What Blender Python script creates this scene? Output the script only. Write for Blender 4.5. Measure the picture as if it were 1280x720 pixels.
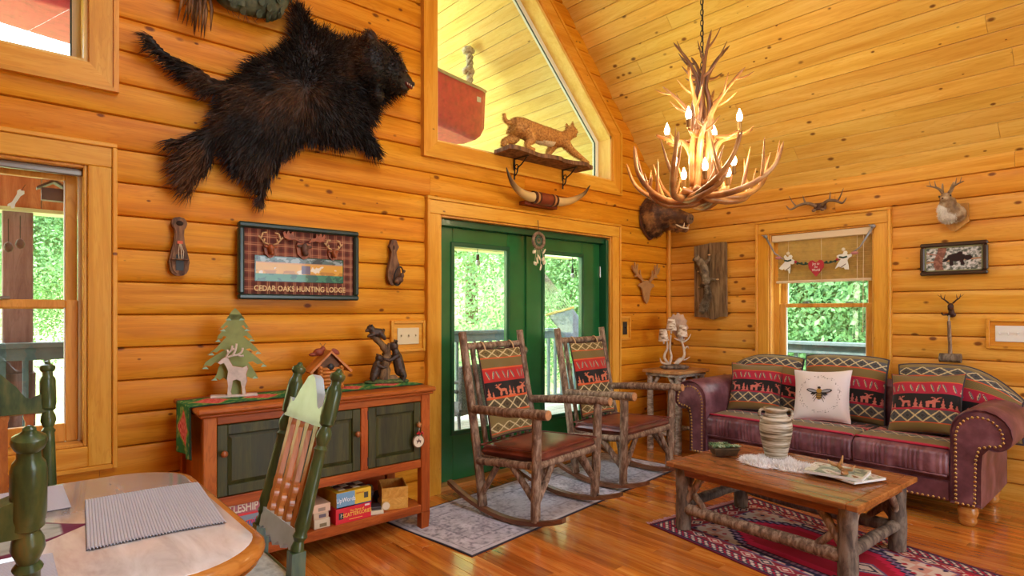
import bpy, bmesh, math, random
from mathutils import Vector, Matrix, noise
for _o in list(bpy.data.objects): bpy.data.objects.remove(_o)
scene = bpy.context.scene
COL = scene.collection
PI = math.pi
rnd = random.Random(7)

# ------------------------------------------------------------------ camera
cam_d = bpy.data.cameras.new('camera'); cam = bpy.data.objects.new('camera', cam_d); COL.objects.link(cam)
cam.location = (0, 0, 1.33)
cam.rotation_euler = (PI/2, 0, -math.radians(41.3))
cam_d.sensor_width = 36; cam_d.lens = 738/1280*36
cam_d.shift_y = 28.5/1280
cam_d.clip_start = 0.02; cam_d.clip_end = 300
scene.camera = cam
# ------------------------------------------------------------------ world, lights, exposure
scene.view_settings.view_transform = 'Standard'
scene.view_settings.look = 'None'
scene.view_settings.gamma = 1
scene.view_settings.use_curve_mapping = False
scene.view_settings.exposure = 0.30
W = bpy.data.worlds.new('sky'); scene.world = W; W.use_nodes = True
_bg = W.node_tree.nodes['Background']
_bg.inputs['Color'].default_value = (0.74, 0.88, 1.0, 1); _bg.inputs['Strength'].default_value = 9.0

def lamp(name, kind, loc, energy, color=(1,1,1), rot=(0,0,0), **kw):
    d = bpy.data.lights.new(name, kind); d.energy = energy; d.color = color
    for k, v in kw.items(): setattr(d, k, v)
    o = bpy.data.objects.new(name, d); COL.objects.link(o); o.location = loc; o.rotation_euler = rot
    return o
lamp('sun', 'SUN', (0,0,20), 13.0, (1,.96,.88), Vector((.55,.2,-.8)).to_track_quat('-Z','Y').to_euler(), angle=.02)
def portal(name, loc, rot, sx, sy):
    o = lamp(name, 'AREA', loc, 1, rot=rot, shape='RECTANGLE', size=sx, size_y=sy); o.data.cycles.is_portal = True; return o
portal('door_portal', (3.42, 3.83, 1.1), (-PI/2,0,0), 1.9, 1.9)
portal('window_portal', (-.13, 3.83, 1.36), (-PI/2,0,0), .97, 1.4)
portal('gable_portal', (3.3, 3.83, 3.6), (-PI/2,0,0), 2.0, 2.2)
portal('gable_portal', (-.6, 3.83, 3.6), (-PI/2,0,0), 2.0, 2.2)
portal('side_portal', (5.6, 2.08, 1.33), (0,PI/2,0), 1.42, .88)
portal('rear_portal', (3.15, -3.85, 1.38), (PI/2,0,0), 2.5, 2.05)
# added cool-white fill lights without fixtures, over the dining end and the rear half of the room (behind the camera)
lamp('fill_light', 'AREA', (1.2, -1.2, 3.9), 60, (.86,.93,1), (math.radians(18),0,0), shape='DISK', size=1.6)
lamp('fill_light', 'AREA', (1.4, 1.2, 4.6), 40, (.86,.93,1), (0,0,0), shape='DISK', size=1.2)

# ------------------------------------------------------------------ mesh builder
class MB:
    def __init__(s): s.v = []; s.f = []; s.c = None
    def add(s, v, f):
        n = len(s.v); s.v += [tuple(p) for p in v]; s.f += [tuple(i+n for i in q) for q in f]; return s
    def box(s, x0, x1, y0, y1, z0, z1, b=0.0, M=None):
        if x0 > x1: x0, x1 = x1, x0
        if y0 > y1: y0, y1 = y1, y0
        if z0 > z1: z0, z1 = z1, z0
        if b <= 0:
            v = [(x,y,z) for x in (x0,x1) for y in (y0,y1) for z in (z0,z1)]
            f = [(0,1,3,2),(4,6,7,5),(0,4,5,1),(2,3,7,6),(0,2,6,4),(1,5,7,3)]
        else:
            b = min(b, (x1-x0)*.45, (y1-y0)*.45, (z1-z0)*.45)
            v = []; ix = {}
            for i, (x, sx) in enumerate(((x0,1),(x1,-1))):
                for j, (y, sy) in enumerate(((y0,1),(y1,-1))):
                    for k, (z, sz) in enumerate(((z0,1),(z1,-1))):
                        ix[i,j,k,'x'] = len(v); v.append((x, y+sy*b, z+sz*b))
                        ix[i,j,k,'y'] = len(v); v.append((x+sx*b, y, z+sz*b))
                        ix[i,j,k,'z'] = len(v); v.append((x+sx*b, y+sy*b, z))
            f = []
            q = [(0,0),(0,1),(1,1),(1,0)]
            for i in (0,1):
                f.append([ix[i,a,c,'x'] for a,c in q][::(1 if i==0 else -1)])
                f.append([ix[c,i,a,'y'] for a,c in q][::(1 if i==0 else -1)])
                f.append([ix[a,c,i,'z'] for a,c in q][::(1 if i==0 else -1)])
            for j in (0,1):
                for k in (0,1):
                    s1 = 1 if j == k else -1
                    f.append([ix[0,j,k,'y'],ix[1,j,k,'y'],ix[1,j,k,'z'],ix[0,j,k,'z']][::s1])
                    f.append([ix[k,0,j,'z'],ix[k,1,j,'z'],ix[k,1,j,'x'],ix[k,0,j,'x']][::s1])
                    f.append([ix[j,k,0,'x'],ix[j,k,1,'x'],ix[j,k,1,'y'],ix[j,k,0,'y']][::s1])
            for i in (0,1):
                for j in (0,1):
                    for k in (0,1):
                        t = [ix[i,j,k,'x'],ix[i,j,k,'y'],ix[i,j,k,'z']]
                        f.append(t if (i+j+k) % 2 else t[::-1])
        if M: v = [tuple(M @ Vector(p)) for p in v]
        return s.add(v, f)
    def tube(s, pts, r, n=8, caps=True, jit=0.0, seed=0, flat=None):
        pts = [Vector(p) for p in pts]; m = len(pts)
        if not hasattr(r, '__len__'): r = [r]*m
        R = random.Random(seed)
        T = [(pts[min(i+1,m-1)]-pts[max(i-1,0)]) for i in range(m)]
        T = [t.normalized() if t.length > 1e-9 else Vector((0,0,1)) for t in T]
        up = Vector((0,0,1)) if abs(T[0].z) < .9 else Vector((1,0,0))
        nrm = (up - T[0]*up.dot(T[0])).normalized()
        v = []; f = []
        for i in range(m):
            if i:
                ax = T[i-1].cross(T[i])
                if ax.length > 1e-7:
                    nrm = Matrix.Rotation(T[i-1].angle(T[i]), 3, ax.normalized()) @ nrm
                nrm = (nrm - T[i]*nrm.dot(T[i])).normalized()
            bi = T[i].cross(nrm)
            for k in range(n):
                a = 2*PI*k/n; rr = r[i]*(1+(R.random()-.5)*2*jit)
                v.append(pts[i] + (nrm*math.cos(a) + bi*math.sin(a)*(flat or 1))*rr)
        for i in range(m-1):
            for k in range(n):
                k2 = (k+1) % n
                f.append((i*n+k, i*n+k2, (i+1)*n+k2, (i+1)*n+k))
        if caps:
            f.append(tuple(range(n))[::-1]); f.append(tuple((m-1)*n+k for k in range(n)))
        return s.add(v, f)
    def lathe(s, prof, n=16, o=(0,0,0), M=None, cap=True):
        v = []; f = []
        for r, z in prof:
            for k in range(n):
                a = 2*PI*k/n; p = Vector((r*math.cos(a), r*math.sin(a), z))
                if M: p = M @ p
                v.append(p + Vector(o))
        m = len(prof)
        for i in range(m-1):
            for k in range(n):
                k2 = (k+1) % n; f.append((i*n+k, i*n+k2, (i+1)*n+k2, (i+1)*n+k))
        if cap:
            f.append(tuple(range(n))[::-1]); f.append(tuple((m-1)*n+k for k in range(n)))
        return s.add(v, f)
    def prism(s, poly, d0, d1, fn, bev=0):
        """poly: list of 2D points; fn(a, b, d) -> 3D; extruded from d0 to d1"""
        n = len(poly); v = [fn(a,b,d0) for a,b in poly] + [fn(a,b,d1) for a,b in poly]
        f = [tuple(range(n)), tuple(range(2*n-1, n-1, -1))]
        for i in range(n):
            j = (i+1) % n; f.append((i, i+n, j+n, j))
        return s.add(v, f)
    def ell(s, c, r, M=None, n=12, m=8):
        v = []; f = []
        for i in range(m+1):
            t = PI*i/m
            for k in range(n):
                a = 2*PI*k/n
                p = Vector((r[0]*math.sin(t)*math.cos(a), r[1]*math.sin(t)*math.sin(a), r[2]*math.cos(t)))
                if M: p = M @ p
                v.append(p + Vector(c))
        for i in range(m):
            for k in range(n):
                k2 = (k+1) % n; f.append((i*n+k, (i+1)*n+k, (i+1)*n+k2, i*n+k2))
        return s.add(v, f)
    def grid(s, nu, nv, fn, col=None, close=False):
        v = [fn(i/nu, j/nv) for j in range(nv+1) for i in range(nu+1)]
        f = [(j*(nu+1)+i, j*(nu+1)+i+1, (j+1)*(nu+1)+i+1, (j+1)*(nu+1)+i) for j in range(nv) for i in range(nu)]
        n0 = len(s.v); s.add(v, f)
        if col is not None:
            if s.c is None: s.c = {}
            for j in range(nv+1):
                for i in range(nu+1): s.c[n0+j*(nu+1)+i] = col(i/nu, j/nv)
        return s
    def build(s, name, mat, parent=None, smooth=False, loc=None, rot=None, link=True, fix=True):
        me = bpy.data.meshes.new(name); me.from_pydata(s.v, [], s.f)
        if s.c is not None:
            ca = me.color_attributes.new('Col', 'FLOAT_COLOR', 'POINT')
            for i in range(len(s.v)):
                c = s.c.get(i, (1,1,1)); ca.data[i].color = (c[0], c[1], c[2], 1)
        if fix:
            bm = bmesh.new(); bm.from_mesh(me)
            bmesh.ops.recalc_face_normals(bm, faces=bm.faces); bm.to_mesh(me); bm.free()
        if smooth:
            for p in me.polygons: p.use_smooth = True
            if smooth != True: me.set_sharp_from_angle(angle=math.radians(smooth))
        if mat is not None: me.materials.append(mat)
        o = bpy.data.objects.new(name, me)
        if link: COL.objects.link(o)
        if parent is not None: o.parent = parent
        if loc: o.location = loc
        if rot: o.rotation_euler = rot
        return o

def thing(name, label, cat, loc=(0,0,0), rotz=0.0, group=None, rot=None):
    o = bpy.data.objects.new(name, None); COL.objects.link(o)
    o.empty_display_size = .05
    o.location = loc; o.rotation_euler = rot if rot else (0,0,rotz)
    return tag(o, label, cat, group)
def tag(o, label, cat, group=None):
    o['label'] = label; o['category'] = cat
    if group: o['group'] = group
    return o
def struct(o, label=None, cat=None):
    o['kind'] = 'structure'
    if label: o['label'] = label
    if cat: o['category'] = cat
    return o
def copy_tree(o, parent=None, loc=None, rot=None, label=None, group=None):
    c = o.copy(); COL.objects.link(c); c.parent = parent
    if loc is not None: c.location = loc
    if rot is not None: c.rotation_euler = rot
    if label: c['label'] = label
    if group: c['group'] = group
    for ch in [q for q in bpy.data.objects if q.parent == o]: copy_tree(ch, c)
    return c
def remesh(mb, name, mat, parent=None, voxel=.006, smooth_it=3, **kw):
    o = mb.build(name, mat, parent, True, **kw)
    m = o.modifiers.new('r', 'REMESH'); m.mode = 'VOXEL'; m.voxel_size = voxel; m.use_smooth_shade = True
    if smooth_it:
        k = o.modifiers.new('s', 'SMOOTH'); k.iterations = smooth_it; k.factor = .5
    bpy.context.view_layer.update()
    dg = bpy.context.evaluated_depsgraph_get()
    me = bpy.data.meshes.new_from_object(o.evaluated_get(dg))
    old = o.data; o.modifiers.clear(); o.data = me
    if not me.materials and mat: me.materials.append(mat)
    for p in me.polygons: p.use_smooth = True
    bpy.data.meshes.remove(old)
    return o
def fur(src, name, mat, parent, count, length, width, seed=1, comb=(0,0,-.6), droop=.4, skip=None, lenfn=None, combfn=None, rise=1.0):
    """tapered strand mesh growing from the polygons of src (local coordinates)"""
    R = random.Random(seed); me = src.data; me.calc_loop_triangles()
    tris = []; acc = []; tot = 0
    for t in me.loop_triangles:
        a, b, c = [me.vertices[i].co for i in t.vertices]
        ar = (b-a).cross(c-a).length/2
        if ar < 1e-12: continue
        tot += ar; acc.append(tot); tris.append((a,b,c,t.normal.copy()))
    import bisect
    mb = MB()
    for _ in range(count):
        a, b, c, nn = tris[min(bisect.bisect(acc, R.random()*tot), len(tris)-1)]
        u, w = R.random(), R.random()
        if u+w > 1: u, w = 1-u, 1-w
        p = a + (b-a)*u + (c-a)*w
        if skip and skip(p, nn): continue
        L = length*(.6+.8*R.random())*(lenfn(p) if lenfn else 1)
        cb = Vector(combfn(p)) if combfn else Vector(comb)
        d = (nn*rise + cb + Vector((R.gauss(0,.25),R.gauss(0,.25),R.gauss(0,.25))))
        if d.length < 1e-5: continue
        d.normalize()
        side = d.cross(Vector((R.random()-.5,R.random()-.5,R.random()-.5)))
        if side.length < 1e-5: continue
        side.normalize(); side *= width*.5
        p1 = p + d*L*.55; d2 = (d + cb*droop).normalized(); p2 = p1 + d2*L*.45
        p0 = p - nn*.003
        n = len(mb.v)
        mb.v += [tuple(p0-side), tuple(p0+side), tuple(p1+side*.7), tuple(p1-side*.7), tuple(p2)]
        mb.f += [(n,n+1,n+2,n+3), (n+3,n+2,n+4)]
    return mb.build(name, mat, parent, True, fix=False)
def text_mesh(txt, size, name, mat, parent, M, extrude=.001, align='CENTER', shear=0, sx=1, bold=0):
    cu = bpy.data.curves.new('txt', 'FONT'); cu.body = txt; cu.size = size; cu.align_x = align; cu.align_y = 'CENTER'
    cu.extrude = extrude; cu.shear = shear; cu.resolution_u = 3; cu.offset = bold
    o = bpy.data.objects.new('txt', cu); COL.objects.link(o)
    bpy.context.view_layer.update()
    me = bpy.data.meshes.new_from_object(o.evaluated_get(bpy.context.evaluated_depsgraph_get()))
    bpy.data.objects.remove(o); bpy.data.curves.remove(cu)
    me.transform(M @ Matrix.Diagonal((sx,1,1,1)))
    me.materials.clear(); me.materials.append(mat)
    q = bpy.data.objects.new(name, me); COL.objects.link(q); q.parent = parent
    return q
def arc(n, a0, a1, r, c=(0,0)):
    return [(c[0]+r*math.cos(a0+(a1-a0)*i/n), c[1]+r*math.sin(a0+(a1-a0)*i/n)) for i in range(n+1)]
def spline(P, n=6):
    """Catmull-Rom through points (any dimension)"""
    P = [tuple(p) for p in P]; out = []
    for i in range(len(P)-1):
        p0 = P[max(i-1,0)]; p1 = P[i]; p2 = P[i+1]; p3 = P[min(i+2,len(P)-1)]
        for k in range(n):
            t = k/n
            out.append(tuple(.5*((2*b)+(-a+c)*t+(2*a-5*b+4*c-d)*t*t+(-a+3*b-3*c+d)*t**3) for a,b,c,d in zip(p0,p1,p2,p3)))
    out.append(P[-1]); return out
def frame(origin, xdir, ydir):
    """matrix whose local x,y axes follow xdir,ydir"""
    x = Vector(xdir).normalized(); y = Vector(ydir); y = (y - x*y.dot(x)).normalized(); z = x.cross(y)
    m = Matrix((x,y,z)).transposed().to_4x4(); m.translation = Vector(origin); return m

# ------------------------------------------------------------------ materials
def lin(c):
    return tuple(((x/12.92) if x <= .04045 else ((x+.055)/1.055)**2.4) for x in c)
def rgb(r, g, b): return lin((r/255, g/255, b/255))
class NT:
    def __init__(s, name):
        s.m = bpy.data.materials.new(name); s.m.use_nodes = True; s.t = s.m.node_tree
        s.p = s.t.nodes['Principled BSDF']; s.out = s.t.nodes['Material Output']
    def n(s, typ, **kw):
        q = s.t.nodes.new(typ)
        for k, v in kw.items():
            if k.startswith('i_'): q.inputs[k[2:].replace('_',' ')].default_value = v
            else: setattr(q, k, v)
        return q
    def l(s, a, b): s.t.links.new(a, b)
    def math(s, op, a, b=None, c=None, clamp=False):
        q = s.t.nodes.new('ShaderNodeMath'); q.operation = op; q.use_clamp = clamp
        for i, x in enumerate((a, b, c)):
            if x is None: continue
            if isinstance(x, (int, float)): q.inputs[i].default_value = x
            else: s.l(x, q.inputs[i])
        return q.outputs[0]
    def vmath(s, op, a, b):
        q = s.t.nodes.new('ShaderNodeVectorMath'); q.operation = op
        for i, x in enumerate((a, b)):
            if isinstance(x, tuple): q.inputs[i].default_value = x
            else: s.l(x, q.inputs[i])
        return q.outputs[0]
    def ramp(s, fac, stops, interp='LINEAR'):
        q = s.t.nodes.new('ShaderNodeValToRGB'); q.color_ramp.interpolation = interp
        e = q.color_ramp.elements
        while len(e) < len(stops): e.new(.5)
        for x, (p, c) in zip(e, stops): x.position = p; x.color = (*c, 1)
        s.l(fac, q.inputs[0]); return q.outputs[0]
    def mix(s, fac, a, b, mode='MIX'):
        q = s.t.nodes.new('ShaderNodeMix'); q.data_type = 'RGBA'; q.blend_type = mode
        for i, x in ((0, fac), (6, a), (7, b)):
            if isinstance(x, (int, float)): q.inputs[i].default_value = x
            elif isinstance(x, tuple): q.inputs[i].default_value = (*x, 1)
            else: s.l(x, q.inputs[i])
        return q.outputs[2]
    def noise(s, vec, scale, detail=3, rough=.5, dist=0.0):
        q = s.n('ShaderNodeTexNoise'); q.inputs['Scale'].default_value = scale; q.inputs['Detail'].default_value = detail
        q.inputs['Roughness'].default_value = rough; q.inputs['Distortion'].default_value = dist
        if vec is not None: s.l(vec, q.inputs['Vector'])
        return q.outputs['Fac']
    def bump(s, h, strength=.3, dist=.01):
        q = s.n('ShaderNodeBump'); q.inputs['Strength'].default_value = strength; q.inputs['Distance'].default_value = dist
        s.l(h, q.inputs['Height']); s.l(q.outputs[0], s.p.inputs['Normal']); return q
    def col(s, c):
        if isinstance(c, tuple): s.p.inputs['Base Color'].default_value = (*c, 1)
        else: s.l(c, s.p.inputs['Base Color'])
    def set(s, **kw):
        for k, v in kw.items(): s.p.inputs[k.replace('_',' ')].default_value = v
    def pos(s): return s.n('ShaderNodeNewGeometry').outputs['Position']
    def obj(s): return s.n('ShaderNodeTexCoord').outputs['Object']
    def rand(s): return s.n('ShaderNodeObjectInfo').outputs['Random']

def wood(name, light, mid, dark, stretch=(1.2,14,14), rough=.32, coat=.25, knots=.0, knotcol=rgb(96,40,18), vary=.25, space='world', bump=.12, knot_scale=(5,10,10), ring=1.0, spec=.28):
    t = NT(name); p = t.pos() if space == 'world' else t.obj(); r = t.rand()
    off = t.n('ShaderNodeCombineXYZ')
    for i, k in enumerate((37.0, 53.0, 91.0)): t.l(t.math('MULTIPLY', r, k), off.inputs[i])
    p = t.vmath('ADD', p, off.outputs[0])
    g = t.vmath('MULTIPLY', p, stretch)
    n1 = t.noise(g, 1.0, 4, .55, .6*ring)
    n2 = t.noise(g, 5.0, 3, .6, .2)
    fac = t.math('ADD', t.math('MULTIPLY', n1, .75), t.math('MULTIPLY', n2, .25))
    c = t.ramp(fac, [(.30, dark), (.47, mid), (.60, light), (.8, mid)])
    ln = t.math('ABSOLUTE', t.math('SUBTRACT', t.math('FRACT', t.math('MULTIPLY', n1, 13.0)), .5))
    c = t.mix(t.math('MULTIPLY', t.math('SUBTRACT', 1.0, t.math('MULTIPLY', ln, 5.0), clamp=True), .38), c, dark)
    vv = t.math('ADD', t.math('MULTIPLY', r, vary), 1-vary*.6)
    hs = t.n('ShaderNodeHueSaturation'); hs.inputs['Saturation'].default_value = 1.0
    t.l(c, hs.inputs['Color']); t.l(vv, hs.inputs['Value'])
    t.l(t.math('ADD', t.math('MULTIPLY', t.math('FRACT', t.math('MULTIPLY', r, 7.31)), .010), .4965), hs.inputs['Hue'])
    c = hs.outputs[0]
    if knots > 0:
        kp = t.vmath('MULTIPLY', p, knot_scale)
        vo = t.n('ShaderNodeTexVoronoi'); vo.inputs['Scale'].default_value = 1.0; t.l(kp, vo.inputs['Vector'])
        sep = t.n('ShaderNodeSeparateColor'); t.l(vo.outputs['Color'], sep.inputs[0])
        rad = t.math('MULTIPLY', t.math('POWER', sep.outputs[0], 1.6), knots)
        k = t.math('SUBTRACT', 1.0, t.math('DIVIDE', vo.outputs['Distance'], t.math('ADD', rad, .001)), clamp=True)
        k = t.math('MULTIPLY', k, 2.2, clamp=True)
        c = t.mix(t.math('MULTIPLY', k, .85), c, knotcol)
    t.col(c); t.set(Roughness=rough, Coat_Weight=coat*.6, Coat_Roughness=.18); t.p.inputs['Specular IOR Level'].default_value = spec
    if bump: t.bump(n2, bump, .004)
    return t.m
def plain(name, c, rough=.5, metal=0, nscale=0, namt=.15, bump=0, coat=0, spec=.5, sheen=0, vary=0, space='obj'):
    t = NT(name); cc = c
    if nscale:
        p = t.obj() if space == 'obj' else t.pos()
        f = t.noise(p, nscale, 4, .6)
        cc = t.ramp(f, [(.3, tuple(x*(1-namt*2) for x in c)), (.5, c), (.72, tuple(min(1,x*(1+namt*1.6)) for x in c))])
        if bump: t.bump(f, bump, .01)
    if vary:
        hs = t.n('ShaderNodeHueSaturation'); hs.inputs['Color'].default_value = (*c, 1)
        if nscale: t.l(cc, hs.inputs['Color'])
        t.l(t.math('ADD', t.math('MULTIPLY', t.rand(), vary), 1-vary*.5), hs.inputs['Value']); cc = hs.outputs[0]
    t.col(cc); t.set(Roughness=rough, Metallic=metal, Coat_Weight=coat)
    t.p.inputs['Specular IOR Level'].default_value = spec
    if sheen: t.set(Sheen_Weight=sheen)
    return t.m
def attr(name, rough=.8, weave=0, sheen=0, spec=.3, coat=0):
    t = NT(name); a = t.n('ShaderNodeAttribute'); a.attribute_name = 'Col'
    t.col(a.outputs['Color']); t.set(Roughness=rough, Coat_Weight=coat); t.p.inputs['Specular IOR Level'].default_value = spec
    if sheen: t.set(Sheen_Weight=sheen)
    if weave:
        t.bump(t.noise(t.obj(), weave, 2), .35, .003)
    return t.m
def bark(name, a, b, c, scale=28, stretch=(1,1,.3), rough=.75, bump=.6):
    t = NT(name); p = t.vmath('MULTIPLY', t.obj(), stretch)
    f = t.noise(p, scale, 5, .62, .4); g = t.noise(t.obj(), 9, 3, .5)
    cc = t.ramp(f, [(.32, c), (.48, b), (.62, a), (.8, b)])
    cc = t.mix(t.math('MULTIPLY', g, .55), cc, t.ramp(f, [(.4, c), (.6, b)]))
    t.col(cc); t.set(Roughness=rough); t.bump(f, bump, .006); return t.m
def emit(name, c, s):
    t = NT(name); t.col(c); t.set(Emission_Color=(*c,1), Emission_Strength=s); return t.m
def glass(name, tint=(.97,.99,.98), refl=.06, rough=.0):
    t = NT(name); tr = t.n('ShaderNodeBsdfTransparent'); tr.inputs[0].default_value = (*tint,1)
    gl = t.n('ShaderNodeBsdfGlossy'); gl.inputs['Roughness'].default_value = rough
    mx = t.n('ShaderNodeMixShader'); mx.inputs[0].default_value = refl
    t.l(tr.outputs[0], mx.inputs[1]); t.l(gl.outputs[0], mx.inputs[2]); t.l(mx.outputs[0], t.out.inputs['Surface'])
    return t.m

LG = (rgb(226,152,44), rgb(214,134,28), rgb(188,106,16)); LG_LIT = (rgb(230,170,76), rgb(220,154,56), rgb(200,128,38))  # second set is paler: window light put into the side-wall log colour
M_LOGX = wood('pine_log_along_x', *LG, (.9,15,15), .4, 0, .24, knot_scale=(7.5,0,13), vary=.14, spec=.16)
M_LOGY = wood('lit_pine_log_along_y', *LG_LIT, (15,.9,15), .38, 0, .24, knot_scale=(0,7.5,13), vary=.12, spec=.22)
M_CEIL = wood('knotty_pine_plank', rgb(240,202,112), rgb(232,186,90), rgb(212,156,64), (12,.9,12), .36, .0, .24, vary=.16, knot_scale=(17,7.5,0))
M_TRIMX = wood('pine_trim_along_x', rgb(228,166,64), rgb(218,150,46), rgb(200,126,30), (1.0,13,13), .38, 0, .1, vary=.1)
M_TRIMZ = wood('pine_trim_upright', rgb(228,166,64), rgb(218,150,46), rgb(200,126,30), (13,13,1.0), .38, 0, .1, vary=.1)
M_FLOOR = wood('oak_floor_board', rgb(216,140,60), rgb(198,110,38), rgb(152,70,20), (13,.9,13), .14, 1.6, .05, vary=.42, spec=.6, bump=.04)
M_GAP = plain('dark_gap', rgb(46,22,8), .9)
M_GLASS = glass('window_glass')
M_WHITE = plain('white_vinyl', rgb(228,226,220), .4)
# ================================================================== STRUCTURE
XR, YL, XW, YB = 5.36, 3.6, -2.59, -3.6      # right wall, gable wall, far side wall, rear wall
KR = XR + 2.436                               # right roof slope:  x + z = KR
RIDGE = 1.385; KL = KR - 2*RIDGE              # left roof slope:   z - x = KL
def WL(s, z, d): return (s, YL+d, z)
def WRt(s, z, d): return (XR+d, s, z)
def wbox(mb, wall, s0, s1, z0, z1, d0, d1, b=0):
    a = wall(s0,z0,d0); c = wall(s1,z1,d1)
    return mb.box(a[0],c[0],a[1],c[1],a[2],c[2],b)
LOGH = .170; LOG0 = 1.31 - LOGH*8             # course seams
NLOG = 11
def log_piece(wall, mat, parent, z0, za, zb, fa, fb, bulge=.014):
    """one course piece between za..zb; fa(z), fb(z) are its ends"""
    zs = [za] + [z0+LOGH*q for q in (.012,.035,.08,.16,.28,.42,.58,.72,.84,.92,.965,.988) if za+.001 < z0+LOGH*q < zb-.001] + [zb]
    # keep only the part where it has length
    ok = [z for z in zs if fb(z)-fa(z) > .004]
    if len(ok) < 2: return None
    mb = MB(); P = []
    for z in ok:
        t = min(1, max(0, (z-z0)/LOGH)); d = .006 - bulge*(1-abs(2*t-1)**3.2) + .016*max(0, (abs(2*t-1)-.93)/.07)
        P.append((z, d))
    n = len(P)
    v = [wall(fa(z)+.0008, z, d) for z, d in P] + [wall(fb(z)-.0008, z, d) for z, d in P]
    v += [wall(fa(z)+.0008, z, .05) for z, d in P] + [wall(fb(z)-.0008, z, .05) for z, d in P]
    f = []
    for i in range(n-1):
        f += [(i, i+1, n+i+1, n+i), (2*n+i, 3*n+i, 3*n+i+1, 2*n+i+1), (i, 2*n+i, 2*n+i+1, i+1), (n+i, n+i+1, 3*n+i+1, 3*n+i)]
    f += [(0, n, 3*n, 2*n), (n-1, 3*n-1, 4*n-1, 2*n-1)]
    mb.add(v, f)
    return mb.build('log', mat, parent, 40)
def log_wall(wall, mat, parent, s0, s1f, s0f, ztop, openings, joints, seed):
    """openings: list of (sa(z), sb(z), za, zb)"""
    R = random.Random(seed); k = 0
    z = LOG0
    while z < ztop:
        z1 = z + LOGH
        # breakpoints in z given by the openings
        cuts = sorted({z, z1} | {q for o in openings for q in (o[2], o[3]) if z+.004 < q < z1-.004})
        touched = [o for o in openings if o[2] < z1-.004 and o[3] > z+.004]
        touched.sort(key=lambda o: o[0]((z+z1)/2))
        # columns: between openings (full band) and at openings (partial band)
        cols = []; cur = s0f
        for o in touched:
            cols.append((cur, o[0], z, z1)); cur = o[1]
            if o[2] > z+.004: cols.append((o[0], o[1], z, o[2]))
            if o[3] < z1-.004: cols.append((o[0], o[1], o[3], z1))
        cols.append((cur, s1f, z, z1))
        for fa, fb, za, zb in cols:
            zm = (za+zb)/2; A, B = fa(zm), fb(zm)
            if B-A < .01 and fb(za)-fa(za) < .01 and fb(zb)-fa(zb) < .01: continue
            js = [j for j in joints.get(k, []) if A+.2 < j < B-.2]
            if not js and B-A > 3.2: js = [A + (B-A)*R.uniform(.3,.7)]
            ends = [fa] + [(lambda q, j=j: j) for j in js] + [fb]
            for a, b in zip(ends[:-1], ends[1:]): log_piece(wall, mat, parent, z, za, zb, a, b)
        z = z1; k += 1

E_ = .05
wall_left = MB()
wall_right = MB()
# backing slabs (outer skin of the wall) built as strips around the openings
def gable(x): return min(KR - x, x + KL)
def slab_cells(mb, wall, xs, zs, inside, d0, d1):
    for a, b in zip(xs[:-1], xs[1:]):
        for c, d in zip(zs[:-1], zs[1:]):
            if inside((a+b)/2, (c+d)/2): wbox(mb, wall, a, b, c, d, d0, d1)
# openings on the gable wall (clear openings inside the trim)
OP1 = (-.62, .35, .66, 2.05)                 # lower left window
OPD = (2.446, 4.40, -.02, 2.032)             # french door
W3 = (2.414, 4.412, 2.556); W3K = 7.39; W3S = W3K - W3[1]
W2 = (2*RIDGE-4.412, 2*RIDGE-2.414, 2.556)   # mirrored upper window
def in_open_L(x, z):
    if OP1[0] < x < OP1[1] and OP1[2] < z < OP1[3]: return True
    if OPD[0] < x < OPD[1] and z < OPD[3]: return True
    if W3[0] < x < W3[1] and z > W3[2] and x+z < W3K: return True
    xm = 2*RIDGE-x
    if W3[0] < xm < W3[1] and z > W3[2] and xm+z < W3K: return True
    return False
# outer skin as polygons (with thickness)
def skin(mb, poly): mb.prism(poly, .05, .20, lambda a,b,d: WL(a,b,d))
z0_ = -.15
skin(wall_left, [(XW,z0_),(OP1[0],z0_),(OP1[0],2.30),(XW,2.30)])
skin(wall_left, [(OP1[0],z0_),(OP1[1],z0_),(OP1[1],OP1[2]),(OP1[0],OP1[2])])
skin(wall_left, [(OP1[0],OP1[3]),(OP1[1],OP1[3]),(OP1[1],2.30),(OP1[0],2.30)])
skin(wall_left, [(OP1[1],z0_),(OPD[0],z0_),(OPD[0],2.30),(OP1[1],2.30)])
skin(wall_left, [(OPD[0],OPD[3]),(OPD[1],OPD[3]),(OPD[1],2.30),(OPD[0],2.30)])
skin(wall_left, [(OPD[1],z0_),(XR+.2,z0_),(XR+.2,2.30),(OPD[1],2.30)])
skin(wall_left, [(XW,2.30),(XR+.1,2.30),(XR+.1,2.33),(KR-W3[2]+.05,W3[2]),(KL*0+W2[0]-1.0,W3[2]),(XW,2.33)])
skin(wall_left, [(W3[1],W3[2]),(KR-W3[2],W3[2]),(KR-5.05,5.05),(W3[0],5.05),(W3[0],W3K-W3[0]),(W3[1],W3S)])
skin(wall_left, [(W2[0],W3[2]),(W2[0],W3S),(W2[1],W3K-W3[0]),(W2[1],5.05),(5.05-KL,5.05),(W3[2]-KL,W3[2])])
skin(wall_left, [(W2[1],W3[2]),(W3[0],W3[2]),(W3[0],5.05),(W2[1],5.05)])
skin(wall_left, [(5.05-KL,5.05),(KR-5.05,5.05),(RIDGE,KR-RIDGE)])
wall_left = struct(wall_left.build('wall_left', M_GAP), 'honey pine log gable wall with the green door and animal hides', 'wall')
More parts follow.
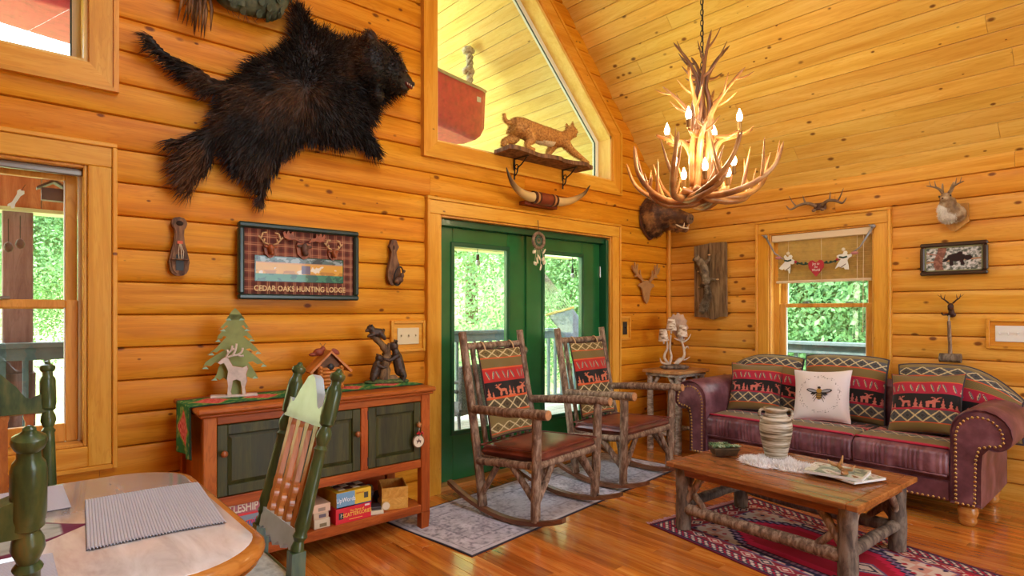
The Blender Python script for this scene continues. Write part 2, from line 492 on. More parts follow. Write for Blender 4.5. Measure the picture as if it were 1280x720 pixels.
opsL = [(lambda z: OP1[0]-E_, lambda z: OP1[1]+E_, OP1[2]-E_, OP1[3]+E_),
        (lambda z: OPD[0]-E_, lambda z: OPD[1]+E_, -1, OPD[3]+E_),
        (lambda z: W3[0]-E_, lambda z: max(W3[0]-E_, min(W3[1]+E_, W3K+.07-z)), W3[2]-E_, W3K-W3[0]+.12),
        (lambda z: min(W2[1]+E_, max(W2[0]-E_, z-(W3K-2*RIDGE)-.07)), lambda z: W2[1]+E_, W3[2]-E_, W3K-W3[0]+.12)]
log_wall(WL, M_LOGX, wall_left, XW, lambda z: min(XR+.03, KR-z), lambda z: max(XW, z-KL), KR-RIDGE, opsL,
         {12: [.60], 13: [2.37], 3:[1.1], 14: [3.3]}, 3)
# right wall
OP4 = (1.65, 2.508, .62, 2.03)
def skinR(mb, s0,s1,z0,z1): wbox(mb, WRt, s0,s1,z0,z1,.05,.20)
skinR(wall_right, YB, OP4[0], -.15, 2.5); skinR(wall_right, OP4[1], YL+.2, -.15, 2.5)
skinR(wall_right, OP4[0], OP4[1], -.15, OP4[2]); skinR(wall_right, OP4[0], OP4[1], OP4[3], 2.5)
wall_right = struct(wall_right.build('wall_right', M_GAP), 'pine log side wall behind the leather sofa, tinted paler as if window-lit', 'wall')
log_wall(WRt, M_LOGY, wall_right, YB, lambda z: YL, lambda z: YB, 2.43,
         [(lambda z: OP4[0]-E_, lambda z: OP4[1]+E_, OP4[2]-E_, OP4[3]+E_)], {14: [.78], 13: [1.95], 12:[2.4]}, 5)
# the two walls behind the camera: plain log courses, the rear one with a tall opening added for fill light
def WB(s, z, d): return (s, YB-d, z)
def WX(s, z, d): return (XW-d, s, z)
wb = MB()
for p in ([(XW,-.15),(XR+.2,-.15),(XR+.2,.35),(XW,.35)], [(XW,.35),(1.9,.35),(1.9,2.4),(XW,2.4)],
          [(4.4,.35),(XR+.2,.35),(XR+.2,2.4),(4.4,2.4)], [(XW,2.4),(XR+.05,2.4),(RIDGE,KR-RIDGE)]):
    wb.prism(p, 0, .2, WB)
wall_rear = struct(wb.build('wall_rear', M_LOGX))
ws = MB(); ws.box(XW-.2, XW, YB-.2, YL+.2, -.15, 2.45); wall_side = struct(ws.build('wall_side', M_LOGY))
wall_side['label'] = 'low pine side wall at the dining end'
wall_rear['label'] = 'rear pine wall with one tall opening added for fill light'
# corner quarter-round
mb = MB(); mb.lathe([(.026,0.0),(.026,2.43)], 12, (XR-.022, YL-.022, 0)); struct(mb.build('trim_1', M_TRIMZ, None, 40), 'slim upright corner moulding between the log walls', 'trim')

# ---- ceiling
ce = MB()
def slope(x, d, y): return (x+d*.7071, y, KR-x+d*.7071)
def slopeL(x, d, y): return (2*RIDGE-x-d*.7071, y, KR-x+d*.7071)
for fn in (slope, slopeL):
    v = [fn(x, d, y) for x in (RIDGE-.0, XR+.1) for d in (.022, .12) for y in (YB, YL+.05)]
    ce.add(v, [(0,1,3,2),(4,6,7,5),(0,4,5,1),(2,3,7,6),(0,2,6,4),(1,5,7,3)])
ceiling = struct(ce.build('ceiling', M_GAP), 'steep knotty pine plank ceiling', 'ceiling')
CW = .0916
def ceil_plank(fn, xa, xb, y0, y1, parent, mat, name='plank'):
    mb = MB(); e = .0035; g = .0009
    P = [(xa+g, .004), (xa+e, 0), (xb-e, 0), (xb-g, .004), (xb-g, .021), (xa+g, .021)]
    n = 6; v = [fn(x, d, y0+.001) for x, d in P] + [fn(x, d, y1-.001) for x, d in P]
    f = [tuple(range(n))[::-1], tuple(range(n, 2*n))] + [(i, (i+1) % n, n+(i+1) % n, n+i) for i in range(n)]
    return mb.add(v, f).build(name, mat, parent)
R = random.Random(21); i = 0; x = XR
while x > RIDGE+.01:
    xa = max(RIDGE, x-CW); cuts = [YB]; y = YB + R.uniform(.6, 3.4)
    while y < YL-.4: cuts.append(y); y += R.uniform(2.2, 3.6)
    cuts.append(YL+.02)
    for a, b in zip(cuts[:-1], cuts[1:]): ceil_plank(slope, xa, x, a, b, ceiling, M_CEIL)
    ceil_plank(slopeL, xa, x, YB, YL+.02, ceiling, M_CEIL)
    x = xa; i += 1

# ---- floor
fl = MB().box(XW-.1, XR+.1, YB-.1, YL+.1, -.15, -.018)
floor = struct(fl.build('floor', M_GAP), 'glossy honey oak strip floor', 'floor')
FW = .083; R = random.Random(5)
rest = MB(); nfp = 0; x = XW
while x < XR:
    x1 = min(XR, x+FW); y = YB - R.uniform(0, 1.2)
    while y < YL:
        y1 = y + R.uniform(.55, 1.7); a, b = max(y, YB), min(y1, YL)
        if b-a > .02:
            vis = (b > .4 and x1 > 1.0 and x < XR) and (x*.66+b*.75 > 1.4) and nfp < 295
            if vis:
                MB().box(x+.0005, x1-.0005, a+.0005, b-.0005, -.018, 0, .0012).build('floor_board', M_FLOOR, floor); nfp += 1
            else: rest.box(x+.0005, x1-.0005, a+.0005, b-.0005, -.018, 0)
        y = y1
    x = x1
_r = rest.build('floor_boards', M_FLOOR, floor); _r['kind'] = 'stuff'

# ---- windows
M_SASH = wood('pine_sash', rgb(226,166,78), rgb(214,150,60), rgb(190,122,42), (9,9,1.2), .35, .2, 0, vary=.06)
M_METAL = plain('grey_metal', rgb(140,138,132), .35, .8)
M_JAMB = wood('pale_pine_jamb', rgb(236,200,124), rgb(230,190,108), rgb(216,168,84), (9,9,1.2), .4, 0, 0, vary=.05)
def casing(name, wall, s0, s1, z0, z1, label, wt=.10, proud=.035, bead=.022):
    """outer trim boards of an opening, each its own part"""
    o = bpy.data.objects.new(name, None); COL.objects.link(o); struct(o, label, 'window')
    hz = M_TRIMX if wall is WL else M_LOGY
    def part(nm, a, b, c, d, e0, e1, m, par=o): 
        mb = MB(); wbox(mb, wall, a, b, c, d, e0, e1, .004); return mb.build(nm, m, par)
    lo, hi = s0-wt, s1+wt
    part('casing', lo, s0, z0-wt, z1, -proud, .05, M_TRIMZ); part('casing', s1, hi, z0-wt, z1, -proud, .05, M_TRIMZ)
    part('casing', lo, hi, z1, z1+wt, -proud-.002, .05, hz)
    if z0 > .1: part('casing', s0, s1, z0-wt, z0, -proud, .05, hz)
    # raised outer edge band
    part('edge_band', lo-bead, lo, z0-wt-bead, z1+wt, -proud-.012, .05, M_TRIMZ)
    part('edge_band', hi, hi+bead, z0-wt-bead, z1+wt, -proud-.012, .05, M_TRIMZ)
    part('edge_band', lo-bead, hi+bead, z1+wt, z1+wt+bead, -proud-.012, .05, hz)
    if z0 > .1: part('edge_band', lo, hi, z0-wt-bead, z0-wt, -proud-.012, .05, hz)
    # jamb lining
    part('jamb', s0, s0+.016, z0, z1, -.02, .17, M_SASH); part('jamb', s1-.016, s1, z0, z1, -.02, .17, M_SASH)
    part('jamb', s0+.016, s1-.016, z1-.016, z1, -.02, .17, M_SASH)
    if z0 > .1: part('sill', s0+.016, s1-.016, z0, z0+.018, -.02, .19, M_SASH)
    return o
def sash(o, wall, s0, s1, z0, z1, d, st=.05, bottom=.07, top=.05, th=.035):
    sh = MB()
    wbox(sh, wall, s0, s0+st, z0, z1, d, d+th, .004); wbox(sh, wall, s1-st, s1, z0, z1, d, d+th, .004)
    wbox(sh, wall, s0+st, s1-st, z0, z0+bottom, d, d+th, .004); wbox(sh, wall, s0+st, s1-st, z1-top, z1, d, d+th, .004)
    q = sh.build('sash', M_SASH, o)
    mb = MB(); wbox(mb, wall, s0+st-.005, s1-st+.005, z0+bottom-.005, z1-top+.005, d+.014, d+.018); mb.build('pane', M_GLASS, q)
    mb = MB()
    for a, b in ((s0+st, s0+st+.006), (s1-st-.006, s1-st)): wbox(mb, wall, a, b, z0+bottom, z1-top, d+.008, d+.024)
    mb.build('glazing_strip', M_WHITE, q)
    return q
w1 = casing('window_1', WL, *OP1, 'tall pine double-hung window beside the dining table')
sash(w1, WL, OP1[0]+.03, OP1[1]-.03, 1.34, 2.034, .11, .048, .04, .05)
sash(w1, WL, OP1[0]+.03, OP1[1]-.03, OP1[2]+.02, 1.385, .07, .05, .09, .04)
mb = MB(); wbox(mb, WL, OP1[1]-.03, OP1[1]-.016, OP1[2]+.02, 2.034, .055, .10); wbox(mb, WL, OP1[0]+.016, OP1[0]+.03, OP1[2]+.02, 2.034, .055, .10); mb.build('track', M_WHITE, w1)
mb = MB(); wbox(mb, WL, -.02, .06, 1.386, 1.40, .055, .085, .004); mb.build('sash_lock', M_METAL, w1)
mb = MB(); wbox(mb, WL, OP1[0]+.016, OP1[1]-.016, 2.0, 2.034, .02, .05, .004); mb.build('head_rail', M_METAL, w1)
w4 = casing('window_4', WRt, *OP4, 'pine double-hung window behind the sofa')
sash(w4, WRt, OP4[0]+.03, OP4[1]-.06, 1.36, 2.014, .10, .05, .035, .05)
sash(w4, WRt, OP4[0]+.03, OP4[1]-.06, OP4[2]+.02, 1.395, .06, .055, .09, .035)
mb = MB(); wbox(mb, WRt, OP4[1]-.06, OP4[1]-.016, OP4[2]+.02, 2.014, .05, .14); mb.build('track', M_SASH, w4)
for s in (1.86, 2.22):
    mb = MB(); wbox(mb, WRt, s-.03, s+.03, 1.396, 1.408, .05, .08, .004); mb.build('sash_lock', M_METAL, w4)
# trapezoid windows in the gable
def trapezoid(name, mirror, label):
    fx = (lambda x: 2*RIDGE-x) if mirror else (lambda x: x)
    o = bpy.data.objects.new(name, None); COL.objects.link(o); struct(o, label, 'window')
    def pr(nm, poly, d0, d1, m, par=o):
        mb = MB(); mb.prism([(fx(a), b) for a, b in poly], d0, d1, WL); return mb.build(nm, m, par)
    s0, s1, z0 = W3; K = W3K; zt = K-s0; zs = K-s1
    wt = .10; k2 = .14; bd = .022; kb = .03
    pr('casing', [(s0-wt, z0-wt), (s0, z0-wt*0), (s0, zt), (s0-wt, zt+wt+k2)], -.035, .05, M_TRIMZ)
    pr('casing', [(s0-wt, z0-wt), (s1+wt, z0-wt), (s1, z0), (s0, z0)], -.036, .05, M_TRIMX)
    pr('casing', [(s1, z0), (s1+wt, z0-wt), (s1+wt, zs-wt+k2), (s1, zs)], -.035, .05, M_TRIMZ)
    pr('casing', [(s1, zs), (s1+wt, zs-wt+k2), (s0-wt, zt+wt+k2), (s0, zt)], -.037, .05, M_TRIMX)
    pr('edge_band', [(s0-wt-bd, z0-wt-bd), (s0-wt, z0-wt-bd), (s0-wt, zt+wt+k2), (s0-wt-bd, zt+wt+bd+k2)], -.047, .05, M_TRIMZ)
    pr('edge_band', [(s0-wt, z0-wt-bd), (s1+wt, z0-wt-bd), (s1+wt, z0-wt), (s0-wt, z0-wt)], -.047, .05, M_TRIMX)
    pr('edge_band', [(s1+wt, z0-wt-bd), (s1+wt+bd, z0-wt-bd), (s1+wt+bd, zs-wt-bd+k2+kb), (s1+wt, zs-wt+k2)], -.047, .05, M_TRIMZ)
    pr('edge_band', [(s1+wt, zs-wt+k2), (s1+wt+bd, zs-wt-bd+k2+kb), (s0-wt-bd, zt+wt+bd+k2+kb), (s0-wt, zt+wt+k2)], -.047, .05, M_TRIMX)
    # reveal boards
    t = .02
    pr('jamb', [(s0, z0), (s0+t, z0), (s0+t, zt-t), (s0, zt)], -.01, .19, M_JAMB)
    pr('jamb', [(s1-t, z0), (s1, z0), (s1, zs), (s1-t, zs+t)], -.01, .19, M_JAMB)
    pr('jamb', [(s0+t, z0), (s1-t, z0), (s1-t, z0+t), (s0+t, z0+t)], -.01, .19, M_JAMB)
    pr('jamb', [(s0, zt), (s0, zt-t*1.9), (s1-t*.5, zs-t*1.4), (s1, zs)], -.01, .19, M_JAMB)
    # white frame holding the fixed pane
    w = .035; a0, a1, b0 = s0+t, s1-t, z0+t; k = K-t*1.9; kk = w*1.414
    inner = [(a0+w, b0+w*.5), (a1-w, b0+w*.5), (a1-w, k-(a1-w)-kk), (a0+w, k-(a0+w)-kk)]
    outer = [(a0, b0), (a1, b0), (a1, k-a1), (a0, k-a0)]
    fm = MB()
    for i in range(4):
        j = (i+1) % 4; fm.prism([(fx(p[0]), p[1]) for p in (outer[i], outer[j], inner[j], inner[i])], .135, .18, WL)
    q = fm.build('sash', M_WHITE, o)
    pr('pane', inner, .155, .16, M_GLASS, q)
    gk = MB()
    for i in range(4):
        j = (i+1) % 4; c = [(inner[i][0]*.992+3.4*.008, inner[i][1]*.992+3.2*.008), (inner[j][0]*.992+3.4*.008, inner[j][1]*.992+3.2*.008)]
        gk.prism([(fx(p[0]), p[1]) for p in (inner[i], inner[j], c[1], c[0])], .145, .155, WL)
    gk.build('gasket', plain('dark_gasket', rgb(40,60,58), .6) if 'dark_gasket' not in bpy.data.materials else bpy.data.materials['dark_gasket'], q)
    return o
trapezoid('window_3', False, 'upper trapezoid gable window above the green door')
trapezoid('window_2', True, 'upper gable window above the dining window')

# ---- french door
M_GREEN = plain('green_door_paint', rgb(34,104,54), .22, 0, 3, .08, coat=.4, space='world')
M_GREEN2 = plain('dark_green_frame', rgb(22,86,54), .28, 0, 3, .06, coat=.3, space='world')
M_GALV = plain('brushed_steel', rgb(176,170,160), .3, .9)
door = casing('door_1', WL, OPD[0], OPD[1], -.02+.02, OPD[3], 'green french door with two glazed leaves', wt=.10)
def dpart(nm, a, b, c, d, e0, e1, m, par=door, bv=.004):
    mb = MB(); wbox(mb, WL, a, b, c, d, e0, e1, bv); return mb.build(nm, m, par)
dpart('door_frame', OPD[0]+.016, OPD[0]+.05, 0, 2.0, .06, .19, M_GREEN2); dpart('door_frame', OPD[1]-.05, OPD[1]-.016, 0, 2.0, .0, .19, M_GREEN2)
dpart('door_frame', OPD[0]+.016, OPD[1]-.016, 1.965, 2.016, .03, .19, M_GREEN2)
dpart('threshold', OPD[0], OPD[1], -.012, .03, .0, .2, wood('threshold_wood', rgb(206,150,84), rgb(190,128,62), rgb(160,100,44), (1.2,14,14), .35, .2))
def leaf(x0, x1, gx0, gx1, hinge_right):
    z0, z1, gz0, gz1 = .035, 1.965, .40, 1.835; d, th = .085, .045
    lf = MB()
    wbox(lf, WL, x0, gx0, z0, z1, d, d+th, .004); wbox(lf, WL, gx1, x1, z0, z1, d, d+th, .004)
    wbox(lf, WL, gx0, gx1, z0, gz0, d, d+th, .004); wbox(lf, WL, gx0, gx1, gz1, z1, d, d+th, .004)
    o = lf.build('door_leaf', M_GREEN, door)
    mb = MB(); w = .022
    for a,b,c,e in ((gx0-w,gx0+.012,gz0-w,gz1+w),(gx1-.012,gx1+w,gz0-w,gz1+w),(gx0,gx1,gz0-w,gz0+.012),(gx0,gx1,gz1-.012,gz1+w)):
        wbox(mb, WL, a,b,c,e, d-.012, d+.02, .005)
    mb.build('glazing_bead', M_GREEN2, o)
    mb = MB(); wbox(mb, WL, gx0, gx1, gz0, gz1, d+.02, d+.026); mb.build('pane', M_GLASS, o)
    return o
lf1 = leaf(OPD[0]+.05, 3.415, 2.635, 3.185, False); lf2 = leaf(3.418, OPD[1]-.05, 3.60, 4.10, True)
mb = MB(); wbox(mb, WL, 3.385, 3.445, .035, 1.965, .066, .086, .006); mb.build('astragal', M_GREEN, lf1)
for z in (.35, 1.0, 1.7):
    mb = MB(); mb.tube([(OPD[1]-.052, YL+.078, z-.05), (OPD[1]-.052, YL+.078, z+.05)], .008, 8); mb.build('hinge', M_GALV, lf2)
mb = MB(); mb.lathe([(.012,0),(.012,.03),(.03,.045),(.033,.06),(.022,.075),(.0,.078)], 14, M=Matrix.Rotation(PI/2,3,'X')); mb.build('door_knob', M_GALV, lf1, True, loc=(3.33, YL+.085, 1.0))
# ================================================================== OUTSIDE
M_DECK = wood('weathered_deck_board', rgb(196,186,170), rgb(176,164,148), rgb(140,128,114), (1.4,13,13), .6, 0, vary=.15)
M_RAIL = plain('grey_green_rail_paint', rgb(92,106,104), .55, 0, 14, .12, vary=.1)
M_POST = wood('red_stained_porch_post', rgb(160,122,118), rgb(142,104,100), rgb(116,80,78), (12,12,1.2), .6, 0, vary=.1)
M_PORCH = wood('porch_beam_board', rgb(206,140,96), rgb(190,120,80), rgb(160,92,60), (12,12,1.2), .5, 0, vary=.15)
dk = MB().box(-6, 7.2, 3.8, 6.3, -.16, -.085); deck = struct(dk.build('deck', M_GAP), 'sunlit grey porch deck outside the door', 'deck')
y = 3.83; R = random.Random(9)
while y < 6.25:
    MB().box(-6, 7.2, y, y+.135, -.085, -.06, .003).build('deck_board', M_DECK, deck); y += .142
dk2 = MB().box(5.6, 7.2, -4, 3.8, -.16, -.06); struct(dk2.build('side_deck', M_DECK), 'narrow side deck along the sofa wall', 'deck')
def railing(p0, p1, label, ztop=1.08, post_x=()):
    a = Vector(p0); b = Vector(p1); L = (b-a).length; d = (b-a)/L
    t = thing('deck_railing', label, 'railing', (a.x, a.y, -.06), math.atan2(d.y, d.x))
    h = ztop+.06
    MB().box(0, L, -.07, .07, h-.04, h, .005).build('top_rail', M_RAIL, t)
    MB().box(0, L, -.02, .02, h-.14, h-.04, .004).build('face_rail', M_RAIL, t)
    MB().box(0, L, -.02, .02, .10, .19, .004).build('bottom_rail', M_RAIL, t)
    x = .06; proto = None
    while x < L:
        if proto is None: proto = MB().box(-.019, .019, -.019, .019, .10, h-.10, .003).build('baluster', M_RAIL, t, loc=(x, .03, 0))
        else:
            c = proto.copy(); COL.objects.link(c); c.location = (x, .03, 0)
        x += .135
    return t
railing((-5, 6.0, 0), (7.1, 6.0, 0), 'long grey-green deck railing seen through the door and dining window')
railing((7.05, 5.9, 0), (7.05, -2.5, 0), 'grey deck railing seen through the sofa window', .98)
posts = [(-3.2, 'far'), (.145, 'near'), (7.08, 'right')]
plab = ['reddish porch post beyond the far left of the dining window', 'reddish brown porch post in the middle of the dining window', 'reddish porch post by the hammock']
for (px, _), lb in zip(posts, plab):
    t = thing('porch_post', lb, 'post', (px, 6.16, -.06))
    MB().box(-.095, .095, -.095, .095, 0, 2.2, .008).build('shaft', M_POST, t); MB().box(-.11, .11, -.11, .11, 0, .9, .006).build('base_wrap', M_POST, t)
bm_ = thing('porch_beam', 'boarded porch beam under the eave outside', 'beam', (-6, 6.1, 2.14))
for i in range(34):
    MB().box(i*.37+.003, i*.37+.367, -.07, .09, 0, .34, .004).build('beam_board', M_PORCH, bm_)
MB().box(0, 34*.37, -.09, .11, -.03, 0).build('beam_cap', plain('beam_cap_paint', rgb(206,204,150), .5), bm_)
# porch roof: same slopes carried on outside
po = MB()
for fn in (slope, slopeL):
    v = [fn(x, d, y) for x in (RIDGE, XR+.12) for d in (.022, .10) for y in (3.8, 6.2)]
    po.add(v, [(0,1,3,2),(4,6,7,5),(0,4,5,1),(2,3,7,6),(0,2,6,4),(1,5,7,3)])
M_PCEIL = wood('pale_porch_plank', rgb(240,206,132), rgb(234,194,114), rgb(214,164,84), (11,.9,11), .35, .15, .14, vary=.16, knot_scale=(9,3.4,9))
porch = struct(po.build('porch_ceiling', M_GAP), 'yellow pine plank porch roof seen through the gable window', 'ceiling')
x = XR+.08
while x > RIDGE:
    ceil_plank(slope, x-CW, x, 3.8, 6.2, porch, M_PCEIL); ceil_plank(slopeL, x-CW, x, 3.8, 6.2, porch, M_PCEIL); x -= CW
t = thing('recessed_light', 'small round light in the porch ceiling planks', 'light', slope(3.26, 0, 4.93), rot=(0, math.radians(45), 0))
MB().lathe([(.055,0),(.06,-.01),(.05,-.016),(.042,-.004)], 16, cap=False).build('trim_ring', plain('grey_ring', rgb(110,120,118), .4), t, True)
MB().lathe([(.042,-.006),(.03,-.008),(.0,-.009)], 16).build('lens', plain('frosted_lens', rgb(216,220,200), .3), t, True)
# red canoe hanging under the porch roof
M_RED = plain('worn_red_canoe_paint', rgb(216,62,78), .45, 0, 14, .12)
M_GUN = plain('beige_gunwale', rgb(196,176,140), .55)
M_ROPE = bark('twisted_rope', rgb(214,206,188), rgb(190,180,160), rgb(130,120,104), 40, (1,1,1), .85)
cn = thing('canoe', 'red canoe hanging by rope under the porch roof', 'canoe', (3.85, 4.87, 3.05), rot=(0, math.radians(2.6), 0))
Lc = 4.7
def hull(u, v):
    x = -Lc*u; e = min(u, 1-u)*Lc
    w = .40*math.sin(min(1, (e+.02)/1.7)*PI/2)**.7 + .012; h = .47 + .10*max(0, 1-e/.9)**2
    a = (v-.5)*2; k = abs(a); cut = max(0, 1-e/.22)
    yy = math.copysign(w*min(1, (k*1.7))**.65, a) if k > 0 else 0
    zz = h*max(0, (k-.42)/.58)**1.15 if k > .42 else 0
    zz = max(zz, .19*cut**2)
    return (x, yy, zz)
mb = MB(); mb.grid(60, 20, hull); hullo = mb.build('hull', M_RED, cn, True)
sd = hullo.modifiers.new('t', 'SOLIDIFY'); sd.thickness = .012
for s in (0, 1):
    MB().tube([tuple(Vector(hull(u/40, s)) + Vector((0,0,.008))) for u in range(41)], .017, 6).build('gunwale', M_GUN, cn, True)
MB().box(-.20, -.13, -.135, -.128, .40, .45).build('tag_sticker', M_WHITE, cn)
for u in (.3, .5, .7):
    p = hull(u, 0); q = hull(u, 1); MB().box(p[0]-.05, p[0]+.05, p[1], q[1], .43, .455, .004).build('thwart', M_GUN, cn)
def rope_thing(x, y, z0, z1, lb):
    t = thing('knotted_rope', lb, 'rope', (x, y, z0)); H = z1-z0
    for k in range(3):
        pts = [(.021*math.cos(2*PI*k/3+z*36)+.02*math.sin(z*6), .021*math.sin(2*PI*k/3+z*36), z) for z in [H*i/40 for i in range(41)]]
        MB().tube(pts, .019, 6).build('strand', M_ROPE, t, True)
    for zz in (.06*H, .5*H, .93*H):
        pts = [(.042*math.cos(a), .042*math.sin(a), zz+.01*math.sin(2*a)) for a in [2*PI*i/12 for i in range(13)]]
        MB().tube(pts, .027, 6).build('knot', M_ROPE, t, True)
    MB().tube([(0,0,.08*H), (-.05,-.02,.14*H), (-.08,-.02,.22*H)], [.016,.015,.014], 6).build('loose_end', M_ROPE, t, True)
rope_thing(3.68, 4.87, 3.56, KR-3.75, 'knotted rope holding up the red canoe bow')
rope_thing(-.3, 4.87, 3.72, -.3+KL-.08, 'knotted rope holding the far end of the canoe')
# hammock
M_HAM = plain('grey_hammock_cloth', rgb(120,122,132), .8, 0, 20, .15)
hm = thing('hammock', 'grey hammock hung on fanned strings beyond the right door leaf', 'hammock', (5.21, 5.35, 1.84))
A = Vector((0,0,0)); B0 = Vector((.14,.05,-.56)); B1 = Vector((.50,-.05,-.47)); Lr = (B1-B0)
MB().tube([tuple(B0-Lr*.06), tuple(B1+Lr*.06)], .016, 8).build('spreader_bar', wood('spreader_wood', rgb(206,170,96), rgb(190,150,80), rgb(150,110,56), space='obj'), hm, True)
for i in range(11):
    MB().tube([tuple(A), tuple(B0+Lr*i/10)], .0045, 5).build('string', M_ROPE, hm)
def hc(u, v):
    p = B0+Lr*v + Vector((.50,-.05,-.16))*(u*2.2); p.z += -.25*math.sin(u*PI) - .14*math.sin(v*PI)*math.sin(u*PI); return tuple(p)
mb = MB(); mb.grid(20, 10, hc); q = mb.build('cloth', M_HAM, hm, True); q.modifiers.new('t','SOLIDIFY').thickness = .006
MB().tube([(0,0,0),(0,.0,.2),(0,.02,.36)], .006, 6).build('hanging_rope', M_ROPE, hm)
# string-light bulbs outside the door
M_BLK = plain('black_plastic', rgb(34,34,34), .5)
M_BULBG = plain('clear_bulb', rgb(214,220,220), .1)
for px, py, pz, lb in ((3.59,4.6,1.83,'small string-light bulb outside the left door leaf'), (4.48,4.6,1.74,'small string-light bulb near the hammock rope'), (4.96,4.6,1.76,'small string-light bulb right of the hammock')):
    t = thing('string_light', lb, 'light', (px, py, pz))
    MB().tube([(0,0,.05),(0,0,.45)], .004, 5).build('cord', M_BLK, t); MB().lathe([(.012,.055),(.016,.05),(.016,.01),(.012,.0)], 10).build('socket', M_BLK, t, True)
    MB().lathe([(.012,.0),(.024,-.02),(.022,-.04),(.008,-.056),(0,-.058)], 10).build('bulb', M_BULBG, t, True)
# wicker deck chair
M_WICK = bark('brown_wicker', rgb(120,112,104), rgb(92,84,78), rgb(52,46,44), 60, (1,1,1), .7)
t = thing('wicker_chair', 'dark wicker patio chair on the deck behind the left rocker', 'chair', (3.47, 4.85, -.06), math.radians(200))
MB().box(-.24,.24,-.24,.24,.38,.44,.01).build('seat', M_WICK, t); MB().box(-.24,.24,.22,.27,.44,.86,.01).build('backrest', M_WICK, t)
for s in (-1,1):
    MB().tube(spline([(s*.27,.24,.62),(s*.28,.0,.64),(s*.28,-.24,.60),(s*.26,-.26,.40)]), .018, 8).build('arm', M_WICK, t, True)
    for q in (-1,1): MB().tube([(s*.24,q*.23,.40),(s*.25,q*.25,.2),(s*.27,q*.28,0)], .016, 8).build('leg', M_WICK, t, True)
# hanging ornaments in the dining window
M_DKW = plain('dark_brown_wood', rgb(92,62,48), .6, 0, 12, .15)
def birdhouse(x, z, s, lb, rz=0):
    t = thing('birdhouse', lb, 'birdhouse', (x, 3.78, z), rz)
    MB().prism([(-.08,0),(.08,0),(.08,.10),(-.08,.10)], -.04, .04, lambda a,b,d: (a*s,d*s,b*s)).build('body', M_DKW, t)
    MB().prism([(-.11,.085),(0,.15),(.11,.085),(.11,.10),(0,.172),(-.11,.10)], -.06, .06, lambda a,b,d: (a*s,d*s,b*s)).build('roof', M_DKW, t)
    MB().tube([(0,0,.165*s),(0,0,.165*s+.09)], .003, 5).build('cord', M_BLK, t)
birdhouse(.23, 1.885, .62, 'small brown birdhouse silhouette in the top right of the dining window')
birdhouse(-.20, 1.86, .8, 'dark birdhouse hanging at the left edge of the dining window')
bone_ = t = thing('hanging_tool', 'pale bone-shaped ornament hanging in the dining window', 'ornament', (.075, 3.79, 1.86), rot=(0, math.radians(25), 0))
MB().prism([(-.012,.0),(-.026,-.03),(-.02,-.045),(-.006,-.032),(.006,-.045),(.022,-.036),(.012,0),(.014,.07),(.026,.10),(.016,.12),(0,.112),(-.012,.12),(-.022,.10),(-.012,.07)], -.006, .006, lambda a,b,d:(a,d,b)).build('bone', M_WHITE, t)
MB().tube([(0,0,.11),(0,0,.17)], .002, 5).build('cord', M_BLK, t)
bone_.scale = (.62,.62,.62)
for x, z, lb in ((.10, 1.66, 'small round seed ornament hanging on a thread in the dining window'), (.055, 1.64, 'tiny hanging jar in front of the porch post')):
    t = thing('hanging_ornament', lb, 'ornament', (x, 3.80, z))
    MB().lathe([(0,.03),(.013,.02),(.02,.0),(.014,-.018),(0,-.024)], 10).build('pod', M_DKW, t, True); MB().tube([(0,0,.028),(0,0,.14)], .002, 5).build('thread', M_BLK, t)

# ---- ground, hill and trees
M_GRASS = plain('sunlit_lawn', rgb(178,184,122), .9, 0, .6, .2, space='world')
def hz_(x, y):
    d = max(0, y-17 + .25*abs(x-4)) + max(0, x-15)*.9
    return -1.6 + .30*max(0, d)**1.02 + .25*noise.noise(Vector((x*.1,y*.1,0)))
gd = MB(); gd.grid(40, 40, lambda u, v: (-70+u*150, -30+v*110, min(24, hz_(-70+u*150, -30+v*110)))); struct(gd.build('ground', M_GRASS, None, True), 'grassy valley floor and hillside outside', 'ground')
M_LEAFS = []
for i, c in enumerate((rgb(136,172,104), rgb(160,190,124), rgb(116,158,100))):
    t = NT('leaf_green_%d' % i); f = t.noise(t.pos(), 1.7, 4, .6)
    t.col(t.ramp(f, [(.38, tuple(x*.42 for x in c)), (.52, c), (.68, tuple(min(1,x*1.5) for x in c))])); t.set(Roughness=.55); t.p.inputs['Transmission Weight'].default_value = 0  # colour noise paints shaded gaps and bright clumps into the crowns
    tl = t.n('ShaderNodeBsdfTranslucent'); tl.inputs[0].default_value = (*tuple(min(1,x*1.2) for x in c), 1)
    mx = t.n('ShaderNodeMixShader'); mx.inputs[0].default_value = .35
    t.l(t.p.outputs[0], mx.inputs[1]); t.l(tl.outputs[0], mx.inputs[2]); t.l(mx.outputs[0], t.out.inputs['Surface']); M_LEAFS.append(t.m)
M_TRUNK = bark('tree_bark', rgb(128,112,92), rgb(96,80,64), rgb(58,48,40), 10)
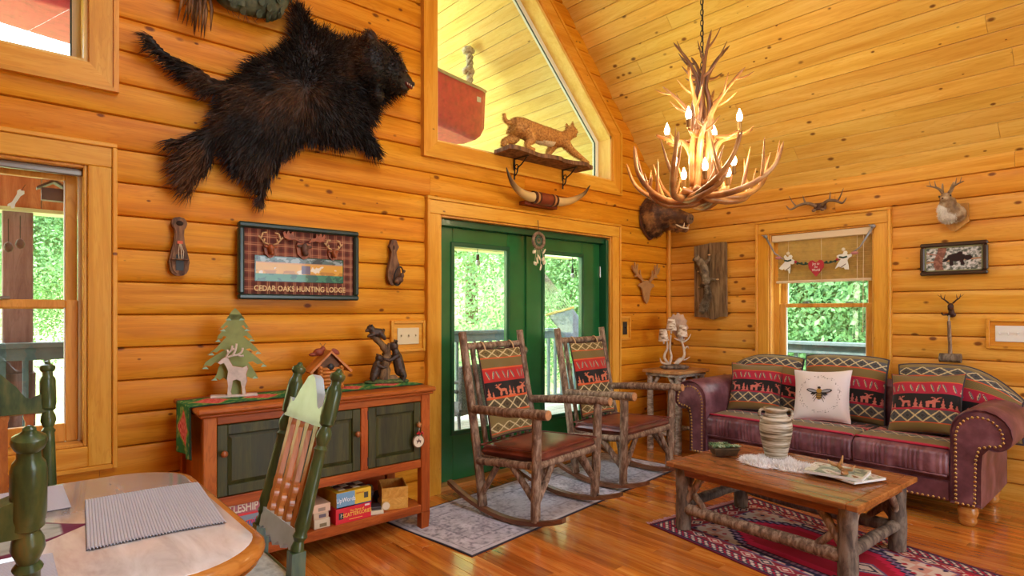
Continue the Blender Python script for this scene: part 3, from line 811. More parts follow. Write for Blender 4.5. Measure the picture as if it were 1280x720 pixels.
def tree_proto(seed, H, Rr, nleaf, ls, mat):
    R = random.Random(seed)
    t = bpy.data.objects.new('tree', None); COL.objects.link(t)
    MB().tube([(0,0,-.4),(.05,0,H*.3),(0,.08,H*.62),(.05,0,H*.9)], [H*.028,H*.022,H*.014,.02], 8).build('trunk', M_TRUNK, t, True)
    cl = [(Vector((R.gauss(0,.42)*Rr, R.gauss(0,.42)*Rr, H*.30+R.random()*H*.66)), Rr*R.uniform(.28,.5)) for _ in range(34)]
    mb = MB()
    for _ in range(nleaf):
        c, r = R.choice(cl); d = Vector((R.gauss(0,1),R.gauss(0,1),R.gauss(0,.8))).normalized()
        p = c + d*r*(.55+.5*R.random()); a = Vector((R.gauss(0,1),R.gauss(0,1),R.gauss(0,1))).normalized(); b = a.cross(d)
        if b.length < .01: continue
        b.normalize(); s = ls*R.uniform(.6,1.4); n = len(mb.v)
        mb.v += [tuple(p-a*s), tuple(p+b*s*.55), tuple(p+a*s), tuple(p-b*s*.55)]; mb.f.append((n,n+1,n+2,n+3))
    mb.build('crown', mat, t, fix=False)
    return t
TG = 'leafy trees outside the windows'
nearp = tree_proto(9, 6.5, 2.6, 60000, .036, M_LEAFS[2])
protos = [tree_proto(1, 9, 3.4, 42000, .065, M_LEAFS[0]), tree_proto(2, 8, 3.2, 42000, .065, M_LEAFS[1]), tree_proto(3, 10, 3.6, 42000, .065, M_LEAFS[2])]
spots = []
R = random.Random(14)
for row, (dist, zj) in enumerate(((19, 0), (27, 0), (37, 0))):
    n = 9 + row*2
    for i in range(n):
        a = math.radians(-22 + 150*(i+R.uniform(-.2,.2))/n - 20)      # 0 = +x axis
        if a < math.radians(-30): continue
        spots.append((dist*math.cos(a)*.95+R.uniform(-1,1), dist*math.sin(a)+R.uniform(-1,1)))
near = [(10.2, 3.3), (10.9, 5.2), (11.8, 1.6), (9.6, 8.9)]
used = {}
for k, (x, y) in enumerate(near+spots):
    nr = k < len(near); o = nearp if nr else protos[k % 3]
    s = R.uniform(.85, 1.2)*(.6 if (not nr and x < y*.42) else 1)
    lb = 'leafy green tree close outside the sofa window' if nr else 'bright green leafy tree on the hillside beyond the porch'
    if o.name in used: c = copy_tree(o)
    else: c = o; used[o.name] = 1
    c.location = (x, y, hz_(x, y)-.2); c.rotation_euler = (0,0,R.uniform(0,6.28)); c.scale = (s,s,s*R.uniform(.9,1.1))
    tag(c, lb, 'tree', 'trees close to the sofa window' if nr else TG)
# ================================================================== SIDEBOARD AND DINING END
M_SB = wood('cherry_stained_pine', rgb(184,96,40), rgb(160,76,28), rgb(118,50,16), (1.4,12,12), .36, .05, .08, vary=.1, spec=.15)
M_SBZ = wood('cherry_stained_pine_upright', rgb(184,96,40), rgb(160,76,28), rgb(118,50,16), (12,12,1.4), .36, .05, .06, vary=.1, spec=.15)
M_OLIVE = wood('olive_stained_door', rgb(78,76,36), rgb(60,58,26), rgb(38,38,18), (14,14,1.2), .45, .0, 0, vary=.12)
M_KNOB = wood('turned_knob_wood', rgb(166,98,50), rgb(146,78,36), rgb(110,54,22), (9,9,9), .3, .4, 0, space='obj')
SBX, SBY = .715, 3.035
sb = thing('sideboard', 'reddish pine sideboard with olive doors and open lower shelf', 'sideboard', (SBX, SBY, 0))
Wd, Dp, Ht = 1.335, .50, .865
def sp(nm, x0,x1,y0,y1,z0,z1, m=M_SB, par=None, b=.004): return MB().box(x0,x1,y0,y1,z0,z1,b).build(nm, m, par or sb)
sp('top', 0, Wd, 0, Dp, Ht-.028, Ht, b=.008); sp('top_moulding', .012, Wd-.012, .012, Dp-.005, Ht-.045, Ht-.028, b=.006)
bx0, bx1 = .03, Wd-.03; f0 = .028
for x in (bx0, bx1-.062):
    for y in (f0, Dp-.055):
        mb = MB(); mb.box(x, x+.062, y, y+.05, .10, Ht-.045, .004)
        mb.add([(x+dx, y+dy, z) for z, e in ((0, .012), (.10, 0)) for dx, dy in ((e*(x < .5),0),(.062-e*(x > .5),0),(.062-e*(x > .5),.05),(e*(x < .5),.05))], [(0,1,2,3),(4,5,6,7),(0,1,5,4),(1,2,6,5),(2,3,7,6),(3,0,4,7)])
        mb.build('leg', M_SBZ, sb)
for x in (bx0+.02, bx1-.04): sp('side_panel', x, x+.02, f0+.05, Dp-.055, .40, Ht-.045, M_SBZ)
sp('back_panel', bx0+.06, bx1-.06, Dp-.03, Dp-.018, .12, Ht-.045, M_SB)
sp('front_rail', bx0+.062, bx1-.062, f0+.003, f0+.045, Ht-.085, Ht-.045); sp('front_rail', bx0+.062, bx1-.062, f0+.003, f0+.045, .375, .425)
sp('cabinet_floor', bx0+.04, bx1-.04, f0+.045, Dp-.03, .385, .405); sp('shelf', bx0+.04, bx1-.04, f0+.02, Dp-.02, .12, .147)
sp('shelf_rail', bx0+.062, bx1-.062, f0+.002, f0+.022, .098, .150)
dw = (bx1-bx0-.124-2*.045)/3
for i in range(3):
    x0 = bx0+.062 + i*(dw+.045)
    if i: sp('stile', x0-.045, x0, f0+.003, f0+.045, .425, Ht-.085, M_SBZ)
    z0, z1 = .429, Ht-.089; st = .05; yy = f0+.006
    dr = MB()
    dr.box(x0+.002, x0+st, yy, yy+.02, z0, z1, .003); dr.box(x0+dw-st, x0+dw-.002, yy, yy+.02, z0, z1, .003)
    dr.box(x0+st, x0+dw-st, yy, yy+.02, z0, z0+st, .003); dr.box(x0+st, x0+dw-st, yy, yy+.02, z1-st, z1, .003)
    dr = dr.build('door', M_OLIVE, sb)
    mb = MB(); a, b, c, d = x0+st, x0+dw-st, z0+st, z1-st; e = .02
    mb.add([(a,yy+.014,c),(b,yy+.014,c),(b,yy+.014,d),(a,yy+.014,d),(a+e,yy+.006,c+e),(b-e,yy+.006,c+e),(b-e,yy+.006,d-e),(a+e,yy+.006,d-e)],
           [(4,5,6,7),(0,1,5,4),(1,2,6,5),(2,3,7,6),(3,0,4,7)]); mb.build('raised_panel', M_OLIVE, dr)
    kx = (x0+.028, x0+dw-.028, x0+dw-.028)[i]
    MB().lathe([(.006,0),(.006,.012),(.014,.018),(.017,.026),(.014,.034),(.0,.037)], 14, M=Matrix.Rotation(PI/2,3,'X')).build('knob', M_KNOB, dr, True, loc=(kx, yy, .64))
    hx = (x0+dw-.001, x0-.002, x0-.002)[i]
    for hz in (.47, .735): MB().tube([(hx, yy-.002, hz-.025), (hx, yy-.002, hz+.025)], .004, 6).build('hinge', M_BLK, dr)
# runner cloth (painted weave: green field, red lattice diamonds, dark border)
M_CLOTH = attr('printed_cloth', .85, 300)
def runner_col(u, v):
    e = min(v, 1-v)
    if e < .06: return rgb(28,60,44)
    k = (u*6.2) % 1; d = abs(k-.5)*2 + abs(v-.5)*2
    if d < .72:
        return rgb(190,40,44) if ((int(u*90)+int(v*26)) % 2) else rgb(226,120,104)
    if d < .85: return rgb(120,150,60)
    n = noise.noise(Vector((u*60, v*14, 0)))
    return rgb(34,110,56) if n < .25 else rgb(140,160,80)
RX0, RX1, RY0, RY1 = .0, 1.325, .13, .42
def runner_pt(u, v):
    L = (RX1-RX0)+.26; s = u*L
    sk = .05*(1-v)*max(0, .35-s)
    y = RY0+(RY1-RY0)*v - .05*max(0, 1-s/.8)
    if s < .25: return (-.008-.010*math.sin(v*9)*(1-s/.25), y, Ht+.003-(.25-s))
    if s < .27: a = (s-.25)/.02; return (-.008+.010*a, y, Ht+.003*a+.001)
    return (RX0+s-.262, y, Ht+.004+.0015*math.sin(s*40+v*5))
mb = MB(); mb.grid(240, 36, runner_pt, runner_col); q = mb.build('table_runner', M_CLOTH, None, True, loc=(SBX, SBY, 0)); q.modifiers.new('t','SOLIDIFY').thickness = .002
tag(q, 'green and red lattice runner draped over the sideboard top', 'table runner')
# tree and reindeer cut-out
M_TREEG = plain('pale_green_painted_wood', rgb(138,148,86), .6, 0, 12, .1)
M_TREEE = plain('light_mint_edge', rgb(150,190,160), .6)
M_DEERW = plain('whitewashed_wood', rgb(206,190,178), .6, 0, 20, .12)
M_DEERB = plain('tan_plywood', rgb(176,122,86), .6)
ht = Ht+.005
def cut(poly, d0, d1, nm, m, par): return MB().prism(poly, d0, d1, lambda a,b,d: (a,d,b)).build(nm, m, par)
t = thing('tree_reindeer_decoration', 'pale green wooden fir tree with white reindeer cut-out on the sideboard', 'decoration', (.975, 3.36, ht), math.radians(-14))
MB().box(-.12,.11,-.035,.035,0,.012,.003).build('base', M_DEERW, t)
half = [(.0,.475)]; zt = .475
for tx, tz in ((.048,.41),(.075,.352),(.098,.296),(.13,.226),(.158,.155),(.115,.092)):
    x0, z0 = half[-1]
    for q in (.35, .7): half.append((x0+(tx-x0)*q, z0+(tz-z0)*q+.006))
    half.append((tx, tz))
    for j in range(1, 5): half.append((tx-(tx*.60)*j/4, tz+.004+(.026*j/4 if tz > .1 else .0)+(.007 if j % 2 else -.004)))
half += [(.03,.085),(.03,.012)]
poly = half + [(-a*(1+.12*math.sin(b*40)), b) for a, b in half[::-1] if a > 0]
cut(poly, .006, .022, 'tree', M_TREEG, t)
for k, (a, b) in enumerate([p for p in half if p[0] > .05 and p[1] > .07]):
    pass
for s in (1,-1):
    for a, b in half:
        if (a, b) in ((.048,.41),(.075,.352),(.098,.296),(.13,.226),(.158,.155),(.115,.092)):
            MB().prism([(s*a, b), (s*(a-.02), b+.012), (s*(a-.03), b-.002)], .003, .007, lambda a,b,d: (a,d,b)).build('frosted_tip', M_TREEE, t)
deer = [(-.035,.012),(-.03,.06),(-.035,.10),(-.03,.14),(-.04,.165),(-.05,.185),(-.068,.178),(-.078,.186),(-.06,.205),(-.045,.214),(-.03,.208),(-.018,.185),(-.008,.165),(.04,.155),(.06,.165),(.065,.15),(.055,.12),(.06,.085),(.05,.05),(.055,.012),(.038,.012),(.036,.05),(.03,.085),(.01,.095),(-.008,.09),(-.012,.06),(-.018,.03),(-.012,.012),(-.028,.012)]
cut([(a-.005,b) for a,b in deer], -.034, -.024, 'reindeer', M_DEERW, t); cut([(a*1.04-.003,b*1.01) for a,b in deer], -.024, -.017, 'reindeer_backing', M_DEERB, t)
for k, pts in enumerate(([(-.04,.21),(-.03,.235),(-.015,.25),(-.01,.275)], [(-.035,.212),(-.01,.222),(.015,.225),(.035,.24),(.04,.262)], [(-.03,.235),(-.035,.255)], [(-.01,.222),(.005,.25),(.01,.285)], [(.015,.225),(.03,.218),(.045,.22)], [(-.015,.25),(.0,.26)])):
    MB().tube([(a-.005,-.029,b) for a,b in spline(pts, 3)], .0055, 6).build('antler', M_DEERW, t, True)
# small cabin ornament
M_BIRD = plain('red_bird', rgb(140,60,34), .6); M_LOGL = plain('carved_honey_wood', rgb(196,120,48), .5, 0, 20, .15); M_DKR = plain('brown_shingle', rgb(120,80,48), .7, 0, 30, .2)
t = thing('log_cabin_ornament', 'little log birdhouse with red bird standing behind the spindle chair', 'ornament', (1.50, 3.37, ht), math.radians(-8))
for z in range(6):
    MB().tube([(-.075,-.055,.012+z*.021),(.075,-.055,.012+z*.021)], .0105, 8).build('log', M_LOGL, t, True)
    MB().tube([(.06,-.07,.022+z*.021),(.06,.06,.022+z*.021)], .0105, 8).build('log', M_LOGL, t, True)
    MB().tube([(-.06,-.07,.022+z*.021),(-.06,.06,.022+z*.021)], .0105, 8).build('log', M_LOGL, t, True)
cut([(-.07,.0),(.07,.0),(.07,.13),(0,.205),(-.07,.13)], -.045, .06, 'gable', M_DKR, t)
for s in (-1,1):
    cut([(s*.115,.095),(0,.212),(0,.226),(s*.125,.105)], -.075, .075, 'roof', M_LOGL, t)
MB().ell((.0,-.06,.13), (.02,.01,.02)).build('entrance_hole', M_BLK, t, True)
mb = MB(); mb.ell((-.055,0,.215), (.032,.022,.024)); mb.ell((-.03,0,.235),(.016,.014,.016)); mb.ell((-.085,0,.202),(.03,.014,.012)); remesh(mb, 'bird', M_BIRD, t, .004)
MB().ell((.045,0,.215),(.028,.004,.015), Matrix.Rotation(.6,3,'Y')).build('leaf', M_BIRD, t, True)
for s in (-1, 1): MB().tube([(-.03,0,.245),(-.03+s*.01,0,.26),(-.03+s*.018,0,.268)], .002, 5).build('twig', M_DKR, t)
# three bears figurine
M_BEARF = plain('dark_bronze_resin', rgb(66,48,36), .45, 0, 60, .3, bump=.5)
M_STUMP = bark('carved_stump', rgb(150,116,74), rgb(104,76,46), rgb(52,38,26), 40)
M_MOSS = plain('mossy_base', rgb(84,98,48), .8, 0, 60, .3, bump=.6)
t = thing('bear_figurine', 'dark resin figurine of bears climbing a tree stump', 'figurine', (1.895, 3.37, ht), math.radians(-18))
mb = MB(); mb.ell((0,0,.008),(.15,.06,.02)); remesh(mb, 'base', M_MOSS, t, .006)
mb = MB(); mb.tube(spline([(-.02,0,.0),(-.015,0,.1),(.0,0,.18),(-.03,0,.24),(-.10,0,.31)]), [.038]*6+[.03]*6+[.024]*6+[.02]*7, 10, jit=.12); mb.tube([(0,0,.2),(.02,0,.25)],[.02,.014],8); mb.tube([(-.02,0,.02),(.05,-.01,.03),(.08,0,.01)],[.025,.02,.012],8); mb.build('stump', M_STUMP, t, 50)
def fig_bear(nm, P, s, T):
    mb = MB()
    for a, b, ra, rb in P: mb.tube([T(a), T(((a[0]+b[0])/2,(a[1]+b[1])/2,(a[2]+b[2])/2)), T(b)], [ra*s,(ra+rb)*.52*s,rb*s], 10)
    for a, b, ra, rb in P: mb.ell(T(a), (ra*s,)*3, n=10, m=6); mb.ell(T(b), (rb*s,)*3, n=10, m=6)
    return remesh(mb, nm, M_BEARF, t, .0045, 2)
upright = [((.0,0,.07),(-.02,0,.16),.036,.034), ((-.02,0,.16),(-.03,0,.20),.028,.022), ((-.04,0,.228),(-.045,0,.228),.031,.03), ((-.06,0,.222),(-.084,0,.212),.018,.012), ((-.028,.026,.256),(-.028,.027,.262),.009,.009), ((-.028,-.026,.256),(-.028,-.027,.262),.009,.009),
           ((-.02,.025,.17),(-.07,.03,.15),.014,.012), ((-.07,.03,.15),(-.10,.02,.18),.012,.011), ((-.02,-.028,.17),(-.07,-.03,.14),.014,.012), ((-.07,-.03,.14),(-.10,-.02,.15),.012,.011),
           ((.005,.02,.07),(.02,.025,.04),.024,.018), ((.02,.025,.04),(.01,.025,.012),.016,.014), ((.005,-.022,.07),(.02,-.028,.04),.024,.018), ((.02,-.028,.04),(.01,-.028,.012),.016,.014)]
fig_bear('standing_bear', upright, 1.0, lambda p: (p[0]*1.05+.085, p[1], p[2]*1.02))
fig_bear('climbing_cub', upright, .8, lambda p: (-p[0]*.72-.082, p[1]*.72-.01, p[2]*.68+.004))
tc = [((-.085,0,.322),(-.045,0,.318),.028,.03), ((-.10,0,.345),(-.108,0,.348),.024,.022), ((-.12,-.005,.338),(-.132,-.008,.334),.013,.010), ((-.105,.018,.366),(-.105,.018,.37),.007,.007), ((-.098,-.018,.366),(-.098,-.018,.37),.007,.007),
      ((-.09,-.025,.31),(-.12,-.025,.30),.013,.011), ((-.04,-.02,.31),(-.02,-.022,.285),.018,.013), ((-.04,.02,.315),(-.018,.022,.335),.018,.012)]
fig_bear('treetop_cub', tc, 1.0, lambda p: p)
# ornament on the door knob
M_SLICE = plain('birch_slice', rgb(222,206,176), .6); M_BARKB = plain('slice_bark', rgb(120,96,66), .8, 0, 50, .3)
M_PINEG = plain('fir_green', rgb(30,84,44), .6); M_BERRY = plain('red_berry', rgb(190,26,30), .3)
t = thing('hanging_ornament', 'round wood-slice ornament with red berries hanging on the right sideboard door', 'ornament', (SBX+Wd-.03-.062-.035, SBY+.012, .545))
rx = Matrix.Rotation(PI/2,3,'X')
MB().lathe([(.040,0),(.042,.004),(.040,.009)], 22, M=rx).build('slice_rim', M_BARKB, t, True); MB().lathe([(.035,.0092),(.036,.0085)], 22, M=rx).build('slice_face', M_SLICE, t)
MB().prism([(-.014,-.014),(-.012,.0),(-.018,.008),(-.006,.006),(0,.018),(.006,.006),(.016,.004),(.012,-.014),(.006,-.004),(-.004,-.004)], -.0105, -.0085, lambda a,b,d:(a,d,b)).build('printed_bear', M_DKW, t)
R = random.Random(3)
for k in range(16):
    a = R.uniform(0, 2*PI); l = R.uniform(.02,.036); MB().tube([(0,-.012,.05),(l*math.cos(a),-.016,.05+l*.6*math.sin(a))], [.003,.001], 4).build('fir_needle', M_PINEG, t)
for a,b in ((-.016,.05),(.014,.053),(.0,.045),(.022,.047),(-.006,.056)): MB().ell((a,-.02,b),(.007,.007,.007), n=8, m=6).build('berry', M_BERRY, t, True)
MB().tube([(0,-.008,.05),(0.006,-.010,.092),(0,-.012,.12)], .0015, 5).build('string', M_SLICE, t)
# ---- boxed games on the lower shelf
def game(x0, w, z0, h, d, cols, lb, y0=.045, rz=0, nm='board_game'):
    t = thing(nm, lb, 'board game', (SBX+x0, SBY+y0, z0), rz)
    MB().box(0, w, 0, d, 0, h*.995, .002).build('box', plain('card_'+str(len(bpy.data.materials)), cols, .35, coat=.2), t)
    return t
def tface(t, txt, size, x, z, c, extra=0, sx=1, y=-.0015, nm='lettering', shear=0, bold=0):
    return text_mesh(txt, size, nm, plain('ink_'+str(len(bpy.data.materials)), c, .5), t, frame((x, y, z), (1,0,0), (0,0,1)), .0008, 'CENTER', shear, sx, bold)
def patch(t, x0, x1, z0, z1, c, nm='printed_band', y=-.0008):
    return MB().box(x0,x1,y,y+.002,z0,z1).build(nm, plain('print_'+str(len(bpy.data.materials)), c, .4), t)
S0 = .1475
g = game(.075, .30, S0, .045, .24, rgb(44,28,24), 'dark board game box at the bottom of the left stack'); patch(g, .20,.225,.006,.034, rgb(206,30,30), 'printed_roundel'); tface(g, 'K', .026, .2125, .02, rgb(240,230,220), y=-.002)
g = game(.07, .30, S0+.045, .056, .24, rgb(226,178,34), 'yellow board game box with a red oval, third in the left stack')
mb = MB(); mb.lathe([(1,0),(1,.0015)], 20, M=Matrix.Diagonal((.062,.018,1)).to_3x3()); q = mb.build('printed_oval', plain('oval_red', rgb(196,26,30), .4), g, loc=(.20,-.0003,.029), rot=(PI/2,0,0)); tface(g, 'Scenes', .027, .20, .029, rgb(246,220,180), y=-.0025, shear=.2)
g = game(.065, .30, S0+.101, .066, .24, rgb(40,58,124), 'blue and grey board game box under the red one'); patch(g, 0,.30,.036,.066, rgb(122,140,152)); tface(g, 'Rummikub', .042, .175, .033, rgb(226,40,48), y=-.0022, shear=.15, sx=1.05)
g = game(.05, .315, S0+.167, .074, .24, rgb(150,20,28), 'red BATTLESHIP box on top of the left game stack'); patch(g, .262,.312,.004,.070, rgb(216,196,176)); patch(g,.262,.312,.004,.026, rgb(214,30,36)); patch(g, 0,.258,0,.010, rgb(214,36,40)); tface(g, 'BATTLESHIP', .058, .128, .038, rgb(222,204,180), y=-.0022, sx=.70, bold=.0012)
g = game(.70, .215, S0, .088, .26, rgb(212,24,44), 'red SCATTERGORIES box on the sideboard shelf')
tface(g, 'The Game of', .016, .125, .064, rgb(240,200,70), y=-.0022); tface(g, 'SCATTERGORIES', .030, .128, .043, rgb(240,206,80), y=-.0022, sx=.78); patch(g, .018,.045,.026,.062, rgb(30,24,22)); tface(g, '?', .03, .031,.044, rgb(236,226,206), y=-.0022); patch(g, .08,.16,.016,.0185, rgb(240,206,80)); patch(g,.175,.205,.072,.082,rgb(226,214,204))
g = game(.705, .21, S0+.0885, .086, .27, rgb(226,182,44), 'yellow and blue UpWords box on top of the red box')
patch(g, 0,.108,.0,.084, rgb(112,156,186)); patch(g, 0,.21,0,.006, rgb(40,60,110)); tface(g, 'UpWords', .036, .055, .042, rgb(236,240,240), y=-.0022, sx=.78); patch(g, .165,.19,.03,.062, rgb(58,48,30)); tface(g, 'UpWords', .012, .14,.066, rgb(206,120,40), y=-.002)
for i in range(3):
    for j in range(4): MB().box(.03+j*.045,.07+j*.045,.04+i*.055,.085+i*.055,.0855,.0885,.002).build('printed_tile', bpy.data.materials['dark_brown_wood'] if (i+j) % 2 else M_SLICE, g)
for k, (z, h, c, w) in enumerate(((S0,.05,rgb(206,190,160),.09),(S0+.05,.036,rgb(196,170,140),.085),(S0+.086,.045,rgb(216,180,150),.10))):
    g = game(.585-k*.004, w, z, h, .18, c, ('bottom','middle','top')[k]+' cream carton in the small stack beside the red game box', .06)
    patch(g, .03,.07,.008,.026, (rgb(120,100,60), rgb(90,80,90), rgb(150,130,110))[k])
M_BOXW = wood('pale_box_wood', rgb(226,170,84), rgb(210,148,60), rgb(180,116,44), (8,8,8), .45, .1, 0, space='obj')
for k, (z, h) in enumerate(((S0,.068),(S0+.068,.062))):
    t = thing('wooden_box', ('lower','upper open')[k]+' plain wooden dovetailed box at the right end of the shelf', 'box', (SBX+1.12, SBY+.16, z), math.radians(-22))
    w, d = .155, .20
    for nm, b in (('side', (-w/2,w/2,-d/2,-d/2+.008)), ('side', (-w/2,w/2,d/2-.008,d/2)), ('end', (-w/2,-w/2+.008,-d/2+.008,d/2-.008)), ('end', (w/2-.008,w/2,-d/2+.008,d/2-.008))):
        MB().box(*b, 0, h, .001).build(nm, M_BOXW, t)
    MB().box(-w/2+.008, w/2-.008, -d/2+.008, d/2-.008, .002, .010 if k else h-.004).build('panel', M_BOXW, t)
t = thing('cardboard_tube', 'yellow rolled tube lying end-on beside the wooden boxes', 'tube', (SBX+1.03, SBY+.08, S0+.028), math.radians(-16))
MB().tube([(0,0,0),(0,.26,0)], .026, 16).build('tube', plain('tube_yellow', rgb(196,160,86), .5), t, 40); MB().tube([(0,-.002,0),(0,.004,0)], .022, 16).build('end_cap', M_SLICE, t, 40); MB().tube([(0,.12,0),(0,.24,0)], .0268, 16).build('wrapper', plain('tube_navy', rgb(48,66,84), .5), t, 40)
t = thing('card_box', 'flat cream card box with a dark deck on the shelf', 'card box', (SBX+.955, SBY+.10, S0), math.radians(-20)); MB().box(-.055,.055,-.045,.07,0,.022,.002).build('box', M_SLICE, t); MB().box(-.028,.045,-.03,.05,.022,.04,.002).build('deck', plain('dark_deck', rgb(52,44,44), .4), t)
t = thing('plastic_bag', 'crumpled grey plastic bag of pieces behind the card box', 'bag', (SBX+.99, SBY+.27, S0)); mb = MB(); R = random.Random(2)
for _ in range(9): mb.ell((R.uniform(-.05,.05),R.uniform(-.05,.05),R.uniform(.03,.1)), (.035,.035,.04), n=8, m=6)
remesh(mb, 'bag', plain('grey_film', rgb(150,150,164), .25, 0, 30, .3), t, .009, 2)

# ------------------------------------------------------------------ dining table
M_TTOP = NT('bleached_table_top'); _t = M_TTOP; _p = _t.vmath('MULTIPLY', _t.pos(), (9,2.2,2))
_f = _t.noise(_p, 1.6, 5, .6, .5); _t.col(_t.ramp(_f, [(.3, rgb(182,164,156)), (.5, rgb(208,196,190)), (.7, rgb(226,218,214))])); _t.set(Roughness=.16, Coat_Weight=.8, Coat_Roughness=.12); M_TTOP = _t.m
M_TEDGE = wood('honey_oak_edge', rgb(206,140,70), rgb(186,114,48), rgb(150,82,28), (2,2,12), .25, .5, 0)
tb = thing('dining_table', 'honey oak dining table with pale top and rounded end', 'table', (-.34, 1.92, 0))
def outline(hx, hy, r, bow, n=10):
    P = []
    for cx_, cy_, a0 in ((hx-r, hy-r, 0), (-hx+r, hy-r, PI/2), (-hx+r, -hy+r, PI), (hx-r, -hy+r, 1.5*PI)):
        for i in range(n+1):
            a = a0+PI/2*i/n; x = cx_+r*math.cos(a); y = cy_+r*math.sin(a)
            x += math.copysign(bow*(1-(y/hy)**2), x)*abs(x)/hx; P.append((x, y))
    return P
HX, HY = .83, .535
def stack(levels, mat, nm, par, bow=.06, smooth=50, cap=True):
    mb = MB(); rings = []
    for off, z in levels:
        P = outline(HX-off, HY-off, (.17-off*.5), bow); rings.append([(x,y,z) for x,y in P])
    n = len(rings[0]); v = [p for r in rings for p in r]; f = []
    for i in range(len(rings)-1):
        for k in range(n): f.append((i*n+k, i*n+(k+1)%n, (i+1)*n+(k+1)%n, (i+1)*n+k))
    if cap: f += [tuple(range(n)), tuple(range((len(rings)-1)*n, len(rings)*n))]
    mb.add(v, f); return mb.build(nm, mat, par, smooth)
stack([(.022,.718),(.008,.722),(.002,.732),(0,.742),(.002,.752),(.010,.759),(.03,.762)], M_TEDGE, 'edge', tb)
stack([(.026,.7615),(.028,.7632)], M_TTOP, 'table_top', tb)
stack([(.05,.70),(.02,.704),(.012,.712),(.03,.718)], M_TEDGE, 'moulding', tb); stack([(.07,.60),(.06,.70)], M_TEDGE, 'apron', tb)
for sx in (-.45,.45):
    MB().lathe([(.11,.06),(.10,.1),(.06,.14),(.075,.25),(.085,.36),(.06,.48),(.075,.55),(.075,.60)], 18, (sx,0,0)).build('pedestal', M_TEDGE, tb, True)
    for s in (-1,1): MB().tube(spline([(sx,s*.05,.14),(sx,s*.2,.12),(sx,s*.38,.03)]), [.045]*6+[.035]*6+[.03], 8).build('foot', M_TEDGE, tb, True)
M_MAT = attr('ribbed_placemat', .8, 200)
def placemat(x0, x1, y0, y1, lb, along='y', rz=0):
    nr = 44
    def pt(u, v):
        s = (u if along == 'y' else v); h = .0035*abs(math.sin(s*nr*PI)); ed = .004*math.sin((s)*nr*2*PI)
        x = (u-.5)*(x1-x0); y = (v-.5)*(y1-y0)
        if along == 'y': y += ed*(abs(v-.5)*2)**6 + .012*math.sin(u*2.5)
        else: x += ed*(abs(u-.5)*2)**6
        return (x, y, .0012+h)
    def cl(u, v):
        s = (u if along == 'y' else v); k = abs(math.sin(s*nr*PI)); a, b = rgb(70,66,80), rgb(186,182,190); k = min(1, k*1.25)
        return tuple(a[i]*(1-k)+b[i]*k for i in range(3))
    mb = MB(); mb.grid(nr*6 if along == 'y' else 24, 24 if along == 'y' else nr*6, pt, cl)
    o = mb.build('placemat', M_MAT, None, True, loc=((x0+x1)/2, (y0+y1)/2, .7634), rot=(0,0,rz)); o.modifiers.new('t','SOLIDIFY').thickness = .002
    return tag(o, lb, 'placemat', 'ribbed placemats on the dining table')
placemat(.185, .485, 1.69, 2.14, 'grey ribbed placemat at the table end nearest the spindle chair', 'y', math.radians(-5))
placemat(-.30, .165, 2.11, 2.40, 'grey ribbed placemat on the window side of the table', 'x')
placemat(-.38, .10, 1.44, 1.74, 'grey ribbed placemat in the bottom left corner', 'x')
# table runner with pointed end
def tr_col(u, v):
    e = min(v, 1-v)
    if e < .07 or u > .955: return rgb(104,30,58)
    k = .5+.5*noise.noise(Vector((u*30, v*9, 3))); a, b = rgb(126,128,118), rgb(190,188,178)
    return tuple(a[i]*(1-k)+b[i]*k for i in range(3))
def tr_pt(u, v):
    x = -1.05 + u*1.24; w = .145*min(1, (1-u)/.13+.0); return (x, 1.925+(v-.5)*2*w, .7648+.0015*math.sin(u*50+v*6))
mb = MB(); mb.grid(160, 30, tr_pt, tr_col); q = mb.build('table_runner', M_CLOTH, None, True); q.modifiers.new('t','SOLIDIFY').thickness = .002
tag(q, 'grey woven runner with burgundy edge pointing along the dining table', 'table runner')

# ------------------------------------------------------------------ dining chairs
M_CHG = NT('distressed_green_chair'); _t = M_CHG; _f = _t.noise(_t.vmath('MULTIPLY', _t.obj(), (26,26,5)), 1.0, 4, .6)
_t.col(_t.ramp(_f, [(.3, rgb(36,52,34)), (.5, rgb(66,82,46)), (.66, rgb(92,96,54)), (.8, rgb(120,92,44))])); _t.set(Roughness=.28, Coat_Weight=.15, Coat_Roughness=.12); _t.p.inputs['Specular IOR Level'].default_value = .3; M_CHG = _t.m
M_SPIN = wood('honey_spindle', rgb(196,122,60), rgb(176,98,42), rgb(140,70,28), (12,12,2), .28, .4, 0, space='obj')
M_SEATF = plain('grey_striped_seat_cloth', rgb(168,166,156), .85, 0, 40, .15, bump=.3)
M_SHEEN = plain('window_sheen_rail', rgb(168,184,192), .3, 0, 10, .08, coat=.2)  # pale tone paints the window's reflection onto the green chair rails
def post_prof():
    # (radius, fraction of height from seat to tip)
    return [(.021,.0),(.021,.02),(.016,.05),(.024,.075),(.019,.10),(.026,.13),(.023,.20),(.0205,.46),(.019,.53),(.0235,.545),(.016,.565),(.026,.61),(.024,.64),(.016,.67),(.025,.685),(.0245,.70),(.027,.72),(.0265,.865),(.024,.885),(.018,.90),(.0175,.925),(.022,.932),(.0265,.95),(.025,.965),(.013,.978),(.010,.985),(.010,.992),(.004,1.0)]
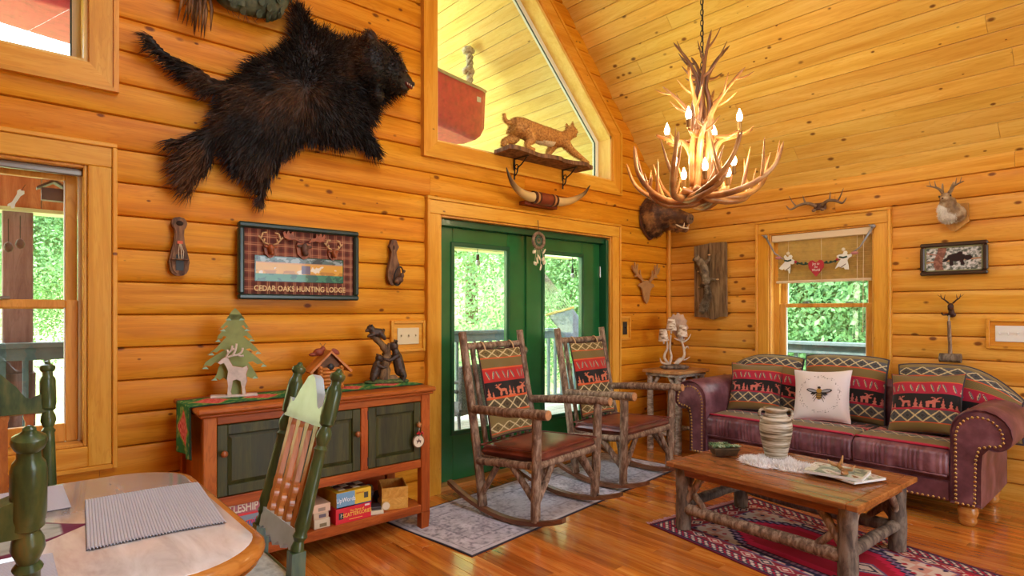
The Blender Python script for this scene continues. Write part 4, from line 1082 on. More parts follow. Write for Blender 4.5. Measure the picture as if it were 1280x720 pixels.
def make_chair(label, loc, rz, group=None, crest=M_CHG):
    t = thing('dining_chair', label, 'chair', loc, rz, group)
    H = 1.13; sz = .44; lean = .15; hw = .172
    for s in (-1,1):
        p0 = Vector((s*hw, .19, sz+.10)); p1 = Vector((s*hw, .19+lean, H)); d = p1-p0; L = d.length
        m = frame((0,0,0), (1,0,0), d.cross(Vector((1,0,0)))*-1).to_3x3()
        zax = d.normalized(); xax = Vector((1,0,0)); yax = zax.cross(xax); m = Matrix((xax, yax, zax)).transposed()
        po = MB(); po.lathe([(r, q*L) for r, q in post_prof()], 16, p0, m)
        po = po.build('back_post', M_CHG, t, 40)
        # square lower leg splayed backwards
        mb = MB(); w = .022
        v = []
        for (y, z, ww) in ((.24,0,.017),(.20,.22,.021),(.185,sz-.02,.023),(.19,sz+.10,.023)):
            v += [(s*hw-ww,y-ww,z),(s*hw+ww,y-ww,z),(s*hw+ww,y+ww,z),(s*hw-ww,y+ww,z)]
        f = [(0,1,2,3),(12,13,14,15)] + [(i*4+k, i*4+(k+1)%4, i*4+4+(k+1)%4, i*4+4+k) for i in range(3) for k in range(4)]
        mb.add(v, f).build('rear_leg', M_CHG, t)
        MB().lathe([(.014,0),(.02,.02),(.015,.05),(.023,.12),(.017,.22),(.024,.25),(.018,.27),(.026,.32),(.026,.40)], 14, (s*.185,-.20,0)).build('front_leg', M_CHG, t, 40)
        MB().tube([(s*.185,-.20,.16),(s*.185,.0,.17),(s*.185,.21,.17)], [.011,.015,.011], 8).build('stretcher', M_CHG, t, True)
    MB().tube([(-.185,.0,.17),(0,0,.17),(.185,0,.17)], [.011,.015,.011], 8).build('stretcher', M_CHG, t, True)
    MB().box(-.215,.215,-.225,.215,sz-.045,sz-.005,.012).build('seat_frame', M_CHG, t)
    def cu(u, v):
        x = (u-.5)*.41; y = (v-.5)*.41-.01; k = max(0, 1-(2*abs(u-.5))**5)*max(0, 1-(2*abs(v-.5))**5); return (x, y, sz-.006+.035*k**.4)
    mb = MB(); mb.grid(20,20,cu); mb.build('seat_cushion', M_SEATF, t, True)
    def back(x, z, d=0.0):    # point on the leaning back plane
        q = (z-sz-.10)/(H-sz-.10); nrm = Vector((0,-(H-sz-.10),lean)).normalized(); return tuple(Vector((x, .19+lean*q, z)) - nrm*d)
    ct = [(-.17,.93)] + [(-.165,1.0),(-.15,1.0),(-.135,.995),(-.12,.985),(-.105,.99),(-.09,1.01),(-.075,1.035),(-.06,1.05),(-.03,1.085),(0,1.095),(.03,1.085),(.06,1.05),(.075,1.035),(.09,1.01),(.105,.99),(.12,.985),(.135,.995),(.15,1.0),(.165,1.0)] + [(.17,.93)]
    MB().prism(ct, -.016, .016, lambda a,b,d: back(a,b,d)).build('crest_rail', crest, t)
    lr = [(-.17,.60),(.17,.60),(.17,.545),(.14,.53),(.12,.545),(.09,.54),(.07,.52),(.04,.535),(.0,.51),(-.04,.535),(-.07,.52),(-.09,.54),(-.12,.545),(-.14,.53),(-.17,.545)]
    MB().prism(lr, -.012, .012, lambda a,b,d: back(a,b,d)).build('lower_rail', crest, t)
    for k in range(4):
        x = -.114+k*.076; L0, L1 = .59, .94; prof = []
        for i in range(41):
            q = i/40; z = L0+(L1-L0)*q; w = .013
            if q < .38: w = .011+.007*abs(math.sin(q/.38*PI*3))
            elif q > .90: w = .013+.005*math.sin((q-.9)/.1*PI)
            prof.append((w, z))
        poly = [(x+w, z) for w, z in prof] + [(x-w, z) for w, z in prof[::-1]]
        MB().prism(poly, -.009, .009, lambda a,b,d: back(a,b,d)).build('spindle', M_SPIN, t)
    return t
# right chair faces -x, the far one faces the camera side, the near one faces the window
make_chair('green spindle-back dining chair at the table end before the sideboard', (.56, 2.10, 0), math.radians(-90), crest=M_SHEEN)
make_chair('green dining chair on the window side of the table', (-.01, 2.66, 0), 0)
make_chair('dark green dining chair with turned posts in the near left corner', (-.125, 1.665, 0), math.radians(180))
# ================================================================== SITTING AREA
# woven lodge pattern: u along the cloth (in motif widths), v from top (0) to bottom (1)
def in_tri(a, b, cx, w, h): return 0 <= b <= h and abs(a-cx) < w*(1-b/h)*(.75+.25*math.cos(b/h*18))
def in_ell(a, b, cx, cy, rx, ry): return ((a-cx)/rx)**2+((b-cy)/ry)**2 < 1
def in_seg(a, b, x0, y0, x1, y1, r):
    dx, dy = x1-x0, y1-y0; t = max(0, min(1, ((a-x0)*dx+(b-y0)*dy)/(dx*dx+dy*dy))); return (a-x0-t*dx)**2+(b-y0-t*dy)**2 < r*r
def motif(a, b):
    """deer, moose and fir silhouettes; a in 0..1 (period), b in 0..1 upward"""
    a = a % 1; s = .5      # aspect: band is about half a motif wide
    x, y = a, b*s
    for cx, w, h in ((.05,.045,.34),(.13,.03,.2),(.50,.055,.40),(.585,.04,.28),(.93,.05,.36)):
        if in_tri(x, y, cx, w, h): return True
    # deer looking left
    if in_ell(x,y,.34,.22,.075,.05) or in_seg(x,y,.28,.24,.245,.32,.022) or in_ell(x,y,.225,.335,.035,.02): return True
    for q in (.285,.305,.375,.40):
        if in_seg(x,y,q,.2,q+(.012 if q > .35 else -.01),.03,.011): return True
    for c in ((.245,.34,.27,.43),(.262,.39,.30,.43),(.235,.34,.215,.43),(.226,.39,.195,.42)):
        if in_seg(x,y,*c,.008): return True
    # moose looking right
    if in_ell(x,y,.735,.22,.085,.06) or in_ell(x,y,.79,.27,.04,.05) or in_seg(x,y,.80,.27,.855,.25,.03): return True
    for q in (.675,.70,.775,.80):
        if in_seg(x,y,q,.2,q,.03,.013): return True
    for c in ((.81,.30,.79,.37),(.79,.37,.75,.40),(.82,.30,.85,.37),(.85,.37,.89,.39)):
        if in_seg(x,y,*c,.016): return True
    return False
def lodge(u, v, warm=True):
    red = rgb(184,44,38) if warm else rgb(170,34,58)
    blk = rgb(30,26,26); tan = rgb(206,116,84) if warm else rgb(196,110,98)
    oli = rgb(124,104,58); ora = rgb(214,92,44); gry = rgb(84,82,82); cre = rgb(204,186,140)
    v = v % 1.0
    def diamonds(b, bg):
        k = (u*4) % 1; d = abs(abs(k-.5)*2 - abs(b-.5)*2)
        if abs(abs(k-.5)*2 + abs(b-.5)*2 - 1) < .13: return cre
        q = abs(k-.5)*2 + abs(b-.5)*2
        if q < .30 or (.48 < q < .62): return tuple(x*.45 for x in bg)
        return bg
    if v < .13: return diamonds(v/.13, oli if warm else gry)
    if v < .145: return ora
    if v < .27: return oli if (int(u*90)+int(v*90)) % 3 else tuple(x*.8 for x in oli)
    if v < .285: return ora
    if v < .46:
        b = (v-.285)/.175; k = (u*3) % 1
        for x0, sl in ((.25,.25),(.55,-.12),(.82,.3)):
            xx = (k-x0)-(b-.5)*sl
            if (xx/.055)**2+((b-.5)/.34)**2 < 1: return cre if xx < -.012 else (rgb(120,112,120) if xx > .012 else rgb(60,56,60))
        return red
    if v < .475: return blk
    if v < .66: return tan if motif(u, 1-(v-.475)/.185) else blk
    if v < .69: return ora if warm else red
    if v < .86: return diamonds((v-.69)/.17, gry if not warm else rgb(92,78,52))
    if v < .875: return ora
    return oli
M_FAB = attr('woven_lodge_fabric', .85, 260, sheen=.15)
M_LEATHER = NT('oxblood_leather'); _t = M_LEATHER; _f = _t.noise(_t.obj(), 7, 4, .6); _t.col(_t.ramp(_f, [(.3, rgb(80,44,50)), (.5, rgb(110,66,74)), (.72, rgb(148,104,110))])); _t.set(Roughness=.36); _t.bump(_t.noise(_t.obj(), 160, 3), .12, .003); M_LEATHER = _t.m
M_LEATHB = NT('brown_leather'); _t = M_LEATHB; _f = _t.noise(_t.obj(), 7, 4, .6); _t.col(_t.ramp(_f, [(.3, rgb(82,36,28)), (.5, rgb(112,52,40)), (.72, rgb(140,72,56))])); _t.set(Roughness=.34); _t.bump(_t.noise(_t.obj(), 160, 3), .12, .003); M_LEATHB = _t.m
M_BARK = bark('hickory_bark', rgb(178,154,130), rgb(132,102,78), rgb(78,56,42), 40)
M_BARKG = bark('grey_log_bark', rgb(142,126,108), rgb(108,90,74), rgb(62,50,42), 30)
M_BIRCH = bark('pale_birch_bark', rgb(214,204,190), rgb(176,160,142), rgb(96,80,66), 30, (.6,.6,1.4))
M_CUTEND = plain('sawn_log_end', rgb(190,132,84), .6, 0, 40, .15)
M_RUNNER = wood('bent_rocker_wood', rgb(142,96,66), rgb(118,74,48), rgb(86,50,32), (12,2,12), .4, .2, 0, space='obj')
def stick(t, nm, a, b, r0, r1=None, m=None, bend=0.0, seed=0, n=10, jit=.05):
    r1 = r1 or r0; a = Vector(a); b = Vector(b); R = random.Random(seed+int(abs(a.x*997+b.z*613+a.y*77)*100))
    off = Vector((R.uniform(-1,1),R.uniform(-1,1),R.uniform(-1,1)))*bend
    pts = [a.lerp(b, i/6)+off*math.sin(PI*i/6)+Vector((R.uniform(-1,1),R.uniform(-1,1),R.uniform(-1,1)))*r0*.06 for i in range(7)]
    rr = [(r0+(r1-r0)*i/6)*(1+R.uniform(-jit,jit)) for i in range(7)]
    o = MB().tube(pts, rr, n, jit=.03, seed=R.randint(0,999)).build(nm, m or M_BARK, t, 50)
    return o
def cap_end(t, c, d, r):
    d = Vector(d).normalized(); c = Vector(c); return MB().tube([tuple(c), tuple(c+d*.003)], r*.93, 12).build('sawn_end', M_CUTEND, t)

# ------------------------------------------------------------------ grey runner rug and kilim
M_RUG = attr('woven_rug', .95, 160)
def grey_rug(u, v):
    e = min(u*2.45, (1-u)*2.45, v*.78, (1-v)*.78)
    if e < .008: return rgb(52,46,54)
    n = noise.fractal(Vector((u*110, v*36, 1)), 1, 2, 4)*.5+.5; m = noise.noise(Vector((u*10, v*3.5, 5)))*.5+.5; w2 = noise.noise(Vector((u*4, v*2, 9)))*.5+.5
    mm = noise.fractal(Vector((u*30, v*10, 7)), 1, 2, 3); base = [x*(1+.22*mm) for x in rgb(196,190,198)]; p = 0; X, Y = u*2.45, v*.78
    if .045 < e < .165: p = .55+.45*math.sin(X*62)*math.sin(Y*62)
    elif e > .17: p = .62+.42*noise.noise(Vector((abs(X-1.22)*11, abs(Y-.39)*11, 3)))+.12*math.cos(abs(X-1.2)*26)*math.cos(abs(Y-.39)*26)
    if .040 < e < .048 or .163 < e < .172: p = 1.1
    k = max(0, min(1, (p*.7+n*1.15+.5*m-1.12)*1.7)); d = rgb(112,106,118); tn = rgb(196,172,158)
    b = [base[i]*(1-k*.85)+d[i]*k*.85 for i in range(3)]; q = max(0, w2-.45)*1.1
    return tuple(b[i]*(1-q)+tn[i]*q for i in range(3))
RA = math.radians(6.6)
mb = MB(); mb.grid(330, 110, lambda u, v: (u*2.45, v*.78, .006+.004*math.exp(-((u-.02)*40)**2)*math.sin(v*7)+ .003*math.exp(-((u-.72)*30)**2)*(1-v)), grey_rug)
q = mb.build('runner_rug', M_RUG, None, True, loc=(1.94, 2.535, 0), rot=(0,0,RA)); q.modifiers.new('t','SOLIDIFY').thickness = .006
tag(q, 'long faded grey rug under the two rocking chairs', 'rug')
def kilim(u, v):
    x, y = u*1.0, v*1.5; e = min(x, 1-x, y, 1.5-y)
    red = rgb(176,24,48); cr = rgb(214,190,172); nav = rgb(44,40,66); pur = rgb(112,84,120); pin = rgb(206,150,130)
    if e < .012: return rgb(104,26,44)
    if e < .026: return nav
    if e < .085:
        k = (x+y)*20 % 1; k2 = (x-y)*20 % 1
        if abs(k-.5) < .18 and abs(k2-.5) < .32: return red
        if abs(k-.5) < .3 or abs(k2-.5) < .1: return nav
        return cr
    if e < .095: return nav
    if e < .17:
        c = (x if (y < .17 or y > 1.33) else y); k = (c*9) % 1; b = (e-.095)/.075
        q = abs(k-.5)*2+abs(b-.5)*2
        if q < .4: return cr
        if q < .75: return red if int(c*9) % 2 else nav
        return cr if q < .95 else rgb(140,40,52)
    if e < .185: return pur
    # inner field: stepped hexagon
    dx, dy = abs(x-.5), abs(y-.75); st = math.floor(dy*28)/28
    h = .30 - max(0, st-.22)*.75 + .0
    d = h - dx
    if d < 0:
        k = (x*13) % 1; k2 = (y*13) % 1
        if abs(k-.5)+abs(k2-.5) < .22: return red if (int(x*13)+int(y*13)) % 2 else nav
        return cr if (int(x*13)+int(y*13)) % 3 else pin
    if d < .02: return nav
    if d < .045: return pur if (int(y*60)) % 2 else rgb(160,130,160)
    if d < .06: return nav
    q = dx*1.4 + dy
    for cy in (0, .28, -.28):
        qq = abs(x-.5)*1.5+abs(y-.75-cy)
        if qq < .05: return cr
        if qq < .075: return nav
        if qq < .10: return cr
        if qq < .125: return pur
    return red if d > .11 else rgb(206,34,72)
KL_ = thing('kilim_rug', 'red kilim rug with fringes under the coffee table', 'rug', (3.06, 2.19, .0), math.radians(-10))
mb = MB(); mb.grid(200, 300, lambda u, v: (u*1.0, -v*1.5, .006+.002*math.sin(u*9+v*7)), kilim); q = mb.build('weave', M_RUG, KL_, True); q.modifiers.new('t','SOLIDIFY').thickness = .005
R = random.Random(8); mb = MB()
for i in range(70):
    x = .005+i*.99/69
    for y, s in ((0, 1), (-1.5, -1)):
        mb.tube([(x, y, .006), (x+R.uniform(-.006,.006), y+s*.02, .006), (x+R.uniform(-.014,.014), y+s*R.uniform(.03,.05), .003)], [.003,.0025,.0015], 4)
q = mb.build('fringe', plain('pink_fringe', rgb(196,150,160), .9), KL_); q['kind'] = 'stuff'

# ------------------------------------------------------------------ rocking chairs
def pillow_grids(w, h, t, fabric, nu=120, nv=120, pinch=.05, M=None, vflip=False, uoff=0, back=True, uscale=1.6):
    """a soft square cushion; local x width, z height (0..h), y thickness (front = -y)"""
    mb = MB()
    def sh(u, v, s):
        a, b = 2*u-1, 2*v-1
        k = (max(0, 1-abs(a)**3.2)**.5)*(max(0, 1-abs(b)**3.2)**.5)
        px = a*w/2*(1-pinch*(1-abs(b)**2)*abs(a)**2*1.0+pinch*.6*abs(a*b)**3); pz = (b*h/2)*(1-pinch*(1-abs(a)**2)*abs(b)**2+pinch*.6*abs(a*b)**3)+h/2
        p = (px, s*(t/2)*k + .004*math.sin(a*7+b*3)*k, pz)
        return tuple(M @ Vector(p)) if M else p
    mb.grid(nu, nv, lambda u, v: sh(u, v, -1), lambda u, v: fabric(u*uscale+uoff, 1-v))
    if back: mb.grid(24, 24, lambda u, v: sh(u, v, 1), lambda u, v: fabric(u*uscale+uoff, 1-v))
    rim = [sh(u/24, 0, 0) for u in range(24)] + [sh(1, v/24, 0) for v in range(24)] + [sh(1-u/24, 1, 0) for u in range(24)] + [sh(0, 1-v/24, 0) for v in range(25)]
    return mb, rim
def rocker(label, loc, rz):
    t = thing('rocking_chair', label, 'rocking chair', loc, rz, 'twig rocking chairs by the door')
    zb = .016
    rk = lambda y: zb + ((y+.03)**2)/(2*1.05)
    for s in (-1,1):
        x = s*.325
        mb = MB(); P = [(-.46+i*.96/20) for i in range(21)]; v = []
        for y in P:
            v += [(x-.02, y, rk(y)-.014), (x+.02, y, rk(y)-.014), (x+.02, y, rk(y)+.014), (x-.02, y, rk(y)+.014)]
        f = [(0,1,2,3),(80,81,82,83)]+[(i*4+k, i*4+(k+1)%4, i*4+4+(k+1)%4, i*4+4+k) for i in range(20) for k in range(4)]
        mb.add(v, f).build('rocker_runner', M_RUNNER, t)
        stick(t, 'back_post', (x*.98, .19, rk(.19)+.012), (s*.30, .40, 1.17), .031, .027, bend=.012, seed=1)
        cap_end(t, (s*.30, .40, 1.17), (0,.15,1), .026)
        stick(t, 'front_leg', (x, -.25, rk(-.25)+.012), (s*.335, -.27, .685), .031, .03, bend=.008, seed=2)
        arm0 = Vector((s*.31, .30, .665)); arm1 = Vector((s*.345, -.36, .705))
        stick(t, 'arm', arm0, arm1, .029, .031, bend=.008, seed=3); cap_end(t, arm1, arm1-arm0, .031)
        stick(t, 'side_rail', (s*.32, .235, .335), (s*.33, -.26, .385), .025, bend=.006, seed=4)
        stick(t, 'brace', (s*.325, -.255, .16), (s*.325, -.07, .35), .021, seed=5); stick(t, 'brace', (s*.325, .20, .12), (s*.325, .06, .33), .02, seed=6)
        stick(t, 'brace', (s*.31, -.255, .17), (s*.16, -.255, .37), .02, seed=7)
        stick(t, 'back_slat', (s*.215, .25, .38), (s*.225, .385, 1.07), .017, seed=9)
        MB().ell((s*.325,-.285,.07),(.008,.006,.008), n=8, m=6).build('name_tag', M_GALV, t, True)
        # straps hanging the back cushion
        MB().tube(spline([(s*.15,.325,1.0),(s*.15,.335,1.07),(s*.15,.375,1.105),(s*.15,.40,1.06)]), .008, 6, flat=.3).build('strap', plain('tan_strap', rgb(196,160,116), .8) if 'tan_strap' not in bpy.data.materials else bpy.data.materials['tan_strap'], t, True)
    for k in (-.12, -.03, .06, .14): stick(t, 'back_slat', (k, .26, .38), (k, .39, 1.07), .016, seed=int(k*100))
    stick(t, 'top_rail', (-.31,.385,1.075), (.31,.385,1.075), .024, bend=.006, seed=10); stick(t, 'lower_rail', (-.31,.24,.375), (.31,.24,.375), .022, seed=11)
    stick(t, 'front_rail', (-.33,-.255,.385), (.33,-.255,.385), .027, bend=.006, seed=12); stick(t, 'rear_rail', (-.33,.235,.335), (.33,.235,.335), .024, seed=13)
    MB().box(-.29,.29,-.24,.23,.355,.375,.004).build('seat_board', M_BARK, t)
    def seat(u, v, s):
        a, b = 2*u-1, 2*v-1; k = (1-abs(a)**6)**.35*(1-abs(b)**6)**.35 if abs(a) < 1 and abs(b) < 1 else 0
        y = b*.255-.01; tz = .425-.09*y*0 + (-.05*(y+.25)); return (a*.30, y-.012, tz+s*.052*k)
    mb = MB(); mb.grid(36, 36, lambda u,v: seat(u,v,1)); mb.grid(36,36, lambda u,v: seat(u,v,-1)); sc = mb.build('seat_cushion', M_LEATHB, t, True)
    rim = [seat(u/20,0,0) for u in range(20)]+[seat(1,v/20,0) for v in range(20)]+[seat(1-u/20,1,0) for u in range(20)]+[seat(0,1-v/20,0) for v in range(21)]
    MB().tube([(p[0],p[1],p[2]+.038) for p in rim], .005, 6).build('piping', M_LEATHB, sc, True)
    # woven back cushion panel hanging in front of the slats
    tilt = Matrix.Translation((0,.205,.47)) @ Matrix.Rotation(-math.radians(12.5), 4, 'X')
    mb, rim = pillow_grids(.44, .60, .06, lambda u, v: lodge(u, v*1.18, True), 130, 170, .02, tilt, uscale=.95)
    bc = mb.build('back_cushion', M_FAB, t, True)
    MB().tube(rim, .006, 6).build('piping', plain('dark_red_piping', rgb(60,24,24), .8) if 'dark_red_piping' not in bpy.data.materials else bpy.data.materials['dark_red_piping'], bc, True)
    return t
rk1 = rocker('twig rocking chair nearest the sideboard with woven back cushion', (2.735, 2.865, .012), math.radians(8))
copy_tree(rk1, None, (3.76, 2.975, .012), (0,0,math.radians(4)), 'twig rocking chair nearer the sofa with woven back cushion')

# ------------------------------------------------------------------ sofa
SX0, SX1 = 4.46, 5.30
sf = thing('sofa', 'oxblood leather sofa with woven lodge-pattern cushions', 'sofa', (4.88, 1.80, 0))
def sfm(mb): 
    mb.v = [(a-4.88, b-1.80, c) for a,b,c in mb.v]; return mb
Y0, Y1 = .965, 2.635
sfm(MB().box(SX0+.05, SX1, Y0-.02, Y1+.02, .13, .30, .02)).build('frame', M_LEATHER, sf)
sfm(MB().box(SX0+.035, SX0+.06, Y0, Y1, .135, .262, .010)).build('front_rail', M_LEATHER, sf)
sfm(MB().box(SX1-.14, SX1, Y0-.15, Y1+.15, .25, .80, .05)).build('back_frame', M_LEATHER, sf, 40)
cw = (Y1-Y0)/3
def seat_top(u, v):    # colour stripes run along the sofa
    
    v = 1-v
    if v > .93: return rgb(170,34,58)
    if v > .72: return lodge(u*1.9, .20, False)
    if v > .52: return lodge(u*1.9, .69+(v-.52)/.2*.17, False)
    if v > .46: return rgb(170,34,58)
    return lodge(u*1.9, .475+v/.46*.185, False)
for i in range(3):
    a, b = Y0+i*cw+.003, Y0+(i+1)*cw-.003
    def prof(u, v, a=a, b=b):
        # u along the cushion width, v from bottom front edge over the front to the top back
        y = a+(b-a)*u; e = abs(2*u-1); sq = (1-e**8)**.5 if e < 1 else 0
        pts = [(SX0+.05,.285),(SX0+.012,.30),(SX0+.0,.37),(SX0+.012,.435),(SX0+.055,.462)]
        s = v*4; k = min(3, int(s)); f = s-k; x = pts[k][0]*(1-f)+pts[k+1][0]*f; z = pts[k][1]*(1-f)+pts[k+1][1]*f
        pl = .004*math.sin(u*95+math.sin(u*17)*3)*math.sin(min(1,v)*PI)
        return (x+pl+.014*(1-sq), y, z-.010*(1-sq)*v)
    mb = MB(); mb.grid(120, 16, prof); mb.grid(2, 2, lambda u,v: (SX0+.05+u*.55, a, .285+v*.165)); mb.grid(2, 2, lambda u,v: (SX0+.05+u*.55, b, .285+v*.165))
    sc = sfm(mb).build('seat_cushion', M_LEATHER, sf, True, fix=False)
    def top(u, v, a=a, b=b):
        y = a+(b-a)*u; e = abs(2*u-1); sq = (1-e**8)**.5 if e < 1 else 0; x = SX0+.052+v*.56
        return (x, y, .4635+.016*math.sin(PI*min(1,v*1.3+.05))*sq-.010*(1-sq))
    mb = MB(); mb.grid(110, 110, top, seat_top); sfm(mb).build('fabric_panel', M_FAB, sc, True)
    mb = MB(); mb.tube([(SX0+.05+.002*math.sin(q*3), a+.01+(b-a-.02)*q/20, .466) for q in range(21)], .0075, 6); sfm(mb).build('piping', plain('crimson_piping', rgb(178,30,58), .8) if 'crimson_piping' not in bpy.data.materials else bpy.data.materials['crimson_piping'], sc, True)
    mb = MB(); mb.tube([(SX0+.012, a+.01+(b-a-.02)*q/20, .297) for q in range(21)], .006, 6); sfm(mb).build('piping', M_LEATHER, sc, True)
# back cushions
Mdark = plain('charcoal_piping', rgb(62,54,60), .8)
for i, (yc, w, h, dip) in enumerate(((1.06, .72, .50, 1), (1.80, .60, .53, 0), (2.44, .62, .50, -1))):
    R3 = Matrix.Rotation(-PI/2, 4, 'Z')   # cushion front faces -x
    Mx = Matrix.Translation((5.07, yc, .455)) @ R3 @ Matrix.Rotation(-math.radians(11), 4, 'X')
    mb, rim = pillow_grids(w, h, .20, lambda u, v: lodge(u, v*1.02-.06 if v > .06 else .99, False), 150, 130, .03, None, uscale=1.7, uoff=i*.37)
    # local +x -> world -y ; taper the outer upper corner down to the arm
    def tap(p):
        x, y, z = p; s = x/(w/2)*(1 if dip > 0 else -1)
        if dip and s > .0: z -= (.20 if dip > 0 else .10)*s**1.8*(z/h)**2
        z -= .03*(abs(x)/(w/2))**3*(z/h)
        return tuple(Mx @ Vector((x, y, z)))
    mb.v = [tap(p) for p in mb.v]; rim = [tap(p) for p in rim]
    bc = sfm(mb).build('back_cushion', M_FAB, sf, True); sfm_r = [(a-4.88,b-1.80,c) for a,b,c in rim]
    MB().tube(sfm_r, .008, 6).build('piping', Mdark, bc, True)
# rolled arms
M_NAIL = plain('antique_brass_nail', rgb(186,146,84), .3, .9)
def arm(side):
    yi = Y0 if side < 0 else Y1; sg = side
    # profile in (d, z): d grows outward from the inner face
    prof = [(-.0,.13),(-.0,.58)] + arc(9, PI, .0, .155, (.155,.585)) + arc(5, 0, -PI*.62, .085, (.225,.575))[1:] + [(.165,.46),(.158,.36),(.158,.13)]
    def P(d, z, x): return (x, yi+sg*d, z)
    mb = MB(); n = len(prof); xs = [SX0+.03, SX0+.015, SX0+.03, SX0+.3, SX1-.2, SX1-.03]
    sc = [.93, .97, 1, 1, 1, .97]; v = []
    for x, k in zip(xs, sc):
        for d, z in prof: v.append(P(.13+(d-.13)*k, .42+(z-.42)*k, x))
    f = [(i*n+k, i*n+(k+1)%n, (i+1)*n+(k+1)%n, (i+1)*n+k) for i in range(len(xs)-1) for k in range(n)]
    f += [tuple(range(n))[::-1], tuple((len(xs)-1)*n+k for k in range(n))]
    mb.add(v, f); ar = sfm(mb).build('arm', M_LEATHER, sf, 45)
    # padded front panel outlined with nail heads
    pan = [(.035,.145),(.033,.56)] + arc(10, PI*.98, PI*.0, .112, (.150,.575)) + arc(5, 0, -PI*.6, .045, (.222,.565))[1:] + [(.150,.50),(.132,.42),(.128,.145)]
    mb = MB(); mb.prism(pan, SX0+.028, SX0+.004, lambda a,b,d: P(a,b,d)); sfm(mb).build('front_panel', M_LEATHER, ar, 50)
    L = []; tot = 0; path = pan+[pan[0]]
    nb = MB(); step = .026; acc = 0
    for (x0,z0),(x1,z1) in zip(path[:-1], path[1:]):
        l = math.hypot(x1-x0, z1-z0); s_ = (step-acc) if acc else 0
        while s_ < l:
            q = s_/l; nb.ell(P(x0+(x1-x0)*q, z0+(z1-z0)*q, SX0+.004), (.006,.0088,.0088), n=7, m=4); s_ += step
        acc = (l-(s_-step)) if s_ >= l else 0
    q = sfm(nb).build('nail_heads', M_NAIL, ar, True); q['kind'] = 'stuff'
    for x in (SX0+.08, SX1-.1):
        MB().lathe([(.03,0),(.042,.012),(.05,.035),(.044,.052),(.05,.066),(.057,.09),(.052,.112),(.045,.13)], 18, (x-4.88, yi+sg*.08-1.80, 0)).build('bun_foot', M_TEDGE, sf, True)
arm(-1); arm(1)
nb = MB(); y = Y0+.03
while y < Y1-.02: nb.ell((SX0+.034, y, .148), (.006,.0085,.0085), n=7, m=4); y += .029
q = sfm(nb).build('nail_heads', M_NAIL, sf, True); q['kind'] = 'stuff'
# throw pillows
def throw(label, loc, rz, lean, w, fabric, m, t=.15, roll=0, n=130, uo=0):
    mb, rim = pillow_grids(w, w, t, fabric, n, n, .06, None, uoff=uo, uscale=1.15)
    o = thing('throw_pillow', label, 'pillow', loc, rot=(0,0,0)); o.rotation_euler = (Matrix.Rotation(rz,3,'Z') @ Matrix.Rotation(-lean,3,'X') @ Matrix.Rotation(roll,3,'Y')).to_euler()
    c = mb.build('cover', m, o, True)
    MB().tube(rim, .005, 6).build('piping', Mdark if fabric is not bee_cloth else M_BEEW, o, True)
    return o
M_BEEW = plain('white_linen', rgb(226,216,212), .9, 0, 120, .05, bump=.2)
def bee_cloth(u, v):
    a, b = u/1.15, v; r = math.hypot(a-.5, b-.5); n = noise.noise(Vector((a*40, b*40, 2)))
    if .33 < r < .39 and n > .28: return rgb(150,140,136)
    return rgb(228,218,216)
throw('woven lodge pillow leaning in the left corner of the sofa', (4.86, 2.42, .475), -PI/2+.25, math.radians(24), .42, lambda u, v: lodge(u, .13+v*.86, False), M_FAB, uo=.15)
throw('woven lodge pillow in the right corner of the sofa', (4.84, 1.19, .475), -PI/2-.10, math.radians(26), .44, lambda u, v: lodge(u, .13+v*.86, False), M_FAB, uo=.02, roll=-.10)
bp = throw('white cushion printed with a bee in the middle of the sofa', (4.82, 1.86, .475), -PI/2+.1, math.radians(20), .40, bee_cloth, attr('bee_cushion_cloth', .9, 200), .14, roll=-.06)
M_BEEK = plain('bee_black', rgb(26,22,22), .8); M_BEEY = plain('bee_gold', rgb(176,130,40), .8); M_BEEG = plain('bee_wing_grey', rgb(150,150,156), .8)
def on_pillow(a, b, d): 
    k = (max(0,1-abs(a/.20)**3.2)**.5)*(max(0,1-abs((b-.2)/.20)**3.2)**.5); return (a, -(.07*k)-.0035-d, b)
def decal(nm, pts, m, d=0): MB().prism(pts, 0, .0012, lambda a,b,e: on_pillow(a,b,d+e)).build(nm, m, bp)
def elp(cx,cy,rx,ry,rot=0,n=14): return [(cx+rx*math.cos(q)*math.cos(rot)-ry*math.sin(q)*math.sin(rot), cy+rx*math.cos(q)*math.sin(rot)+ry*math.sin(q)*math.cos(rot)) for q in [2*PI*i/n for i in range(n)]]
decal('bee_abdomen', elp(0,.185,.021,.034), M_BEEK); decal('bee_thorax', elp(0,.222,.02,.018), M_BEEY, .0006); decal('bee_head', elp(0,.246,.012,.01), M_BEEK, .0006)
for k in (.198,.182,.167): decal('bee_stripe', [(-.018,k),(.018,k),(.016,k-.008),(-.016,k-.008)], M_BEEY, .0014)
for s in (-1,1):
    decal('bee_wing', elp(s*.05,.222,.042,.015,s*.22), M_BEEK, .0002); decal('bee_wing_pane', elp(s*.05,.222,.034,.009,s*.22), M_BEEG, .0012); decal('bee_wing', elp(s*.035,.203,.026,.010,-s*.3), M_BEEK, .0004)
    for a0,b0,a1,b1 in ((.012,.205,.045,.18),(.014,.195,.042,.155),(.012,.18,.034,.135),(.006,.25,.022,.27)):
        decal('bee_leg', [(s*a0,b0),(s*a1,b1),(s*(a1+.003),b1+.003),(s*(a0+.002),b0+.004)], M_BEEK, .0008)

